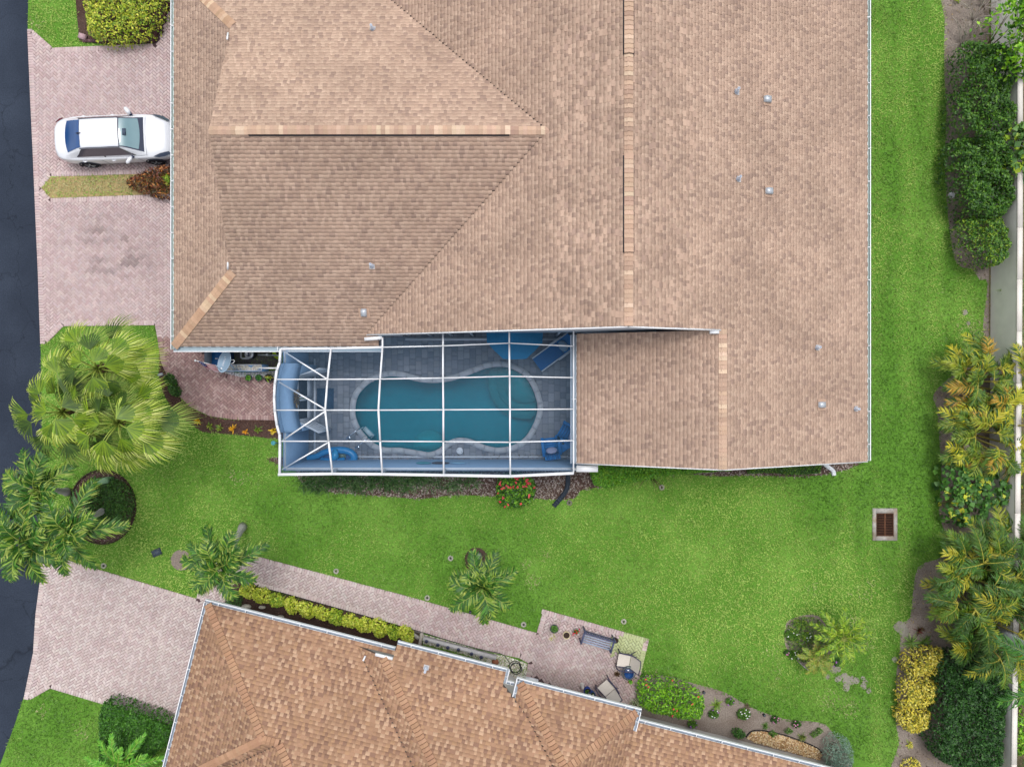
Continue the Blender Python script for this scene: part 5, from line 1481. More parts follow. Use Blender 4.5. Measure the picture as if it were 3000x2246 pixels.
fan_palm(W(245, 1185), W(190, 1206, 5.0), 18, 1.1, 1.12, 'left of three big fan palms, fans reaching over the road', 2.3)

# date palms
DATE = [S(112, 152, 30), S(76, 116, 24), S(148, 176, 44)]
feather_palm('date_palm', W(2440, 1850), W(2462, 1862, 1.3), 22, 1.1, .27, .042, DATE, 'young date palm in the small flower bed on the right lawn', None, r=.07, nl=26, els=(-.15, .9), droop=.6, cshaft=False, tcol=S(120, 100, 80))
feather_palm('date_palm', W(2385, 1912), W(2388, 1920, .7), 13, .72, .22, .036, [S(124, 150, 50), S(150, 150, 60), S(108, 134, 44)], 'smaller olive date palm at the lower left of the flower bed', None, r=.05, nl=20, els=(-.1, .7), droop=.6, cshaft=False, tcol=S(120, 100, 80))
feather_palm('date_palm', W(372, 2215), W(358, 2240, 1.6), 16, 1.35, .30, .044, [S(96, 164, 40), S(80, 148, 36), S(120, 180, 56)], 'bright green date palm beside the clipped hedge at the bottom left', None, r=.08, nl=30, els=(-.1, 1.0), droop=.6, cshaft=False, tcol=S(120, 100, 80))

# areca clumps along the right bed
def areca(c_px, nst, rad, h, L, pal, label, seed, tip=None, ll=.48, fr=5):
    random.seed(seed)
    c = W(*c_px); t = empty('areca_palm', (c[0], c[1], 0), label, 'palm tree', 'areca palms along the perimeter wall')
    for k in range(nst):
        a = k * 2.4; q = rad * ((k + .5) / nst) ** .5
        foot = np.array((c[0] + q * .45 * math.cos(a), c[1] + q * .45 * math.sin(a), 0)); hh = h * random.uniform(.6, 1.05)
        top = np.array((c[0] + q * math.cos(a), c[1] + q * math.sin(a), hh))
        trunk(t, foot, top, .045, .03, S(160, 150, 80), name='stem', flare=1.1)
        for j in range(fr):
            az = a + random.uniform(-1.5, 1.5) if j else a
            feather_frond(top, az, random.uniform(-.1, 1.0), L * random.uniform(.8, 1.15), 22, ll, .044, [random.choice(pal)] * 3 + [OLV[3]], droop=random.uniform(.7, 1.2), tipcol=tip, rach=S(172, 166, 64), curl=random.uniform(-.25, .25)).build('frond', M_LEAF, t)
YEL = [S(178, 172, 36), S(140, 152, 36), S(172, 140, 44), S(108, 132, 36), S(184, 184, 48), S(84, 116, 32), S(94, 124, 36), S(120, 142, 40)]
OLV = [S(92, 124, 28), S(70, 106, 26), S(136, 150, 34), S(58, 96, 26), S(164, 162, 40), S(72, 116, 38)]
areca((2838, 1118), 11, 1.15, 1.6, .9, YEL, 'yellowing areca palm clump against the perimeter wall, right of the house', 3, fr=5)
areca((2842, 1262), 13, 1.2, 1.7, .9, YEL, 'yellow areca palm clump above the round leaved shrub', 4, fr=5)
areca((2795, 1675), 17, 1.5, 2.3, 1.1, OLV, 'large olive green areca palm clump in the right bed', 5, fr=5)
areca((2850, 1800), 14, 1.35, 2.3, 1.1, OLV, 'areca palm clump beside the thick grey trunk at the right edge', 6, fr=5)
areca((2895, 1610), 10, 1.2, 2.0, 1.0, OLV[:4], 'dark areca palm clump in front of the wall below the round leaved shrub', 8, fr=4)
areca((2900, 2270), 6, .9, 1.8, 1.1, OLV, 'areca palm clump at the bottom right corner', 9, fr=4)
random.seed(21)
t_ = empty('palm_trunk', (*W(2940, 1840)[:2], 0), 'thick smooth grey palm trunk leaning out at the right edge', 'palm tree')
trunk(t_, W(2915, 1850), W(3120, 1965, 7.5), .26, .2, S(196, 200, 208), flare=1.1)
for k in range(7):
    feather_frond(np.array(W(3120, 1965, 7.5)), k * .9, .5, 2.2, 36, .6, .05, GREEN_P, droop=.9).build('frond', M_LEAF, t_)

# ---------------------------------------------------------------- shrubs and hedges
DKG = [S(50, 92, 28), S(62, 106, 32), S(76, 120, 38), S(40, 78, 26)]
MDG = [S(84, 130, 36), S(66, 112, 30), S(104, 148, 44), S(54, 96, 28)]
YLG = [S(196, 204, 60), S(172, 190, 52), S(214, 216, 84), S(140, 168, 44), S(110, 146, 40)]
GLD = [S(232, 216, 84), S(220, 202, 66), S(240, 228, 120), S(196, 184, 64), S(120, 130, 44)]
shrub('golden_shrub', [(236, 30), (238, 60), (250, 95), (290, 118), (340, 116), (390, 108), (430, 92), (452, 60), (475, 20), (480, -60), (350, -90), (232, -60)], 1.0, 5200, .12, .055, YLG, 'large yellow green shrub mound at the top left beside the drive', seed=3, hpx=.9, edge=.5)
shrub('croton_shrub', [(372, 535), (385, 520), (410, 505), (440, 492), (480, 485), (540, 490), (545, 560), (500, 578), (460, 580), (420, 566), (385, 552)], .65, 1500, .17, .05, [S(120, 60, 40), S(150, 84, 44), S(76, 50, 30), S(90, 74, 34), S(190, 126, 60), S(60, 48, 28), S(100, 52, 40)], 'reddish brown croton shrub in front of the white car', 'shrub', up=.9, seed=5, hpx=.4)
shrub('leafy_shrub', [(478, 515), (500, 508), (520, 520), (515, 548), (490, 548)], .75, 160, .26, .04, [S(150, 180, 50), S(120, 156, 44)], 'small bright green strap leaved shrub beside the brown croton', up=.9, hpx=.5, nst=4)
shrub('round_hedge', [(242, 1412), (300, 1400), (345, 1412), (374, 1446), (380, 1490), (366, 1532), (330, 1546), (280, 1545), (250, 1520), (236, 1460)], .6, 6500, .075, .04, DKG, 'dark green clipped shrub inside the round mulch bed', seed=7, hpx=.55)
shrub('clipped_hedge', [(294, 2062), (320, 2058), (502, 2122), (494, 2160), (480, 2192), (455, 2200), (420, 2246), (300, 2260), (286, 2240), (286, 2100)], 1.0, 17000, .10, .055, [S(66, 120, 34), S(52, 100, 28), S(84, 140, 40), S(46, 88, 26)], 'large clipped dark green hedge below the lower drive', 'hedge', flat=True, lump=.06, edge=.12, seed=9, hpx=.95)
# gold hedge along the neighbour's walk: separate bushes
hl = [(722, 1735), (765, 1748), (806, 1762), (850, 1778), (893, 1790), (936, 1800), (980, 1812), (1022, 1822), (1065, 1834), (1108, 1845), (1150, 1856), (1188, 1862)]
words = ['first', 'second', 'third', 'fourth', 'fifth', 'sixth', 'seventh', 'eighth', 'ninth', 'tenth', 'eleventh', 'twelfth']
for k, (px, py) in enumerate(hl):
    w = 26 + 4 * math.sin(k * 1.7); hh = 22 + 3 * math.sin(k * 2.3)
    rr = [(px + w * math.cos(a) * (1 + .15 * math.sin(3 * a + k)), py + .25 * w * math.cos(a) + hh * math.sin(a) * (1 + .1 * math.cos(2 * a + k))) for a in np.linspace(0, 6.283, 10, endpoint=False)]
    shrub('gold_bush', rr, .62, 480, .10, .06, [S(206, 214, 70), S(188, 204, 62), S(222, 226, 100), S(156, 182, 50)] if k % 4 != 2 else [S(176, 198, 56), S(140, 172, 44), S(196, 210, 76), S(110, 150, 40)], '%s yellow bush from the left in the row along the neighbouring roof' % words[k], 'bush', 'yellow bushes along the walk', seed=20 + k, hpx=.5, nst=5)
shrub('grass_clump', [(668, 1742), (690, 1735), (710, 1750), (706, 1772), (680, 1776), (662, 1762)], .4, 240, .22, .02, [S(60, 120, 50), S(80, 140, 60)], 'dark green grassy clump left of the yellow bushes', 'plant', up=.9, hpx=.2, nst=3)
# liriope clumps south of the screen enclosure
wl_ = ['leftmost', 'second', 'third', 'fourth', 'fifth', 'sixth', 'seventh', 'eighth', 'ninth', 'tenth', 'eleventh', 'twelfth']
for k, px in enumerate((905, 940, 978, 1018, 1058, 1100, 1140, 1182, 1225, 1270, 1330, 1382)):
    c = W(px, 1412 + 8 * math.sin(k * 2.1))
    lab = ('leftmost' if k == 0 else wl_[k] + ' from left') + ' dark grass tuft under the white enclosure rim'
    rosette('grass_tuft', c, 170 if k < 9 else 100, .48, .024, [S(62, 104, 42), S(48, 86, 36), S(88, 124, 60), S(40, 74, 30)], lab, 'grass tuft', 'grass tufts along the enclosure', el=(.25, 1.3), spread=.28)
shrub('ixora_shrub', [(1455, 1420), (1465, 1395), (1500, 1385), (1545, 1392), (1568, 1420), (1566, 1455), (1545, 1478), (1510, 1488), (1472, 1482), (1455, 1452)], .8, 1500, .13, .06, [S(84, 140, 30), S(60, 108, 26), S(120, 170, 40), S(40, 80, 22)], 'round green shrub with coral red flower heads below the enclosure', flowers=(30, [S(236, 84, 92), S(226, 70, 80), S(244, 110, 110)], .055), seed=31, hpx=.6)
shrub('low_hedge', [(1726, 1380), (1740, 1420), (1780, 1428), (1860, 1412), (1960, 1392), (2080, 1382), (2140, 1378), (2140, 1362), (1726, 1362)], .55, 7000, .09, .05, [S(84, 146, 32), S(70, 126, 28), S(104, 164, 40), S(120, 164, 40)], 'low green hedge under the right gable next to the bark mulch', 'hedge', seed=33, hpx=.3, flat=True, edge=.2)
shrub('low_hedge', [(2190, 1388), (2250, 1384), (2330, 1392), (2400, 1386), (2410, 1356), (2190, 1356)], .5, 2400, .08, .045, DKG + [S(110, 150, 40)], 'low dark hedge under the gable beside the white downspout', 'hedge', seed=35, hpx=.3, flat=True, edge=.2)
# mulch bed crotons
cr_pal = {'y': [S(226, 190, 40), S(240, 210, 70), S(200, 160, 40)], 'g': [S(120, 150, 50), S(150, 160, 60), S(96, 124, 44)], 'o': [S(236, 180, 40), S(226, 150, 40), S(200, 150, 40)]}
for px, py, kk, lab in ((580, 1232, 'y', 'leftmost yellow spiky croton in the curved mulch bed'), (616, 1248, 'g', 'green spiky croton second from left in the curved bed'), (645, 1253, 'g', 'green spiky croton third from left in the curved bed'), (684, 1256, 'o', 'tall golden orange croton in the middle of the curved bed'),
                        (720, 1263, 'o', 'smallest orange croton between golden and dark green ones'), (756, 1257, 'g', 'dark green croton second from the enclosure'), (801, 1259, 'y', 'yellow croton against the enclosure wall')):
    rosette('croton', W(px, py), 26 if kk != 'o' else 22, .24 if px != 720 else .17, .05, cr_pal[kk], lab, 'plant', 'crotons in the curved bed', el=(.3, 1.3), droop=.35)
for px, py, lab in ((495, 1112, 'low dark green shrub tucked between fan palms and curved walk'), (508, 1140, 'lower low dark shrub at the curved walk edge')):
    shrub('low_shrub', [(px - 18, py), (px - 6, py - 20), (px + 12, py - 8), (px + 20, py + 12), (px + 2, py + 22)], .4, 420, .08, .05, DKG, lab, hpx=.25, nst=4)
# right-hand bed
shrub('wild_shrub', [(2826, 120), (2880, 140), (2965, 160), (2985, 220), (2955, 290), (2960, 360), (2930, 410), (2840, 420), (2798, 360), (2806, 250)], 1.7, 8000, .13, .065, MDG + DKG, 'tall wild green shrub below the bare twigs at the upper right', seed=41, hpx=1.2, lump=.45, lsc=1.6)
shrub('wild_shrub', [(2792, 420), (2850, 396), (2935, 410), (2955, 500), (2970, 560), (2960, 620), (2900, 640), (2826, 620), (2790, 540)], 1.7, 8000, .13, .065, MDG + DKG, 'tall wild green shrub right of the white disc', seed=43, hpx=1.2, lump=.45, lsc=1.6)
shrub('wild_shrub', [(2825, 640), (2900, 630), (2955, 640), (2955, 720), (2940, 770), (2880, 780), (2830, 745), (2818, 690)], 1.5, 3600, .11, .055, MDG + DKG[:2] + YLG[3:], 'lowest of the wild shrubs in front of the perimeter wall', seed=45, hpx=1.1, lump=.45, lsc=1.8)
shrub('bright_tree', [(2945, 10), (2985, -20), (3060, -10), (3080, 180), (3010, 205), (2950, 185), (2950, 90)], 3.0, 1700, .2, .1, [S(130, 190, 30), S(96, 160, 28), S(150, 206, 44), S(60, 110, 24)], 'bright lime green tree beyond the wall at the top right corner', 'tree', seed=47, hpx=2.6, lump=.3)
shrub('sea_grape', [(2960, 370), (3010, 350), (3070, 400), (3060, 510), (2990, 520), (2950, 460)], 2.2, 420, .24, .22, [S(90, 130, 56), S(70, 112, 48), S(150, 180, 50)], 'round leaved shrub leaning over the wall from the right edge', seed=49, hpx=1.9, up=.35)
shrub('sea_grape', [(2762, 1380), (2790, 1355), (2850, 1362), (2900, 1395), (2975, 1390), (2985, 1440), (2950, 1485), (2900, 1490), (2870, 1530), (2800, 1545), (2775, 1500), (2768, 1440)], 1.2, 720, .22, .2, [S(60, 106, 40), S(76, 124, 48), S(48, 90, 34), S(92, 140, 54), S(56, 100, 38), S(70, 116, 44), S(52, 94, 36), S(84, 130, 50), S(176, 186, 50)], 'round leaved sea grape shrub between two areca palm clumps', seed=51, hpx=.9, up=.35)
rosette('spider_plant', W(2778, 1470), 60, .5, .03, [S(120, 140, 70), S(90, 120, 54), S(160, 160, 100)], 'spiky grass plant at the left edge of the sea grape shrub', el=(.2, 1.1))
rosette('spider_plant', W(2815, 1520), 60, .5, .03, [S(96, 136, 56), S(70, 112, 44), S(140, 160, 80)], 'spiky grass plant under the sea grape shrub', el=(.2, 1.1))
rosette('bromeliad', W(2690, 1845), 40, .34, .04, [S(110, 50, 40), S(80, 40, 34), S(96, 84, 48)], 'dark red bromeliad at the left of the large areca', el=(.3, 1.2))
rosette('spider_plant', W(2668, 1880), 70, .5, .035, [S(120, 160, 70), S(96, 140, 60), S(150, 180, 96)], 'pale green spiky plant above the gold shrub', el=(.2, 1.1))
rosette('spider_plant', W(2706, 1878), 50, .42, .03, [S(110, 140, 60), S(84, 120, 50)], 'thin spiky plant right of the bromeliad, above gold shrub', el=(.2, 1.1))
shrub('gold_shrub', [(2660, 1925), (2700, 1905), (2760, 1900), (2775, 1930), (2765, 1975), (2720, 1985), (2670, 1985), (2652, 1955)], .9, 1500, .13, .055, GLD, 'upper golden shrub of the right bed beside the spiky plants', seed=61, hpx=.7)
shrub('gold_shrub', [(2655, 1990), (2700, 1985), (2755, 1995), (2750, 2030), (2738, 2065), (2690, 2080), (2645, 2075), (2640, 2035)], .85, 1500, .13, .055, GLD, 'middle golden shrub of the right bed', seed=62, hpx=.7)
shrub('gold_shrub', [(2640, 2085), (2690, 2082), (2732, 2075), (2728, 2120), (2705, 2150), (2660, 2145), (2636, 2110)], .8, 1200, .13, .055, GLD, 'lower golden shrub of the right bed', seed=63, hpx=.7)
rosette('spotted_plant', W(2662, 2178), 26, .26, .05, [S(210, 200, 70), S(230, 216, 96), S(150, 170, 90)], 'small golden plant by itself on bare soil, bottom right', el=(.2, 1.2))
shrub('gold_shrub', [(2648, 2228), (2680, 2222), (2700, 2240), (2695, 2275), (2650, 2275)], .5, 360, .12, .05, GLD, 'small golden shrub cut by the bottom edge', seed=64, hpx=.3, nst=4)
shrub('dark_hedge', [(2770, 1935), (2850, 1920), (2925, 1925), (2950, 1990), (2955, 2080), (2950, 2160), (2930, 2235), (2850, 2260), (2770, 2240), (2735, 2180), (2750, 2060), (2758, 1990)], 1.5, 15000, .13, .065, [S(34, 72, 26), S(44, 88, 30), S(28, 60, 22), S(62, 108, 40)], 'big dark green hedge mass beside the golden shrubs', 'hedge', seed=65, hpx=1.2, lump=.3, lsc=1.5)
shrub('lime_bush', [(2965, 1990), (3000, 1960), (3070, 1990), (3070, 2080), (3000, 2070), (2968, 2050)], 1.6, 700, .15, .08, [S(120, 180, 36), S(90, 150, 30), S(150, 200, 50)], 'upper lime green bush beyond the wall at the lower right', 'bush', seed=66, hpx=1.3, nst=5)
shrub('lime_bush', [(2960, 2110), (3000, 2090), (3070, 2120), (3070, 2220), (2990, 2220), (2955, 2160)], 1.6, 800, .15, .08, [S(120, 180, 36), S(90, 150, 30), S(150, 200, 50)], 'lower lime green bush beyond the wall at the lower right', 'bush', seed=67, hpx=1.3, nst=5)
shrub('verge_shrub', [(2990, 1280), (3070, 1270), (3080, 1500), (2992, 1520)], .7, 1500, .1, .04, [S(96, 110, 60), S(120, 124, 70), S(80, 96, 50)], 'scrubby olive shrub beyond the wall at the right edge', seed=68, hpx=.3, nst=6)
for px, py, lab in ((2990, 840, 'uppermost spiky grass beyond the wall'), (2996, 905, 'second spiky grass beyond the wall'), (2992, 980, 'lowest spiky grass clump beyond the wall')):
    rosette('spike_grass', (W(px, py, 1.0)[0], W(px, py, 1.0)[1], 0), 46, .75, .035, [S(110, 130, 66), S(84, 112, 54), S(140, 146, 86)], lab, 'grass tuft', el=(.3, 1.2), z0=.7)
# bare twigs at the top right
tw = empty('bare_shrub', (*W(2840, 70)[:2], 0), 'leafless grey shrub of bare twigs at the upper right', 'shrub')
for px, py in ((2850, 60), (2815, 130), (2880, 20)):
    for k in range(16):
        mb = MB(); a = random.uniform(0, 6.28); r = random.uniform(.5, 1.15); c = np.array(W(px, py)); e = c + (r * math.cos(a), r * math.sin(a), random.uniform(.2, .8))
        m_ = (c + e) / 2 + (random.uniform(-.1, .1), random.uniform(-.1, .1), random.uniform(.1, .3))
        pts = smooth_open([c, m_, e], 4); mb.tube(pts, [.018 - .0017 * i for i in range(len(pts))], 5, jit(S(176, 168, 158), .15))
        for q in range(3):
            b = a + random.uniform(-.9, .9); mb.tube([m_, m_ + np.array((.35 * math.cos(b), .35 * math.sin(b), .1))], [.009, .003], 4, jit(S(160, 150, 138), .15))
        mb.build('branch', M_BARK, tw)
shrub('twig_shoot', [(2795, -20), (2815, -10), (2812, 8), (2796, 6)], .3, 60, .12, .05, YLG, 'tiny yellow green shoot at the top of the right bed', hpx=.1, nst=1)
# neighbour's flower bed
shrub('ixora_shrub', [(1872, 1995), (1900, 1985), (1960, 1988), (2010, 2005), (2052, 2030), (2065, 2060), (2058, 2100), (2030, 2110), (1960, 2100), (1890, 2080), (1866, 2040)], .85, 2600, .13, .05, [S(120, 180, 30), S(90, 150, 26), S(140, 196, 44), S(60, 110, 22)], 'large glossy green shrub with orange buds beside the patio', flowers=(9, [S(230, 120, 90), S(226, 90, 84)], .045), seed=71, hpx=.6)
rosette('spike_plant', W(2098, 2062), 70, .34, .022, [S(120, 160, 50), S(96, 140, 44), S(150, 180, 70)], 'spiky yellow green tuft right of the glossy shrub', el=(.2, 1.3))
rosette('spike_plant', W(2240, 2125), 46, .24, .018, [S(100, 140, 50), S(80, 120, 44)], 'small spiky tuft left of the brown pebbles', el=(.2, 1.3))
rosette('spike_plant', W(2348, 2157), 60, .28, .02, [S(110, 130, 50), S(140, 150, 70), S(84, 112, 44)], 'spiky olive tuft at the edge of the brown pebbles', el=(.2, 1.3))
shrub('blue_spruce', [(2425, 2165), (2450, 2152), (2485, 2165), (2500, 2205), (2490, 2245), (2450, 2260), (2420, 2235), (2414, 2195)], .75, 2200, .13, .018, [S(130, 160, 140), S(108, 140, 122), S(150, 178, 158)], 'blue grey needle shrub at the end of the pebble bed', up=.9, seed=73, hpx=.45)
shrub('dark_bush', [(2147, 2144), (2165, 2138), (2185, 2150), (2180, 2165), (2158, 2164)], .4, 260, .08, .045, [S(60, 110, 36), S(44, 88, 30), S(84, 130, 50)], 'small dark green bush touching the neighbouring gutter', hpx=.3, nst=4)
def flower_plant(px, py, r, pal, fcol, nf, label, fr=.03):
    rr = [(px + r * math.cos(a), py + r * .8 * math.sin(a)) for a in np.linspace(0, 6.283, 7, endpoint=False)]
    shrub('flower_plant', rr, .25, int(26 * r), .07, .035, pal, label, 'flowers', 'bedding flowers', hpx=.15, flowers=(nf, fcol, fr), nst=3)
WHT, PNK, PUR = [S(246, 246, 246)], [S(222, 130, 190), S(236, 150, 200)], [S(160, 100, 190), S(186, 120, 200)]
flower_plant(2092, 2092, 16, MDG, WHT + PUR, 7, 'white and violet flowers below the spiky tuft')
flower_plant(2140, 2055, 13, MDG, PUR, 4, 'violet flowers right of the spiky tuft')
flower_plant(2180, 2092, 20, MDG, WHT, 9, 'white flowers in the middle of the soil bed')
flower_plant(2272, 2108, 13, DKG, PNK, 6, 'left pink flowers above the brown pebbles')
flower_plant(2335, 2122, 13, DKG, PNK, 6, 'right pink flowers above the brown pebbles')
flower_plant(2030, 2122, 14, MDG, PUR, 5, 'violet flowers hanging below the glossy shrub')
flower_plant(2322, 1860, 22, MDG, WHT, 6, 'upper white flowers in the date palm bed')
flower_plant(2366, 1866, 16, MDG, WHT, 7, 'white flowers left of the date palm crown')
flower_plant(2328, 1918, 18, MDG, WHT, 9, 'lower white flowers in the date palm bed')
flower_plant(2308, 1912, 9, DKG, PNK, 3, 'pink flowers at the left tip of the date palm bed')
flower_plant(2446, 1938, 18, DKG, PUR, 8, 'violet flowers under the date palm')
shrub('low_shrub', [(2325, 1815), (2345, 1808), (2365, 1812), (2362, 1835), (2335, 1842)], .3, 240, .07, .035, MDG + YLG[3:], 'low yellow green shrub at the top of the date palm bed', hpx=.2, nst=3)
shrub('ground_cover', [(2306, 1835), (2330, 1815), (2380, 1806), (2415, 1830), (2425, 1880), (2400, 1930), (2350, 1940), (2312, 1900)], .22, 1900, .08, .035, MDG + YLG[3:] + [S(120, 150, 60)], 'leafy green ground cover round the young date palm', 'ground cover', hpx=.1, edge=.15, nst=6)
for px, py, r in ((2188, 2068, 14), ):
    rosette('dead_plant', W(px, py), 40, .22, .025, [S(90, 74, 60), S(110, 92, 74)], 'brown withered plant in the neighbouring soil bed', el=(.1, 1.0))
for px, py, lab in ((2310, 2140, 'low grey green plant left of the olive tuft'), (2385, 2150, 'low green plant between olive tuft and blue shrub'), (2400, 2140, 'low green plant near the blue grey shrub'), (2265, 2148, 'low plant at the top of the pebble bed')):
    shrub('low_plant', [(px - 14, py), (px, py - 10), (px + 14, py), (px, py + 11)], .22, 150, .07, .03, MDG + [S(120, 130, 90)], lab, 'plant', hpx=.1, nst=1)
scatter_chips(smooth_closed(WP(BEDS['mulch_bed'][1][3]), 3), 13000, [S(152, 140, 132), S(126, 110, 102), S(178, 168, 160), S(98, 80, 72), S(164, 152, 144)], 'bark_chips', 'grey bark chips in the bed along the enclosure', size=(.05, .13))
scatter_chips(ring, 1500, [S(130, 112, 102), S(100, 82, 74), S(156, 140, 130)], 'bark_chips', 'brown bark chips in the round shrub bed')
for k, bp_ in enumerate((WP(BEDS['mulch_bed'][1][2]), WP(BEDS['mulch_bed'][1][0]), WP(BEDS['mulch_bed'][1][4]))):
    scatter_chips(bp_, 2200, [S(96, 70, 62), S(78, 56, 50), S(116, 88, 78)], 'bark_chips', ('dark bark chips in the curved croton bed', 'dark bark chips round the top left shrub', 'dark bark chips under the yellow bushes')[k])
scatter_chips(smooth_closed(WP(BEDS['soil_bed'][1][0]), 3), 9000, [S(150, 140, 130), S(118, 104, 94), S(96, 80, 66), S(170, 150, 100)], 'leaf_litter', 'dry leaf litter along the perimeter wall', size=(.04, .1))
scatter_grass()
# ================================================================== car
CARX, CARY, CARA = -15.78, 9.70, math.radians(2.4)
car = empty('car', (CARX, CARY, 0.038), 'white sedan parked nose in on the upper drive', 'car')
cf = oriented((CARX, CARY, 0.038), CARA)
def interp(tab, x):
    xs = [t[0] for t in tab]; return [float(np.interp(x, xs, [t[k] for t in tab])) for k in range(1, len(tab[0]))]
def dens(tab, k=4):
    P = smooth_open([tuple(t) for t in tab], k); return [tuple(p) for p in P]
BODY = dens([(-2.30, .30, .62, .68), (-2.26, .52, .74, .84), (-2.16, .69, .85, .98), (-1.95, .80, .90, 1.03), (-1.5, .875, .93, 1.04), (-1.0, .885, .93, 1.0), (0, .89, .92, .98), (.9, .885, .90, .97), (1.35, .875, .87, .955), (1.75, .85, .80, .88), (2.05, .78, .70, .78), (2.2, .66, .60, .67), (2.28, .42, .52, .58)], 3)
def bsec(x, w, zs, zt):
    hp = [(w * .88, .20), (w * .97, .32), (w, .48), (w * .995, (zs + .5) / 2 + .03), (w * .975, zs - .04), (w * .93, zs), (w * .62, zt - .012), (w * .3, zt + .006)]
    return [(x, y, z) for y, z in hp] + [(x, 0, zt + .012)] + [(x, -y, z) for y, z in hp[::-1]]
rows = [bsec(*t) for t in BODY]; m_ = len(rows[0]); V = [cf(*p) for r in rows for p in r]
Fs = [(i * m_ + k, i * m_ + k + 1, (i + 1) * m_ + k + 1, (i + 1) * m_ + k) for i in range(len(rows) - 1) for k in range(m_ - 1)]
Fs += [tuple(range(m_ - 1, -1, -1)), tuple(range((len(rows) - 1) * m_, len(rows) * m_))]
M_CAR = mat('car_paint', S(240, 243, 250), 0.28, spec=0.5, noise=0.0, coat=0.6)
MB().add(V, Fs).build('body', M_CAR, car, smooth=True)
CAB = dens([(-1.75, .78, .95, .67, 1.03, 1.035), (-1.3, .80, .94, .61, 1.25, 1.28), (-.92, .81, .93, .565, 1.385, 1.43), (-.2, .815, .93, .57, 1.41, 1.455), (.56, .81, .93, .565, 1.385, 1.425), (1.0, .80, .93, .62, 1.17, 1.20), (1.38, .77, .93, .69, .965, .985)], 4)
def csec(x, e=0.0):
    yb, zb, yt, zt, c = interp(CAB, x)
    out = []
    for t in (0, .33, .66, 1): out.append((x, yb + (yt - yb) * t, zb + (zt - zb) * t - (0.012 if t == 1 else 0)))
    for s in (.75, .4, 0): out.append((x, yt * s, zt + (c - zt) * (1 - s * s)))
    return out + [(p[0], -p[1], p[2]) for p in out[:-1][::-1]]
xs = np.linspace(-1.75, 1.38, 34); rows = [csec(x) for x in xs]; m_ = len(rows[0])
MB().add([cf(*p) for r in rows for p in r], [(i * m_ + k, i * m_ + k + 1, (i + 1) * m_ + k + 1, (i + 1) * m_ + k) for i in range(len(rows) - 1) for k in range(m_ - 1)]).build('cabin', M_CAR, car, smooth=True)
def topgrid(x0, x1, f, nx, lift, bow=0.0):
    R = []
    for i in range(nx + 1):
        row = []
        for k in range(9):
            s = -1 + k / 4; x = x0 + (x1 - x0) * i / nx + bow * (1 - s * s) * (i / nx)
            yb, zb, yt, zt, c = interp(CAB, x); row.append(cf(x, yt * s * f, zt + (c - zt) * (1 - (s * f) ** 2) + lift))
        R.append(row)
    return [p for r in R for p in r], [(i * 9 + k, i * 9 + k + 1, (i + 1) * 9 + k + 1, (i + 1) * 9 + k) for i in range(nx) for k in range(8)]
M_GL = mat('windscreen_glass', S(104, 142, 152), 0.05, spec=1.0, noise=0.05, nscale=2)  # teal grey base colour paints in the sky's reflection
M_GLR = mat('rear_glass', S(20, 74, 134), 0.05, spec=1.0, noise=0.05, nscale=2)  # deep blue is the reflected sky, painted into the glass colour
M_TRIM = mat('black_trim', S(48, 56, 80), 0.35, noise=0.05)
MB().add(*topgrid(.53, 1.33, 1.0, 8, .010)).build('windscreen_surround', M_TRIM, car, smooth=True)
ws = MB().add(*topgrid(.58, 1.16, .93, 8, .018, .06)).build('windscreen', M_GL, car, smooth=True)
MB().box(cf(.72, 0, 1.37), (.2, .26, .05), CARA, S(70, 84, 104)).build('mirror_housing', M_ATTR, ws)
MB().add(*topgrid(-.95, -1.60, .95, 8, .012, -.13)).build('rear_window', M_GLR, car, smooth=True)
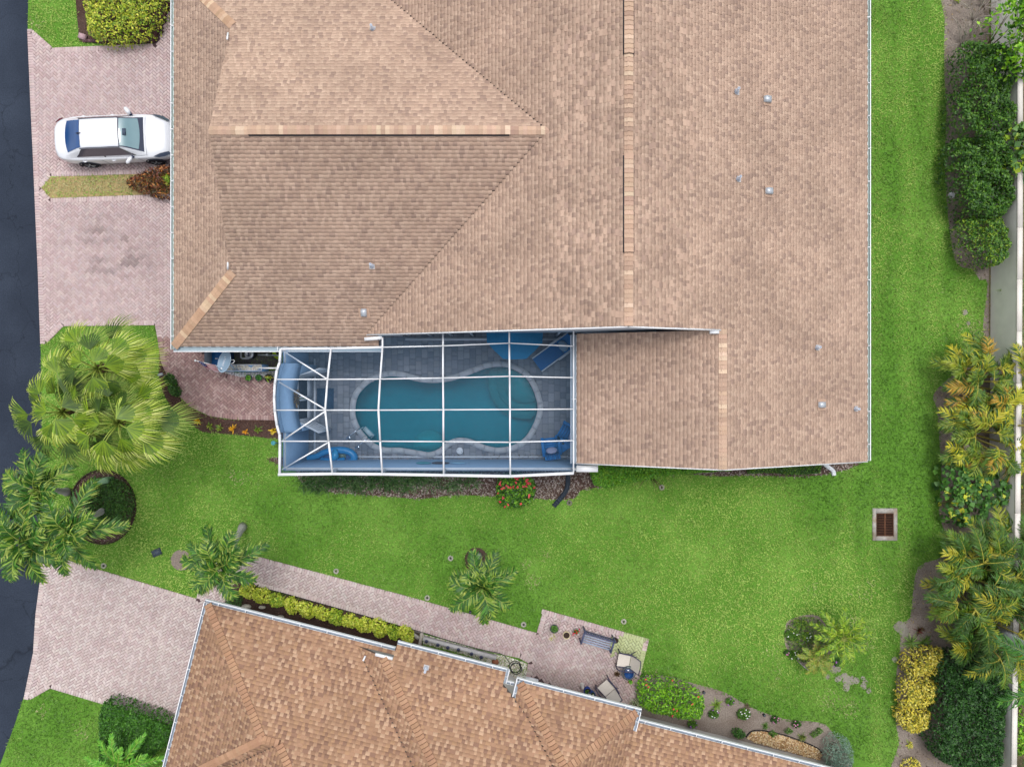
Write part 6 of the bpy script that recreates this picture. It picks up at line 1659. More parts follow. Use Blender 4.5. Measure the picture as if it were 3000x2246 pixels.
for sg in (1, -1):
    V, nx = [], 14
    for t in (.18, .55, .93):
        a, b = -1.42 + .50 * t, 1.12 - .62 * t
        for i in range(nx + 1):
            x = a + (b - a) * i / nx; yb, zb, yt, zt, c = interp(CAB, x)
            V.append(cf(x, sg * (yb + (yt - yb) * t + .014), zb + (zt - zb) * t + .006))
    w_ = MB().add(V, [(r * (nx + 1) + i, r * (nx + 1) + i + 1, (r + 1) * (nx + 1) + i + 1, (r + 1) * (nx + 1) + i) for r in range(2) for i in range(nx)]).build('side_window', mat('side_glass', S(88, 84, 92), 0.08, spec=0.6, noise=0.06), car, smooth=True)
    MB().beam(cf(-.22, sg * .80, .97), cf(-.22, sg * .60, 1.36), .05, .02, S(60, 60, 70)).build('pillar', M_ATTR, w_)
    MB().tube([cf(x, sg * (interp(CAB, x)[2] + .006), interp(CAB, x)[3] + .004) for x in np.linspace(-1.0, .55, 10)], .012, 6, S(40, 50, 80)).build('roof_seam', M_ATTR, car)
    for x in (-1.12, .02): MB().tube([cf(x - .09, sg * .885, .80), cf(x, sg * .915, .81), cf(x + .09, sg * .885, .80)], .02, 7).build('door_handle', M_CAR, car, smooth=True)
    for x in (-.42, 1.02): MB().beam(cf(x, sg * .893, .88), cf(x + .08, sg * .893, .4), .006, .006, S(110, 116, 128)).build('door_gap', M_ATTR, car)
    mr = MB().tube([cf(.80, sg * .83, .97), cf(.76, sg * .93, 1.0), cf(.66, sg * 1.06, 1.0), cf(.60, sg * 1.09, .99)], [.05, .09, .075, .03], 9).build('wing_mirror', M_CAR, car, smooth=True)
    MB().beam(cf(.86, sg * .80, .94), cf(.80, sg * .88, .97), .1, .04, S(44, 54, 84)).build('mirror_foot', M_ATTR, mr)
    hl_ = MB().add([cf(1.60, sg * .83, .83), cf(1.88, sg * .72, .855), cf(2.16, sg * .60, .715), cf(2.22, sg * .66, .61), cf(2.0, sg * .80, .715), cf(1.8, sg * .845, .755)], [(0, 1, 2, 3, 4, 5) if sg < 0 else (5, 4, 3, 2, 1, 0)], S(80, 90, 110)).build('headlight', mat('lamp_cover', src='attr', rough=.1, spec=.6, noise=.05), car)
    hl_.location.z += .035
    tl = MB().add([cf(-2.22, sg * .64, .86), cf(-2.05, sg * .815, .84), cf(-1.92, sg * .862, .80), cf(-2.02, sg * .845, .68), cf(-2.2, sg * .735, .70)], [(0, 1, 2, 3, 4) if sg > 0 else (4, 3, 2, 1, 0)], S(150, 60, 80)).build('tail_light', MATS['lamp_cover'], car)
    tl.location = tl.location + Vector((0, sg * .02, .012))
    for x in (-1.20, 1.47):
        c = cf(x, sg * .80, .315); wh = empty('wheel', (0, 0, 0)); wh.parent = car; wh.location = Vector(c) - Vector(car.location)
        tl_ = (Matrix.Rotation(CARA, 3, 'Z') @ Matrix.Rotation(-math.pi / 2 * sg, 3, 'X'))
        MB().lathe([(.20, -.09), (.30, -.10), (.318, -.05), (.318, .05), (.30, .10), (.225, .105), (.215, .09)], c, 28, S(44, 44, 50), tl_).build('tyre', M_MATT, wh, smooth=False)
        rm = MB().lathe([(.215, .06), (.05, .075)], c, 20, S(70, 74, 84), tl_)
        for q in range(5):
            a = 2 * math.pi * q / 5
            v = [tl_ @ Vector((r_ * math.cos(a + d_), r_ * math.sin(a + d_), .108)) for r_, d_ in ((.04, -.6), (.21, -.14), (.21, .14), (.04, .6))]
            rm.add([np.array(p) + c for p in v], [(0, 1, 2, 3)], S(196, 200, 208))
        rm.build('rim', M_ATTR, wh)
        ar = [cf(x + .37 * math.cos(a), sg * (.893 if abs(x) < 1.3 else .873), .315 + .37 * math.sin(a)) for a in np.linspace(-.25, math.pi + .25, 14)]
        MB().tube(ar, .03, 6, S(40, 44, 60)).build('wheel_arch', M_ATTR, car)
MB().tube([cf(-.88, 0, 1.44), cf(-.98, 0, 1.475), cf(-1.06, 0, 1.44)], [.012, .03, .014], 6, S(40, 44, 66)).build('antenna_fin', M_ATTR, car)
MB().beam(cf(2.20, -.45, .42), cf(2.20, .45, .42), .16, .16, S(40, 44, 60)).build('grille', M_ATTR, car)
MB().beam(cf(-2.14, -.6, .36), cf(-2.14, .6, .36), .2, .16, S(50, 54, 66)).build('rear_skirt', M_ATTR, car)

# ================================================================== equipment corner
pad = structure(MB().prism(WP([(640, 1025), (815, 1025), (815, 1074), (640, 1074)]), 0, .05).build('equipment_pad', mat('dark_concrete', S(112, 108, 106), .95, noise=.2, nscale=6)))
GRAVW = WP([(612, 1030), (640, 1030), (652, 1072), (690, 1092), (808, 1086), (812, 1104), (705, 1104), (668, 1096), (640, 1080), (622, 1058)])
structure(MB().sheet(GRAVW, .036).build('gravel_bed', mat('white_gravel_base', S(170, 168, 168), .95, noise=.3, nscale=30)))
scatter_pebbles(GRAVW, 900, [S(222, 222, 224), S(198, 198, 204), S(236, 234, 230), S(160, 160, 168)], 'white_gravel', 'white gravel strip round the blue planter wall', (.02, .04), .036)
pt_ = empty('planter_wall', W(715, 1082), 'blue planter wall with long white trough beside the equipment corner', 'planter')
hw = .62
MB().prism([W(*p, hw)[:2] for p in ((655, 1067), (772, 1067), (772, 1088), (660, 1088))], 0, hw, S(122, 166, 214)).build('wall', M_ATTR, pt_)
tro = MB()
for a, b in (((658, 1068), (766, 1068)), ((766, 1068), (766, 1085)), ((766, 1085), (664, 1085)), ((664, 1085), (658, 1068))):
    tro.beam(W(*a, hw + .03), W(*b, hw + .03), .03, .06)
tro.build('trough_rim', M_PAINT, pt_)
scatter_pebbles([W(*p, hw)[:2] for p in ((662, 1071), (763, 1071), (763, 1082), (667, 1082))], 110, [S(236, 232, 224), S(216, 208, 196), S(200, 206, 206)], 'trough_stones', 'pale stones and shells in the blue planter trough', (.03, .07), hw + .005)
gt = empty('gate', W(795, 1080), 'white low gate between blue planter and enclosure', 'gate')
MB().beam(W(773, 1078, 1.3), W(816, 1078, 1.3), .06, .12).build('top_rail', M_PAINT, gt)
MB().beam(W(773, 1078, .7), W(816, 1078, .7), .04, 1.1).build('panel', M_PAINT, gt)
bp_ = MB().box((*W(664, 1050)[:2], .5), (.64, .9, 1.0), col=S(28, 90, 150)); thing_mesh(bp_, 'utility_box', M_ATTR, 'dark blue utility box behind the satellite dish', 'box', at_=W(664, 1050))
ac = empty('meter_cabinet', W(632, 1048), 'narrow grey cabinet with white tap between gravel and dish', 'cabinet')
MB().box((*W(631, 1046, .4)[:2], .6), (.2, .55, 1.2), col=S(104, 116, 132)).build('case', M_ATTR, ac)
MB().tube([W(631, 1050, 1.2), W(631, 1050, 1.26), W(637, 1050, 1.26)], .015, 6).build('tap', M_PAINT, ac)
pp = empty('pool_pump', W(728, 1038), 'round pool filter with silver lid and white pipe under the eave', 'pump')
c = W(729, 1037, .5)
MB().lathe([(.17, .05 - .5), (.19, -.1), (.19, -.02)], c, 24, S(60, 62, 70)).build('tank', M_ATTR, pp)
MB().lathe([(.185, 0), (.17, .03), (.11, .05), (.10, .03), (0, .03)], (c[0], c[1], c[2] - .02), 24).build('lid', mat('silver_lid', S(214, 218, 224), .3, metal=.4, noise=.05), pp, smooth=False)
MB().box((c[0], c[1], c[2] + .045), (.06, .2, .04), col=S(90, 96, 120)).build('handle', M_ATTR, pp)
MB().tube([W(706, 1030, .2), W(706, 1047, .2), W(710, 1050, .2), W(730, 1050, .2)], .035, 8).build('pipe', M_PAINT, pp)
pv = empty('pool_valve', W(785, 1039), 'grey pool pipe with round valve right of the filter', 'pipe')
MB().tube([W(756, 1039, .2), W(818, 1041, .2)], .035, 8, S(190, 196, 200)).build('pipe', M_ATTR, pv)
MB().lathe([(.055, 0), (.055, .1), (.03, .12)], W(784, 1039, .2), 14, S(226, 228, 230)).build('valve', M_ATTR, pv)
MB().lathe([(.05, 0), (.05, .07), (.03, .09)], W(793, 1040, .2), 14, S(150, 154, 158)).build('union', M_ATTR, pv)
hs2 = MB(); cc = np.array(W(822, 1030, .15))
for k in range(4): hs2.tube([cc + ((.32 - k * .04) * math.cos(a), (.32 - k * .04) * math.sin(a), k * .02) for a in np.linspace(0, 6.283, 24, endpoint=False)], .018, 6, S(190, 226, 50), closed=True)
thing_mesh(hs2, 'hose_coil', M_ATTR, 'lime yellow hose coil beside the enclosure post', 'hose', at_=tuple(cc))

# satellite dish on a mast
dh = empty('satellite_dish', W(684, 1084), 'grey blue satellite dish with white lettering beside the flag', 'satellite dish')
dc = np.array(W(657, 1059, 2.0))
nrm = np.array((-.36, .12, .92)); nrm /= np.linalg.norm(nrm)
ax = np.array((0.30, .93, 0.0)); ax -= nrm * (ax @ nrm); ax /= np.linalg.norm(ax); ay = np.cross(nrm, ax)
V, Fs, nr, na = [dc - nrm * .075], [], 5, 28
for i in range(1, nr + 1):
    r = i / nr
    for k in range(na):
        a = 2 * math.pi * k / na; V.append(dc + ax * .42 * r * math.cos(a) + ay * .29 * r * math.sin(a) - nrm * .075 * (1 - r * r))
Fs += [(0, 1 + k, 1 + (k + 1) % na) for k in range(na)]
Fs += [(1 + (i - 1) * na + k, 1 + i * na + k, 1 + i * na + (k + 1) % na, 1 + (i - 1) * na + (k + 1) % na) for i in range(1, nr) for k in range(na)]
M_DISH = mat('dish_metal', S(150, 176, 200), .5, noise=.06, nscale=6)
MB().add(V, Fs).build('reflector', M_DISH, dh, smooth=True)
MB().tube([V[1 + (nr - 1) * na + k] for k in range(na)], .012, 6, S(176, 198, 216), closed=True).build('rim', M_ATTR, dh)
MB().tube([W(686, 1084, .6), W(684, 1076, 1.6), tuple(dc - nrm * .1)], .028, 8, S(160, 186, 214)).build('mast', M_ATTR, dh)
MB().tube(smooth_open([tuple(dc - nrm * .1 + ay * .1), W(684, 1054, 2.0), W(683, 1063, 2.0), tuple(dc - nrm * .1 - ax * .1)], 4), .012, 6).build('cable', M_PAINT, dh)
MB().tube([tuple(dc + ax * -.36 - nrm * .02), tuple(dc + nrm * .35 - ax * .2)], .014, 6, S(140, 160, 180)).build('arm', M_ATTR, dh)
tx = bpy.data.curves.new('lettering', 'FONT'); tx.body = 'DIRECTV'; tx.size = .115; tx.align_x = 'CENTER'; tx.align_y = 'CENTER'; tx.extrude = .002
tmp = bpy.data.objects.new('lettering_curve', tx); COL.objects.link(tmp)
bpy.context.view_layer.update()
me_ = bpy.data.meshes.new_from_object(tmp.evaluated_get(bpy.context.evaluated_depsgraph_get())); bpy.data.objects.remove(tmp)
me_.materials.clear(); me_.materials.append(mat('white_print', S(240, 244, 250), .6, noise=0))
to = bpy.data.objects.new('lettering', me_); COL.objects.link(to); to.parent = dh
xa, ya = ax, np.cross(nrm, ax)
pos = dc + ya * .06 + ax * .04 - nrm * .052 - np.array(dh.location)
to.matrix_basis = Matrix(((xa[0], ya[0], nrm[0], pos[0]), (xa[1], ya[1], nrm[1], pos[1]), (xa[2], ya[2], nrm[2], pos[2]), (0, 0, 0, 1)))
lg = dc + ya * .06 - ax * .29 - nrm * .030
MB().add([lg + ax * .045 * math.cos(a) + ya * .045 * math.sin(a) for a in np.linspace(0, 6.283, 16, endpoint=False)], [tuple(range(16))]).build('emblem', MATS['white_print'], dh)
# flag
fg = empty('flag', W(640, 1085), 'draped red white and blue flag on a white pole left of the dish', 'flag')
A, B = np.array(W(572, 1056, 2.1)), np.array(W(640, 1072, 1.3))
MB().tube([A, B, B + np.array((.5, -.1, -.45))], .016, 7).build('pole', M_PAINT, fg)
MB().ball(A, .045, 10, 6).build('finial', M_PAINT, fg)
fm = MB(); nu, nv = 26, 15
def fpt(i, k):
    s, t = i / nu, k / (nv - 1)
    p = A + (B - A) * (.10 + .78 * s * .95)
    return p + np.array((.10 * t + .05 * math.sin(9 * s + 2 * t), -.30 * t - .035 * math.sin(14 * s) * t, -.55 * t + .05 * math.sin(11 * s + 3 * t)))
for i in range(nu):
    for k in range(nv - 1):
        if i < 9 and k < 8: col = S(56, 64, 130) if (i * 3 + k * 2) % 7 else S(226, 228, 240)
        else: col = S(190, 40, 66) if (k % 2 == 0) else S(240, 236, 240)
        fm.add([fpt(i, k), fpt(i + 1, k), fpt(i + 1, k + 1), fpt(i, k + 1)], [(0, 1, 2, 3)], col)
fm.build('cloth', mat('flag_cloth', src='attr', rough=.85, noise=.05), fg)
# pots in front of the planter
def pot(px, py, r, h, col, label, plant=None, cat='plant pot', group=None, rim=None, soil=True, z0=.04):
    c = W(px, py, h + z0); t = empty('plant_pot', (c[0], c[1], z0), label, cat, group)
    MB().lathe([(r * .72, 0), (r * .9, h * .5), (r, h), (r * .88, h), (r * .84, h * .82)], (c[0], c[1], z0), 20, col).build('pot', M_ATTR, t)
    if soil: MB().lathe([(r * .87, h * .86), (0, h * .87)], (c[0], c[1], z0), 20, S(62, 50, 44)).build('soil', M_MATT, t)
    if plant: rosette('', (c[0], c[1]), plant[0], plant[1], plant[2], plant[3], '', z0=z0 + h * .86, parent=t, pname='foliage', el=plant[4] if len(plant) > 4 else (.2, 1.3), droop=.4, spread=r * .4)
    return t
DP = S(54, 66, 78)
pot(727, 1106, .13, .24, DP, 'left pot of three before the planter, bright bushy green plant', (60, .14, .05, [S(96, 160, 44), S(80, 140, 40), S(120, 176, 60)]), group='pots by the walk')
pot(757, 1106, .14, .22, DP, 'middle pot of three before the planter, dark fine green plant', (90, .14, .03, [S(60, 116, 50), S(76, 132, 60)]), group='pots by the walk')
pot(786, 1107, .17, .28, S(40, 52, 60), 'right and biggest pot of three before the planter, sparse yellow green plant', (18, .24, .05, [S(150, 176, 60), S(190, 180, 60), S(90, 130, 50)]), group='pots by the walk')
# hose bib / sprinkler post by the enclosure corner
sp_ = empty('garden_tap', W(805, 1297), 'small teal round garden tap beside the enclosure corner', 'tap')
MB().tube([W(812, 1297, .0), W(812, 1297, .45), W(803, 1297, .5)], .025, 7, S(70, 110, 120)).build('pipe', M_ATTR, sp_)
MB().lathe([(.09, 0), (.09, .03), (.05, .04), (.04, .02), (0, .02)], W(801, 1297, .5), 18, S(80, 160, 170)).build('head', M_ATTR, sp_)
# downspouts
def flat_pipe(path, w, h, col, name, label, cat, ribs=False, holes=False):
    t = empty(name, path[0], label, cat)
    pts = smooth_open(path, 6)
    for i in range(len(pts) - 1):
        pass
    mb = MB()
    for i in range(len(pts) - 1):
        k = 1 + (.10 if (ribs and i % 2) else 0)
        mb.beam(pts[i], np.array(pts[i + 1]) + (np.array(pts[i + 1]) - np.array(pts[i])) * .02, w * k, h * k, col)
    mb.build('pipe', M_ATTR, t)
    if holes:
        for s in (.25, .45, .65):
            p = np.array(pts[int(s * (len(pts) - 1))]); MB().lathe([(.014, 0), (.014, .003)], p + (0, 0, h / 2), 8, S(60, 70, 80)).build('screw', M_ATTR, t)
flat_pipe([W(1664, 1375, .4), W(1664, 1400, .15), W(1661, 1430, .08), W(1648, 1452, .07), W(1622, 1482, .06)], .17, .11, S(46, 56, 68), 'drain_pipe', 'black corrugated drain pipe lying on the bark chips', 'pipe', ribs=True)
flat_pipe([W(2408, 1352, .5), W(2424, 1366, .12), W(2440, 1378, .08), W(2443, 1392, .07)], .15, .09, S(240, 244, 250), 'downspout', 'white downspout elbow on the lawn under the right gable', 'downspout', holes=True)
flat_pipe([W(476, 2226, .3), W(488, 2222, .6), W(505, 2215, 2.3)], .09, .07, S(190, 204, 236), 'downspout', 'pale blue downspout at the bottom edge beside the neighbouring gutter', 'downspout', holes=True)

# ================================================================== lawn details
don = None
dl = [((305, 1656), 'next to the lower drive edge'), ((985, 1672), 'above the yellow bush walk'), ((1252, 1750), 'left of the middle palm, at the walk edge'), ((1534, 1828), 'beside the patio corner'), ((1827, 1819), 'on open lawn above the patio bench'),
      ((1938, 1427), 'under the right gable'), ((1320, 1634), 'left of the middle palm ring'), ((1668, 1472), 'beside the end of the black drain pipe')]
for (px, py), wh_ in dl:
    c = W(px, py)
    t = empty('sprinkler_ring', (c[0], c[1], 0), 'round concrete sprinkler ring ' + wh_, 'sprinkler', 'sprinkler rings in the lawns')
    MB().lathe([(.11, 0), (.11, .05), (.095, .06), (.06, .055), (.055, .02)], c, 20, S(176, 172, 164) if px != 1668 else S(130, 124, 116)).build('concrete_ring', M_MATT, t)
    MB().lathe([(.04, 0), (.04, .05), (.015, .06)], c, 12, S(50, 52, 58)).build('sprinkler_head', M_ATTR, t)
for (px, py), wh_ in (((1378, 1790), 'at the walk edge below the middle palm'), ((1884, 1976), 'between patio and glossy shrub'), ((2061, 2025), 'right of the glossy shrub'), ((2237, 2091), 'above the brown pebbles')):
    c = W(px, py); t = empty('ground_light', (c[0], c[1], 0), 'small black ground light ' + wh_, 'light', 'ground lights in the beds')
    MB().lathe([(.05, 0), (.055, .12), (.04, .14)], c, 14, S(44, 46, 54)).build('case', M_ATTR, t)
    MB().lathe([(.036, .141), (0, .15)], c, 12, S(90, 96, 104)).build('lens', M_ATTR, t)
# storm drain
dr = empty('storm_drain', W(2591, 1535), 'square concrete storm drain with rusty grate on the right lawn', 'drain')
x0, y0 = W(2555, 1582)[:2]; x1, y1 = W(2627, 1488)[:2]; gx0, gy0 = W(2565, 1569)[:2]; gx1, gy1 = W(2616, 1502)[:2]
m_con = mat('drain_concrete', S(176, 172, 166), .95, noise=.18, nscale=8, noise2=.6, n2scale=2.2, tint2=S(150, 124, 92))
fr_ = MB()
for a, b, c_, d_ in ((x0, gx0, y0, y1), (gx1, x1, y0, y1), (gx0, gx1, y0, gy0), (gx0, gx1, gy1, y1)):
    fr_.prism([(a, c_), (b, c_), (b, d_), (a, d_)], 0, .06)
fr_.build('frame', m_con, dr)
MB().sheet([(gx0, gy0), (gx1, gy0), (gx1, gy1), (gx0, gy1)], .004, S(30, 26, 26)).build('pit', M_MATT, dr)
RU = S(92, 62, 48)
for k in range(14):
    y = gy0 + (gy1 - gy0) * (k + .5) / 14
    MB().beam((gx0 + .03, y, .045), (gx1 - .03, y, .045), .030, .02, RU).build('bar', M_MATT, dr)
MB().beam(((gx0 + gx1) / 2, gy0 + .02, .052), ((gx0 + gx1) / 2, gy1 - .02, .052), .04, .02, S(120, 84, 64)).build('centre_bar', M_MATT, dr)
gb = MB()
for a, b in (((gx0 + .015, gy0), (gx0 + .015, gy1)), ((gx1 - .015, gy0), (gx1 - .015, gy1)), ((gx0, gy0 + .015), (gx1, gy0 + .015)), ((gx0, gy1 - .015), (gx1, gy1 - .015))): gb.beam((*a, .047), (*b, .047), .03, .025, RU)
gb.build('grate_frame', M_MATT, dr)
vb = empty('valve_box', W(460, 1617), 'dark blue grey valve box lid in the lower left lawn', 'lid')
MB().box((*W(460, 1617)[:2], .03), (.38, .28, .06), math.radians(22), S(62, 74, 90)).build('lid', M_ATTR, vb)
MB().box((*W(460, 1617)[:2], .064), (.30, .20, .012), math.radians(22), S(72, 84, 100)).build('lid_panel', M_ATTR, vb)
wd_ = empty('cleanout_disc', W(2787, 572), 'round white cover on the soil beside the wild shrubs', 'lid')
MB().lathe([(.125, 0), (.125, .05), (.10, .065), (0, .07)], W(2787, 572), 20, S(236, 236, 242)).build('disc', M_ATTR, wd_)
MB().box(W(2785, 575, .072), (.04, .03, .01), .4, S(150, 140, 150)).build('notch', M_ATTR, wd_)
up_ = empty('utility_pedestal', W(318, 1405), 'green utility pedestal box standing in the round shrub bed', 'utility box')
c = W(322, 1404)
MB().tube([(c[0] - .2, c[1] - .05, .45), (c[0] + .22, c[1] + .06, .55)], .13, 12, S(130, 168, 130)).build('hood', M_ATTR, up_, smooth=False)
MB().box((c[0], c[1], .24), (.4, .2, .5), .25, S(110, 150, 110)).build('case', M_ATTR, up_)
for (px, py), lab in (((262, 1441), 'small grey spotlight on the dark round shrub'), ((471, 1099), 'small silver spotlight beside the curved walk')):
    t = empty('spotlight', W(px, py), lab, 'light'); c = np.array(W(px, py, .6))
    MB().tube([c - (0, 0, .6), c], .015, 6, S(120, 124, 130)).build('stake', M_ATTR, t)
    MB().tube([c + (-.09, 0, 0), c + (.08, .05, .04)], .055, 9, S(176, 184, 196)).build('lamp_head', M_ATTR, t)
st_ = MB().tube([W(2340, 1938, .03), W(2356, 1952, .04), W(2375, 1967, .03)], [.015, .03, .01], 6, S(176, 170, 166)); thing_mesh(st_, 'dead_frond', M_BARK, 'dry grey palm stalk lying at the bottom of the date palm bed', 'stick', at_=W(2356, 1952))

# top left bed edging
be = empty('bed_edging', W(345, 125), 'plum coloured brick edging round the top left shrub bed', 'edging')
for k, (a, b) in enumerate(zip(np.linspace(0, 1, 15)[:-1], np.linspace(0, 1, 15)[1:])):
    p, q = np.array(W(245, 122)) * (1 - a) + np.array(W(446, 124)) * a, np.array(W(245, 122)) * (1 - b) + np.array(W(446, 124)) * b
    MB().beam(p + (0, random.uniform(-.03, .03), .06), p + (q - p) * .9 + (0, random.uniform(-.03, .03), .06), .11, .1, jit(random.choice([S(112, 86, 88), S(134, 104, 104), S(90, 70, 72)]), .1)).build('edging_brick', M_MATT, be)
MB().box((*W(248, 113)[:2], .12), (.26, .2, .2), -.3, S(190, 160, 166)).build('corner_block', M_MATT, be)
ed = smooth_open([W(449, 124, .05), W(458, 100, .05), W(470, 75, .05), W(482, 45, .05), W(494, 15, .05), W(500, -40, .05)], 4)
for p, q in zip(ed[:-1], ed[1:]): MB().beam(p, np.array(p) + (np.array(q) - np.array(p)) * .95, .11, .14, jit(S(98, 66, 66), .12)).build('edging_block', M_MATT, be)
def curb(pts, col, w, h, label, name='bed_edging'):
    t = empty(name, pts[0], label, 'edging'); P = pts
    for p, q in zip(P[:-1], P[1:]): MB().beam(p, np.array(p) + (np.array(q) - np.array(p)) * 1.0, w, h, jit(col, .1)).build('edging_strip', M_MATT, t)
curb([(x, y, .03) for x, y in ring] + [(*ring[0], .03)], S(70, 56, 50), .05, .07, 'dark edging ring round the circular shrub bed')
curb(smooth_open([W(*p, .04) for p in ((720, 1712), (800, 1729), (900, 1756), (1000, 1784), (1100, 1812), (1232, 1850))], 4), S(58, 54, 54), .035, .07, 'black edging strip between yellow bushes and walk')
curb(smooth_open([W(*p, .03) for p in ((2185, 2158), (2200, 2142), (2230, 2138), (2290, 2150), (2350, 2170), (2395, 2190), (2408, 2205))], 4), S(50, 48, 50), .03, .06, 'black edging curve round the brown pebbles')

# ================================================================== neighbour's walk and patio
ROCKW = WP([(1238, 1856), (1300, 1873), (1420, 1908), (1470, 1918), (1544, 1943), (1541, 1984), (1500, 1996), (1440, 1975), (1412, 1932), (1330, 1906), (1240, 1884)])
structure(MB().sheet(ROCKW, .012).build('gravel_bed', mat('rock_base', S(150, 146, 138), .95, noise=.3, nscale=30)))
scatter_pebbles(ROCKW, 1900, [S(232, 228, 214), S(214, 208, 190), S(240, 238, 230), S(190, 182, 164)], 'white_rock', 'cream landscaping stones under the neighbouring eave', (.025, .05), .014)
ROCKB = WP([(2187, 2160), (2202, 2144), (2230, 2140), (2290, 2152), (2350, 2172), (2395, 2192), (2408, 2208), (2400, 2225), (2340, 2208), (2210, 2172)])
structure(MB().sheet(ROCKB, .012).build('gravel_bed', mat('pebble_base', S(140, 110, 80), .95, noise=.3, nscale=30)))
scatter_pebbles(ROCKB, 1300, [S(214, 186, 142), S(190, 154, 108), S(232, 212, 176), S(170, 134, 94)], 'brown_pebbles', 'tan pebbles beside the blue grey shrub', (.025, .05), .014)
lw = ['first', 'second', 'third', 'fourth', 'fifth', 'sixth']
for k, (px, py) in enumerate(((1252, 1870), (1285, 1880), (1314, 1888), (1345, 1894), (1383, 1906), (1411, 1916))):
    c = W(px, py); t = empty('path_light', (c[0], c[1], 0), '%s solar path light from the left in the cream stones' % lw[k], 'light', 'path lights in the cream stones')
    MB().tube([c, (c[0], c[1], .3)], .012, 6, S(50, 52, 62)).build('stake', M_ATTR, t)
    MB().lathe([(.05, .24), (.062, .3), (.075, .32), (.03, .35)], c, 12, S(78, 82, 110)).build('lamp_head', M_ATTR, t)
    MB().lathe([(.03, .351), (.0, .356)], c, 10, S(40, 44, 66)).build('solar_cell', M_ATTR, t)
sb = empty('stone_border', W(1228, 1870), 'grey concrete blocks at the end of the yellow bushes', 'edging')
MB().beam(W(1236, 1853, .1), W(1229, 1893, .1), .12, .2, S(186, 178, 168)).build('block', M_MATT, sb)
MB().beam(W(1208, 1855, .08), W(1228, 1868, .08), .13, .16, S(176, 172, 164)).build('block', M_MATT, sb)
MB().beam(W(1210, 1847, .05), W(1234, 1852, .05), .06, .1, S(110, 106, 104)).build('block', M_MATT, sb)
pl_ = MB().beam(SH(7.95, .27, .15), SH(11.0, .30, .15), .12, .3, S(206, 204, 204)); thing_mesh(pl_, 'planter_curb', M_MATT, 'pale concrete curb between cream stones and neighbouring wall', 'curb', at_=SH(9.5, .28, 0))
rk = MB().ball(W(1451, 1938, .08), .15, 9, 6, S(158, 104, 80), (1, .9, .6)); thing_mesh(rk, 'lava_rock', M_MATT, 'rusty brown rock on the cream stones by the hose', 'rock', at_=W(1451, 1938))
for k in range(len(rk.v)): rk.v[k] = tuple(np.array(rk.v[k]) * 1)
hc = MB(); cc = np.array(W(1509, 1952, .04))
for k, r in enumerate((.235, .20, .225)):
    hc.tube([cc + (r * math.cos(a) + .02 * k, r * math.sin(a) - .03 * k, .02 * k) for a in np.linspace(0, 6.283, 26, endpoint=False)], .016, 6, S(44, 50, 54), closed=True)
hc.tube(smooth_open([tuple(cc + (-.2, .1, .02)), W(1480, 1922, .03), W(1460, 1912, .05), W(1416, 1903, .05), W(1330, 1880, .05), W(1240, 1852, .05)], 5), .014, 6, S(44, 50, 54))
thing_mesh(hc, 'garden_hose', M_ATTR, 'coiled black garden hose on the cream stones', 'hose', at_=tuple(cc))
bx = empty('doorstep', W(1556, 1990), 'white concrete doorstep at the end of the cream stones', 'step')
MB().prism([W(*p)[:2] for p in ((1541, 1979), (1577, 1988), (1570, 2012), (1536, 2002))], 0, .16).build('step', M_PAINT, bx)
for (px, py, w, lab) in ((722, 1776, .42, 'pale rounded stone beside the dark grassy clump'), (768, 1778, .3, 'small pale stone under the yellow bushes'), (822, 1806, .3, 'flat grey stone next to the neighbouring gutter')):
    sm = MB().ball(W(px, py, .07), w * .5, 10, 6, S(196, 190, 176), (1, .5, .35)); thing_mesh(sm, 'stone', M_MATT, lab, 'stone', at_=W(px, py))
# bench
bn = empty('bench', W(1750, 1872), 'blue grey slatted garden bench on the neighbouring patio', 'bench')
A, B = np.array(W(1706, 1862, .45)), np.array(W(1792, 1888, .45)); ang = math.atan2(B[1] - A[1], B[0] - A[0]); Lb = np.linalg.norm(B - A)
f = oriented((A[0], A[1], .038), ang); GB, GBD = S(150, 164, 188), S(84, 90, 120)
for k in range(5): MB().beam(f(0.03, -.21 + k * .092, .42), f(Lb - .03, -.21 + k * .092, .42), .052, .025, jit(S(172, 184, 206), .06)).build('seat_slat', M_ATTR, bn)
MB().beam(f(0, .27, .82), f(Lb, .27, .82), .05, .07, GBD).build('back_rail', M_ATTR, bn)
MB().beam(f(0, .25, .50), f(Lb, .25, .50), .04, .05, GBD).build('back_rail', M_ATTR, bn)
for k in range(12): MB().beam(f(.06 + k * (Lb - .12) / 11, .255, .5), f(.06 + k * (Lb - .12) / 11, .268, .8), .03, .02, GBD, up=(0, 1, 0)).build('back_spindle', M_ATTR, bn)
for x in (0.0, Lb):
    MB().beam(f(x, -.26, .62), f(x, .28, .64), .07, .04, GBD).build('armrest', M_ATTR, bn)
    MB().beam(f(x, -.25, 0), f(x, -.25, .62), .05, .05, GBD, up=(0, 1, 0)).build('leg', M_ATTR, bn)
    MB().beam(f(x, .25, 0), f(x, .29, .88), .05, .05, GBD, up=(0, 1, 0)).build('leg', M_ATTR, bn)
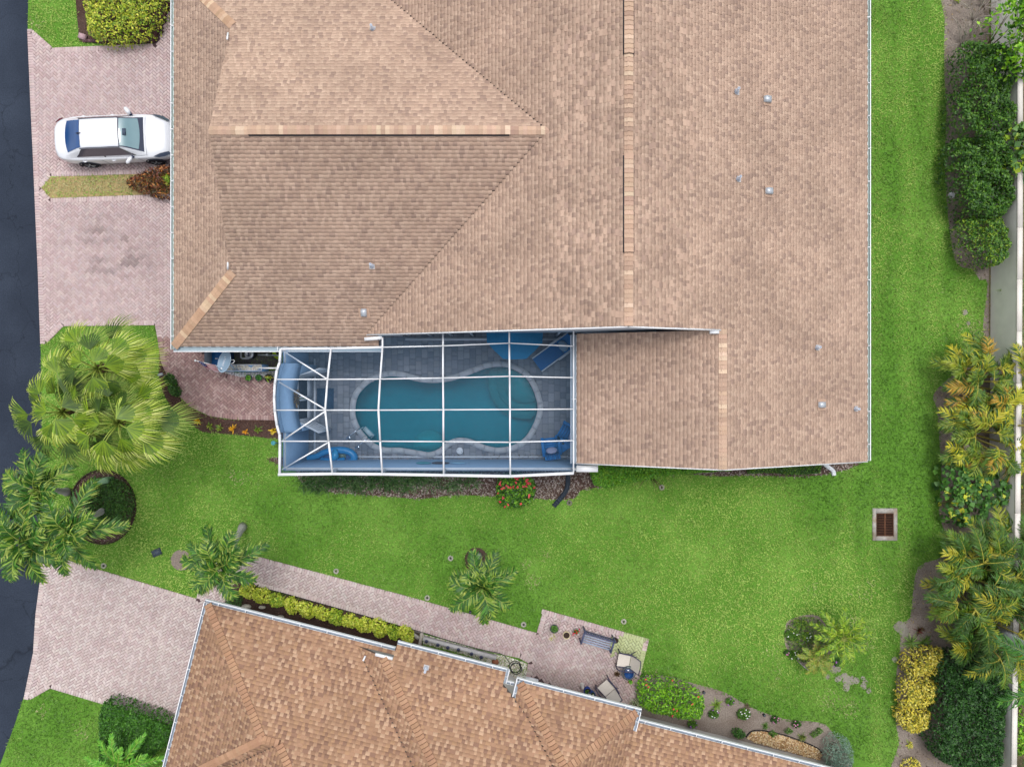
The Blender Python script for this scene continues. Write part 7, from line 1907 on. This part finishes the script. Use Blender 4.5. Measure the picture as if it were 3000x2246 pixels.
# pots on the patio
pot(1624, 1842, .17, .22, S(70, 76, 80), 'dark pot with bushy green plant at the left end of the patio', (110, .16, .04, [S(84, 130, 50), S(104, 146, 60), S(60, 104, 44)]))
rosette('spread_plant', W(1620, 1866), 60, .26, .03, [S(160, 160, 84), S(130, 146, 70), S(186, 176, 110)], 'yellowish spreading plant on the paving below the bushy pot', el=(.05, .5))
rosette('spread_plant', W(1634, 1820), 50, .22, .022, [S(150, 140, 126), S(120, 112, 100), S(170, 160, 146)], 'grey dried plant above the bushy pot', el=(.05, .6))
pot(1660, 1861, .15, .26, S(222, 206, 168), 'empty cream pot with dark soil left of the bench')
rp_ = pot(1688, 1850, .12, .2, S(150, 156, 160), 'pot of red flowers touching the bench end', (40, .13, .05, [S(70, 120, 44), S(90, 140, 50)]))
for k in range(8): MB().ball(np.array(W(1688, 1850, .34)) + (random.uniform(-.15, .15), random.uniform(-.17, .12), random.uniform(-.05, .05)), .032, 6, 4, jit(S(216, 40, 60), .15)).build('flower_head', M_LEAF, rp_)
pot(1804, 1876, .11, .2, S(46, 44, 48), 'small black pot behind the right end of the bench')
rosette('brown_plant', W(1807, 1972), 50, .18, .04, [S(96, 70, 50), S(120, 90, 60), S(74, 60, 44)], 'brown leafy plant left of the big blue pot', el=(.1, 1.2), z0=.05)
bpx = empty('glass_table', W(1836, 1957), 'round glass patio table with dark rim between the two loungers', 'table')
c = W(1836, 1957)
MB().tube([(c[0] + .27 * math.cos(a), c[1] + .27 * math.sin(a), .46) for a in np.linspace(0, 6.283, 28, endpoint=False)], .018, 6, S(74, 84, 96), closed=True).build('rim', M_ATTR, bpx)
for a in (.5, 2.6, 4.7): MB().tube([(c[0] + .26 * math.cos(a), c[1] + .26 * math.sin(a), .45), (c[0] + .2 * math.cos(a), c[1] + .2 * math.sin(a), .04)], .014, 6, S(60, 66, 76)).build('leg', M_ATTR, bpx)
mg = bpy.data.materials.new('table_glass'); mg.use_nodes = True; ng = mg.node_tree; ng.nodes.clear()
t1 = ng.nodes.new('ShaderNodeBsdfTransparent'); t1.inputs[0].default_value = (.72, .84, .84, 1); g1 = ng.nodes.new('ShaderNodeBsdfGlossy'); g1.inputs['Roughness'].default_value = .05
mm = ng.nodes.new('ShaderNodeMixShader'); mm.inputs[0].default_value = .08; oo = ng.nodes.new('ShaderNodeOutputMaterial')
ng.links.new(t1.outputs[0], mm.inputs[1]); ng.links.new(g1.outputs[0], mm.inputs[2]); ng.links.new(mm.outputs[0], oo.inputs['Surface'])
MB().lathe([(.26, .462), (.26, .468), (0, .4685)], c, 28).build('glass_top', mg, bpx)
pot(1843, 1974, .19, .34, S(30, 84, 160), 'cobalt blue glazed pot under the glass table', None, soil=False)
ct = pot(1847, 1996, .10, .12, S(190, 130, 90), 'small terracotta pot with bright green rosette at the glass table', (40, .11, .05, [S(120, 190, 60), S(96, 170, 56)], (.3, 1.3)))
pot(1722, 2026, .16, .3, S(34, 70, 150), 'blue pot left of the lower lounger chair, next to the gutter', (20, .12, .04, MDG))
bp2 = pot(1733, 2037, .17, .28, S(40, 78, 150), 'blue pot with white flowers at the neighbouring gutter', (30, .13, .04, DKG))
for k in range(7): MB().ball(np.array(W(1733, 2037, .4)) + (random.uniform(-.13, .13), random.uniform(-.13, .13), 0), .035, 6, 4, S(244, 240, 226)).build('flower_head', M_LEAF, bp2)
sx = empty('statue', W(1708, 2016), 'small white grey figurine left of the blue pots', 'statue'); c = np.array(W(1705, 2004, .038))
MB().lathe([(.09, 0), (.08, .06), (.05, .08), (.075, .17), (.06, .26), (.03, .29)], c, 12, S(206, 202, 196)).build('body', M_MATT, sx)
MB().ball(c + (0, 0, .34), .05, 9, 6, S(212, 208, 202)).build('head', M_MATT, sx)
shrub('variegated_shrub', [(1848, 2060), (1862, 2048), (1878, 2055), (1880, 2075), (1862, 2084), (1848, 2076)], .45, 420, .07, .03, [S(200, 204, 170), S(160, 172, 130), S(120, 140, 90)], 'pale variegated shrub at the lower patio corner', hpx=.3, nst=4)
def sling_chair(c_px, a, label):
    c = W(*c_px); t = empty('patio_chair', (c[0], c[1], .038), label, 'chair', 'beige sling chairs on the patio'); f = oriented((c[0], c[1], .038), a)
    CR, FRM = S(222, 214, 204), S(66, 64, 88)
    def surf(L, w0, col):
        V = []
        for x, z in L:
            for y in (-w0, -w0 * .4, w0 * .4, w0): V.append(f(x, y, z - .02 * (1 - (y / w0) ** 2)))
        return V, [(i * 4 + k, i * 4 + k + 1, (i + 1) * 4 + k + 1, (i + 1) * 4 + k) for i in range(len(L) - 1) for k in range(3)], col
    MB().add(*surf([(.36, .40), (.2, .37), (0, .34), (-.14, .34)], .25, CR)).build('seat', m_sling, t)
    MB().add(*surf([(-.16, .35), (-.26, .55), (-.36, .78), (-.42, .92)], .25, CR)).build('backrest', m_sling, t)
    for s_ in (-1, 1):
        MB().tube([f(.37, s_ * .27, .41), f(0, s_ * .27, .35), f(-.15, s_ * .27, .35), f(-.43, s_ * .27, .93)], .018, 7, FRM).build('side_rail', M_ATTR, t)
        MB().tube(smooth_open([f(-.30, s_ * .30, .64), f(-.05, s_ * .34, .64), f(.25, s_ * .34, .60), f(.36, s_ * .33, .42), f(.32, s_ * .30, .0)], 3), .024, 7, FRM).build('armrest', M_ATTR, t)
        MB().tube([f(-.12, s_ * .28, .36), f(-.38, s_ * .30, 0)], .018, 6, FRM).build('leg', M_ATTR, t)
    MB().tube([f(-.43, -.27, .93), f(-.45, 0, .95), f(-.43, .27, .93)], .018, 7, FRM).build('top_rail', M_ATTR, t)
sling_chair((1831, 1924), math.radians(170), 'beige sling chair at the patio edge above the glass table')
sling_chair((1777, 2008), math.radians(131), 'beige sling chair below the glass table, against the neighbouring gutter')
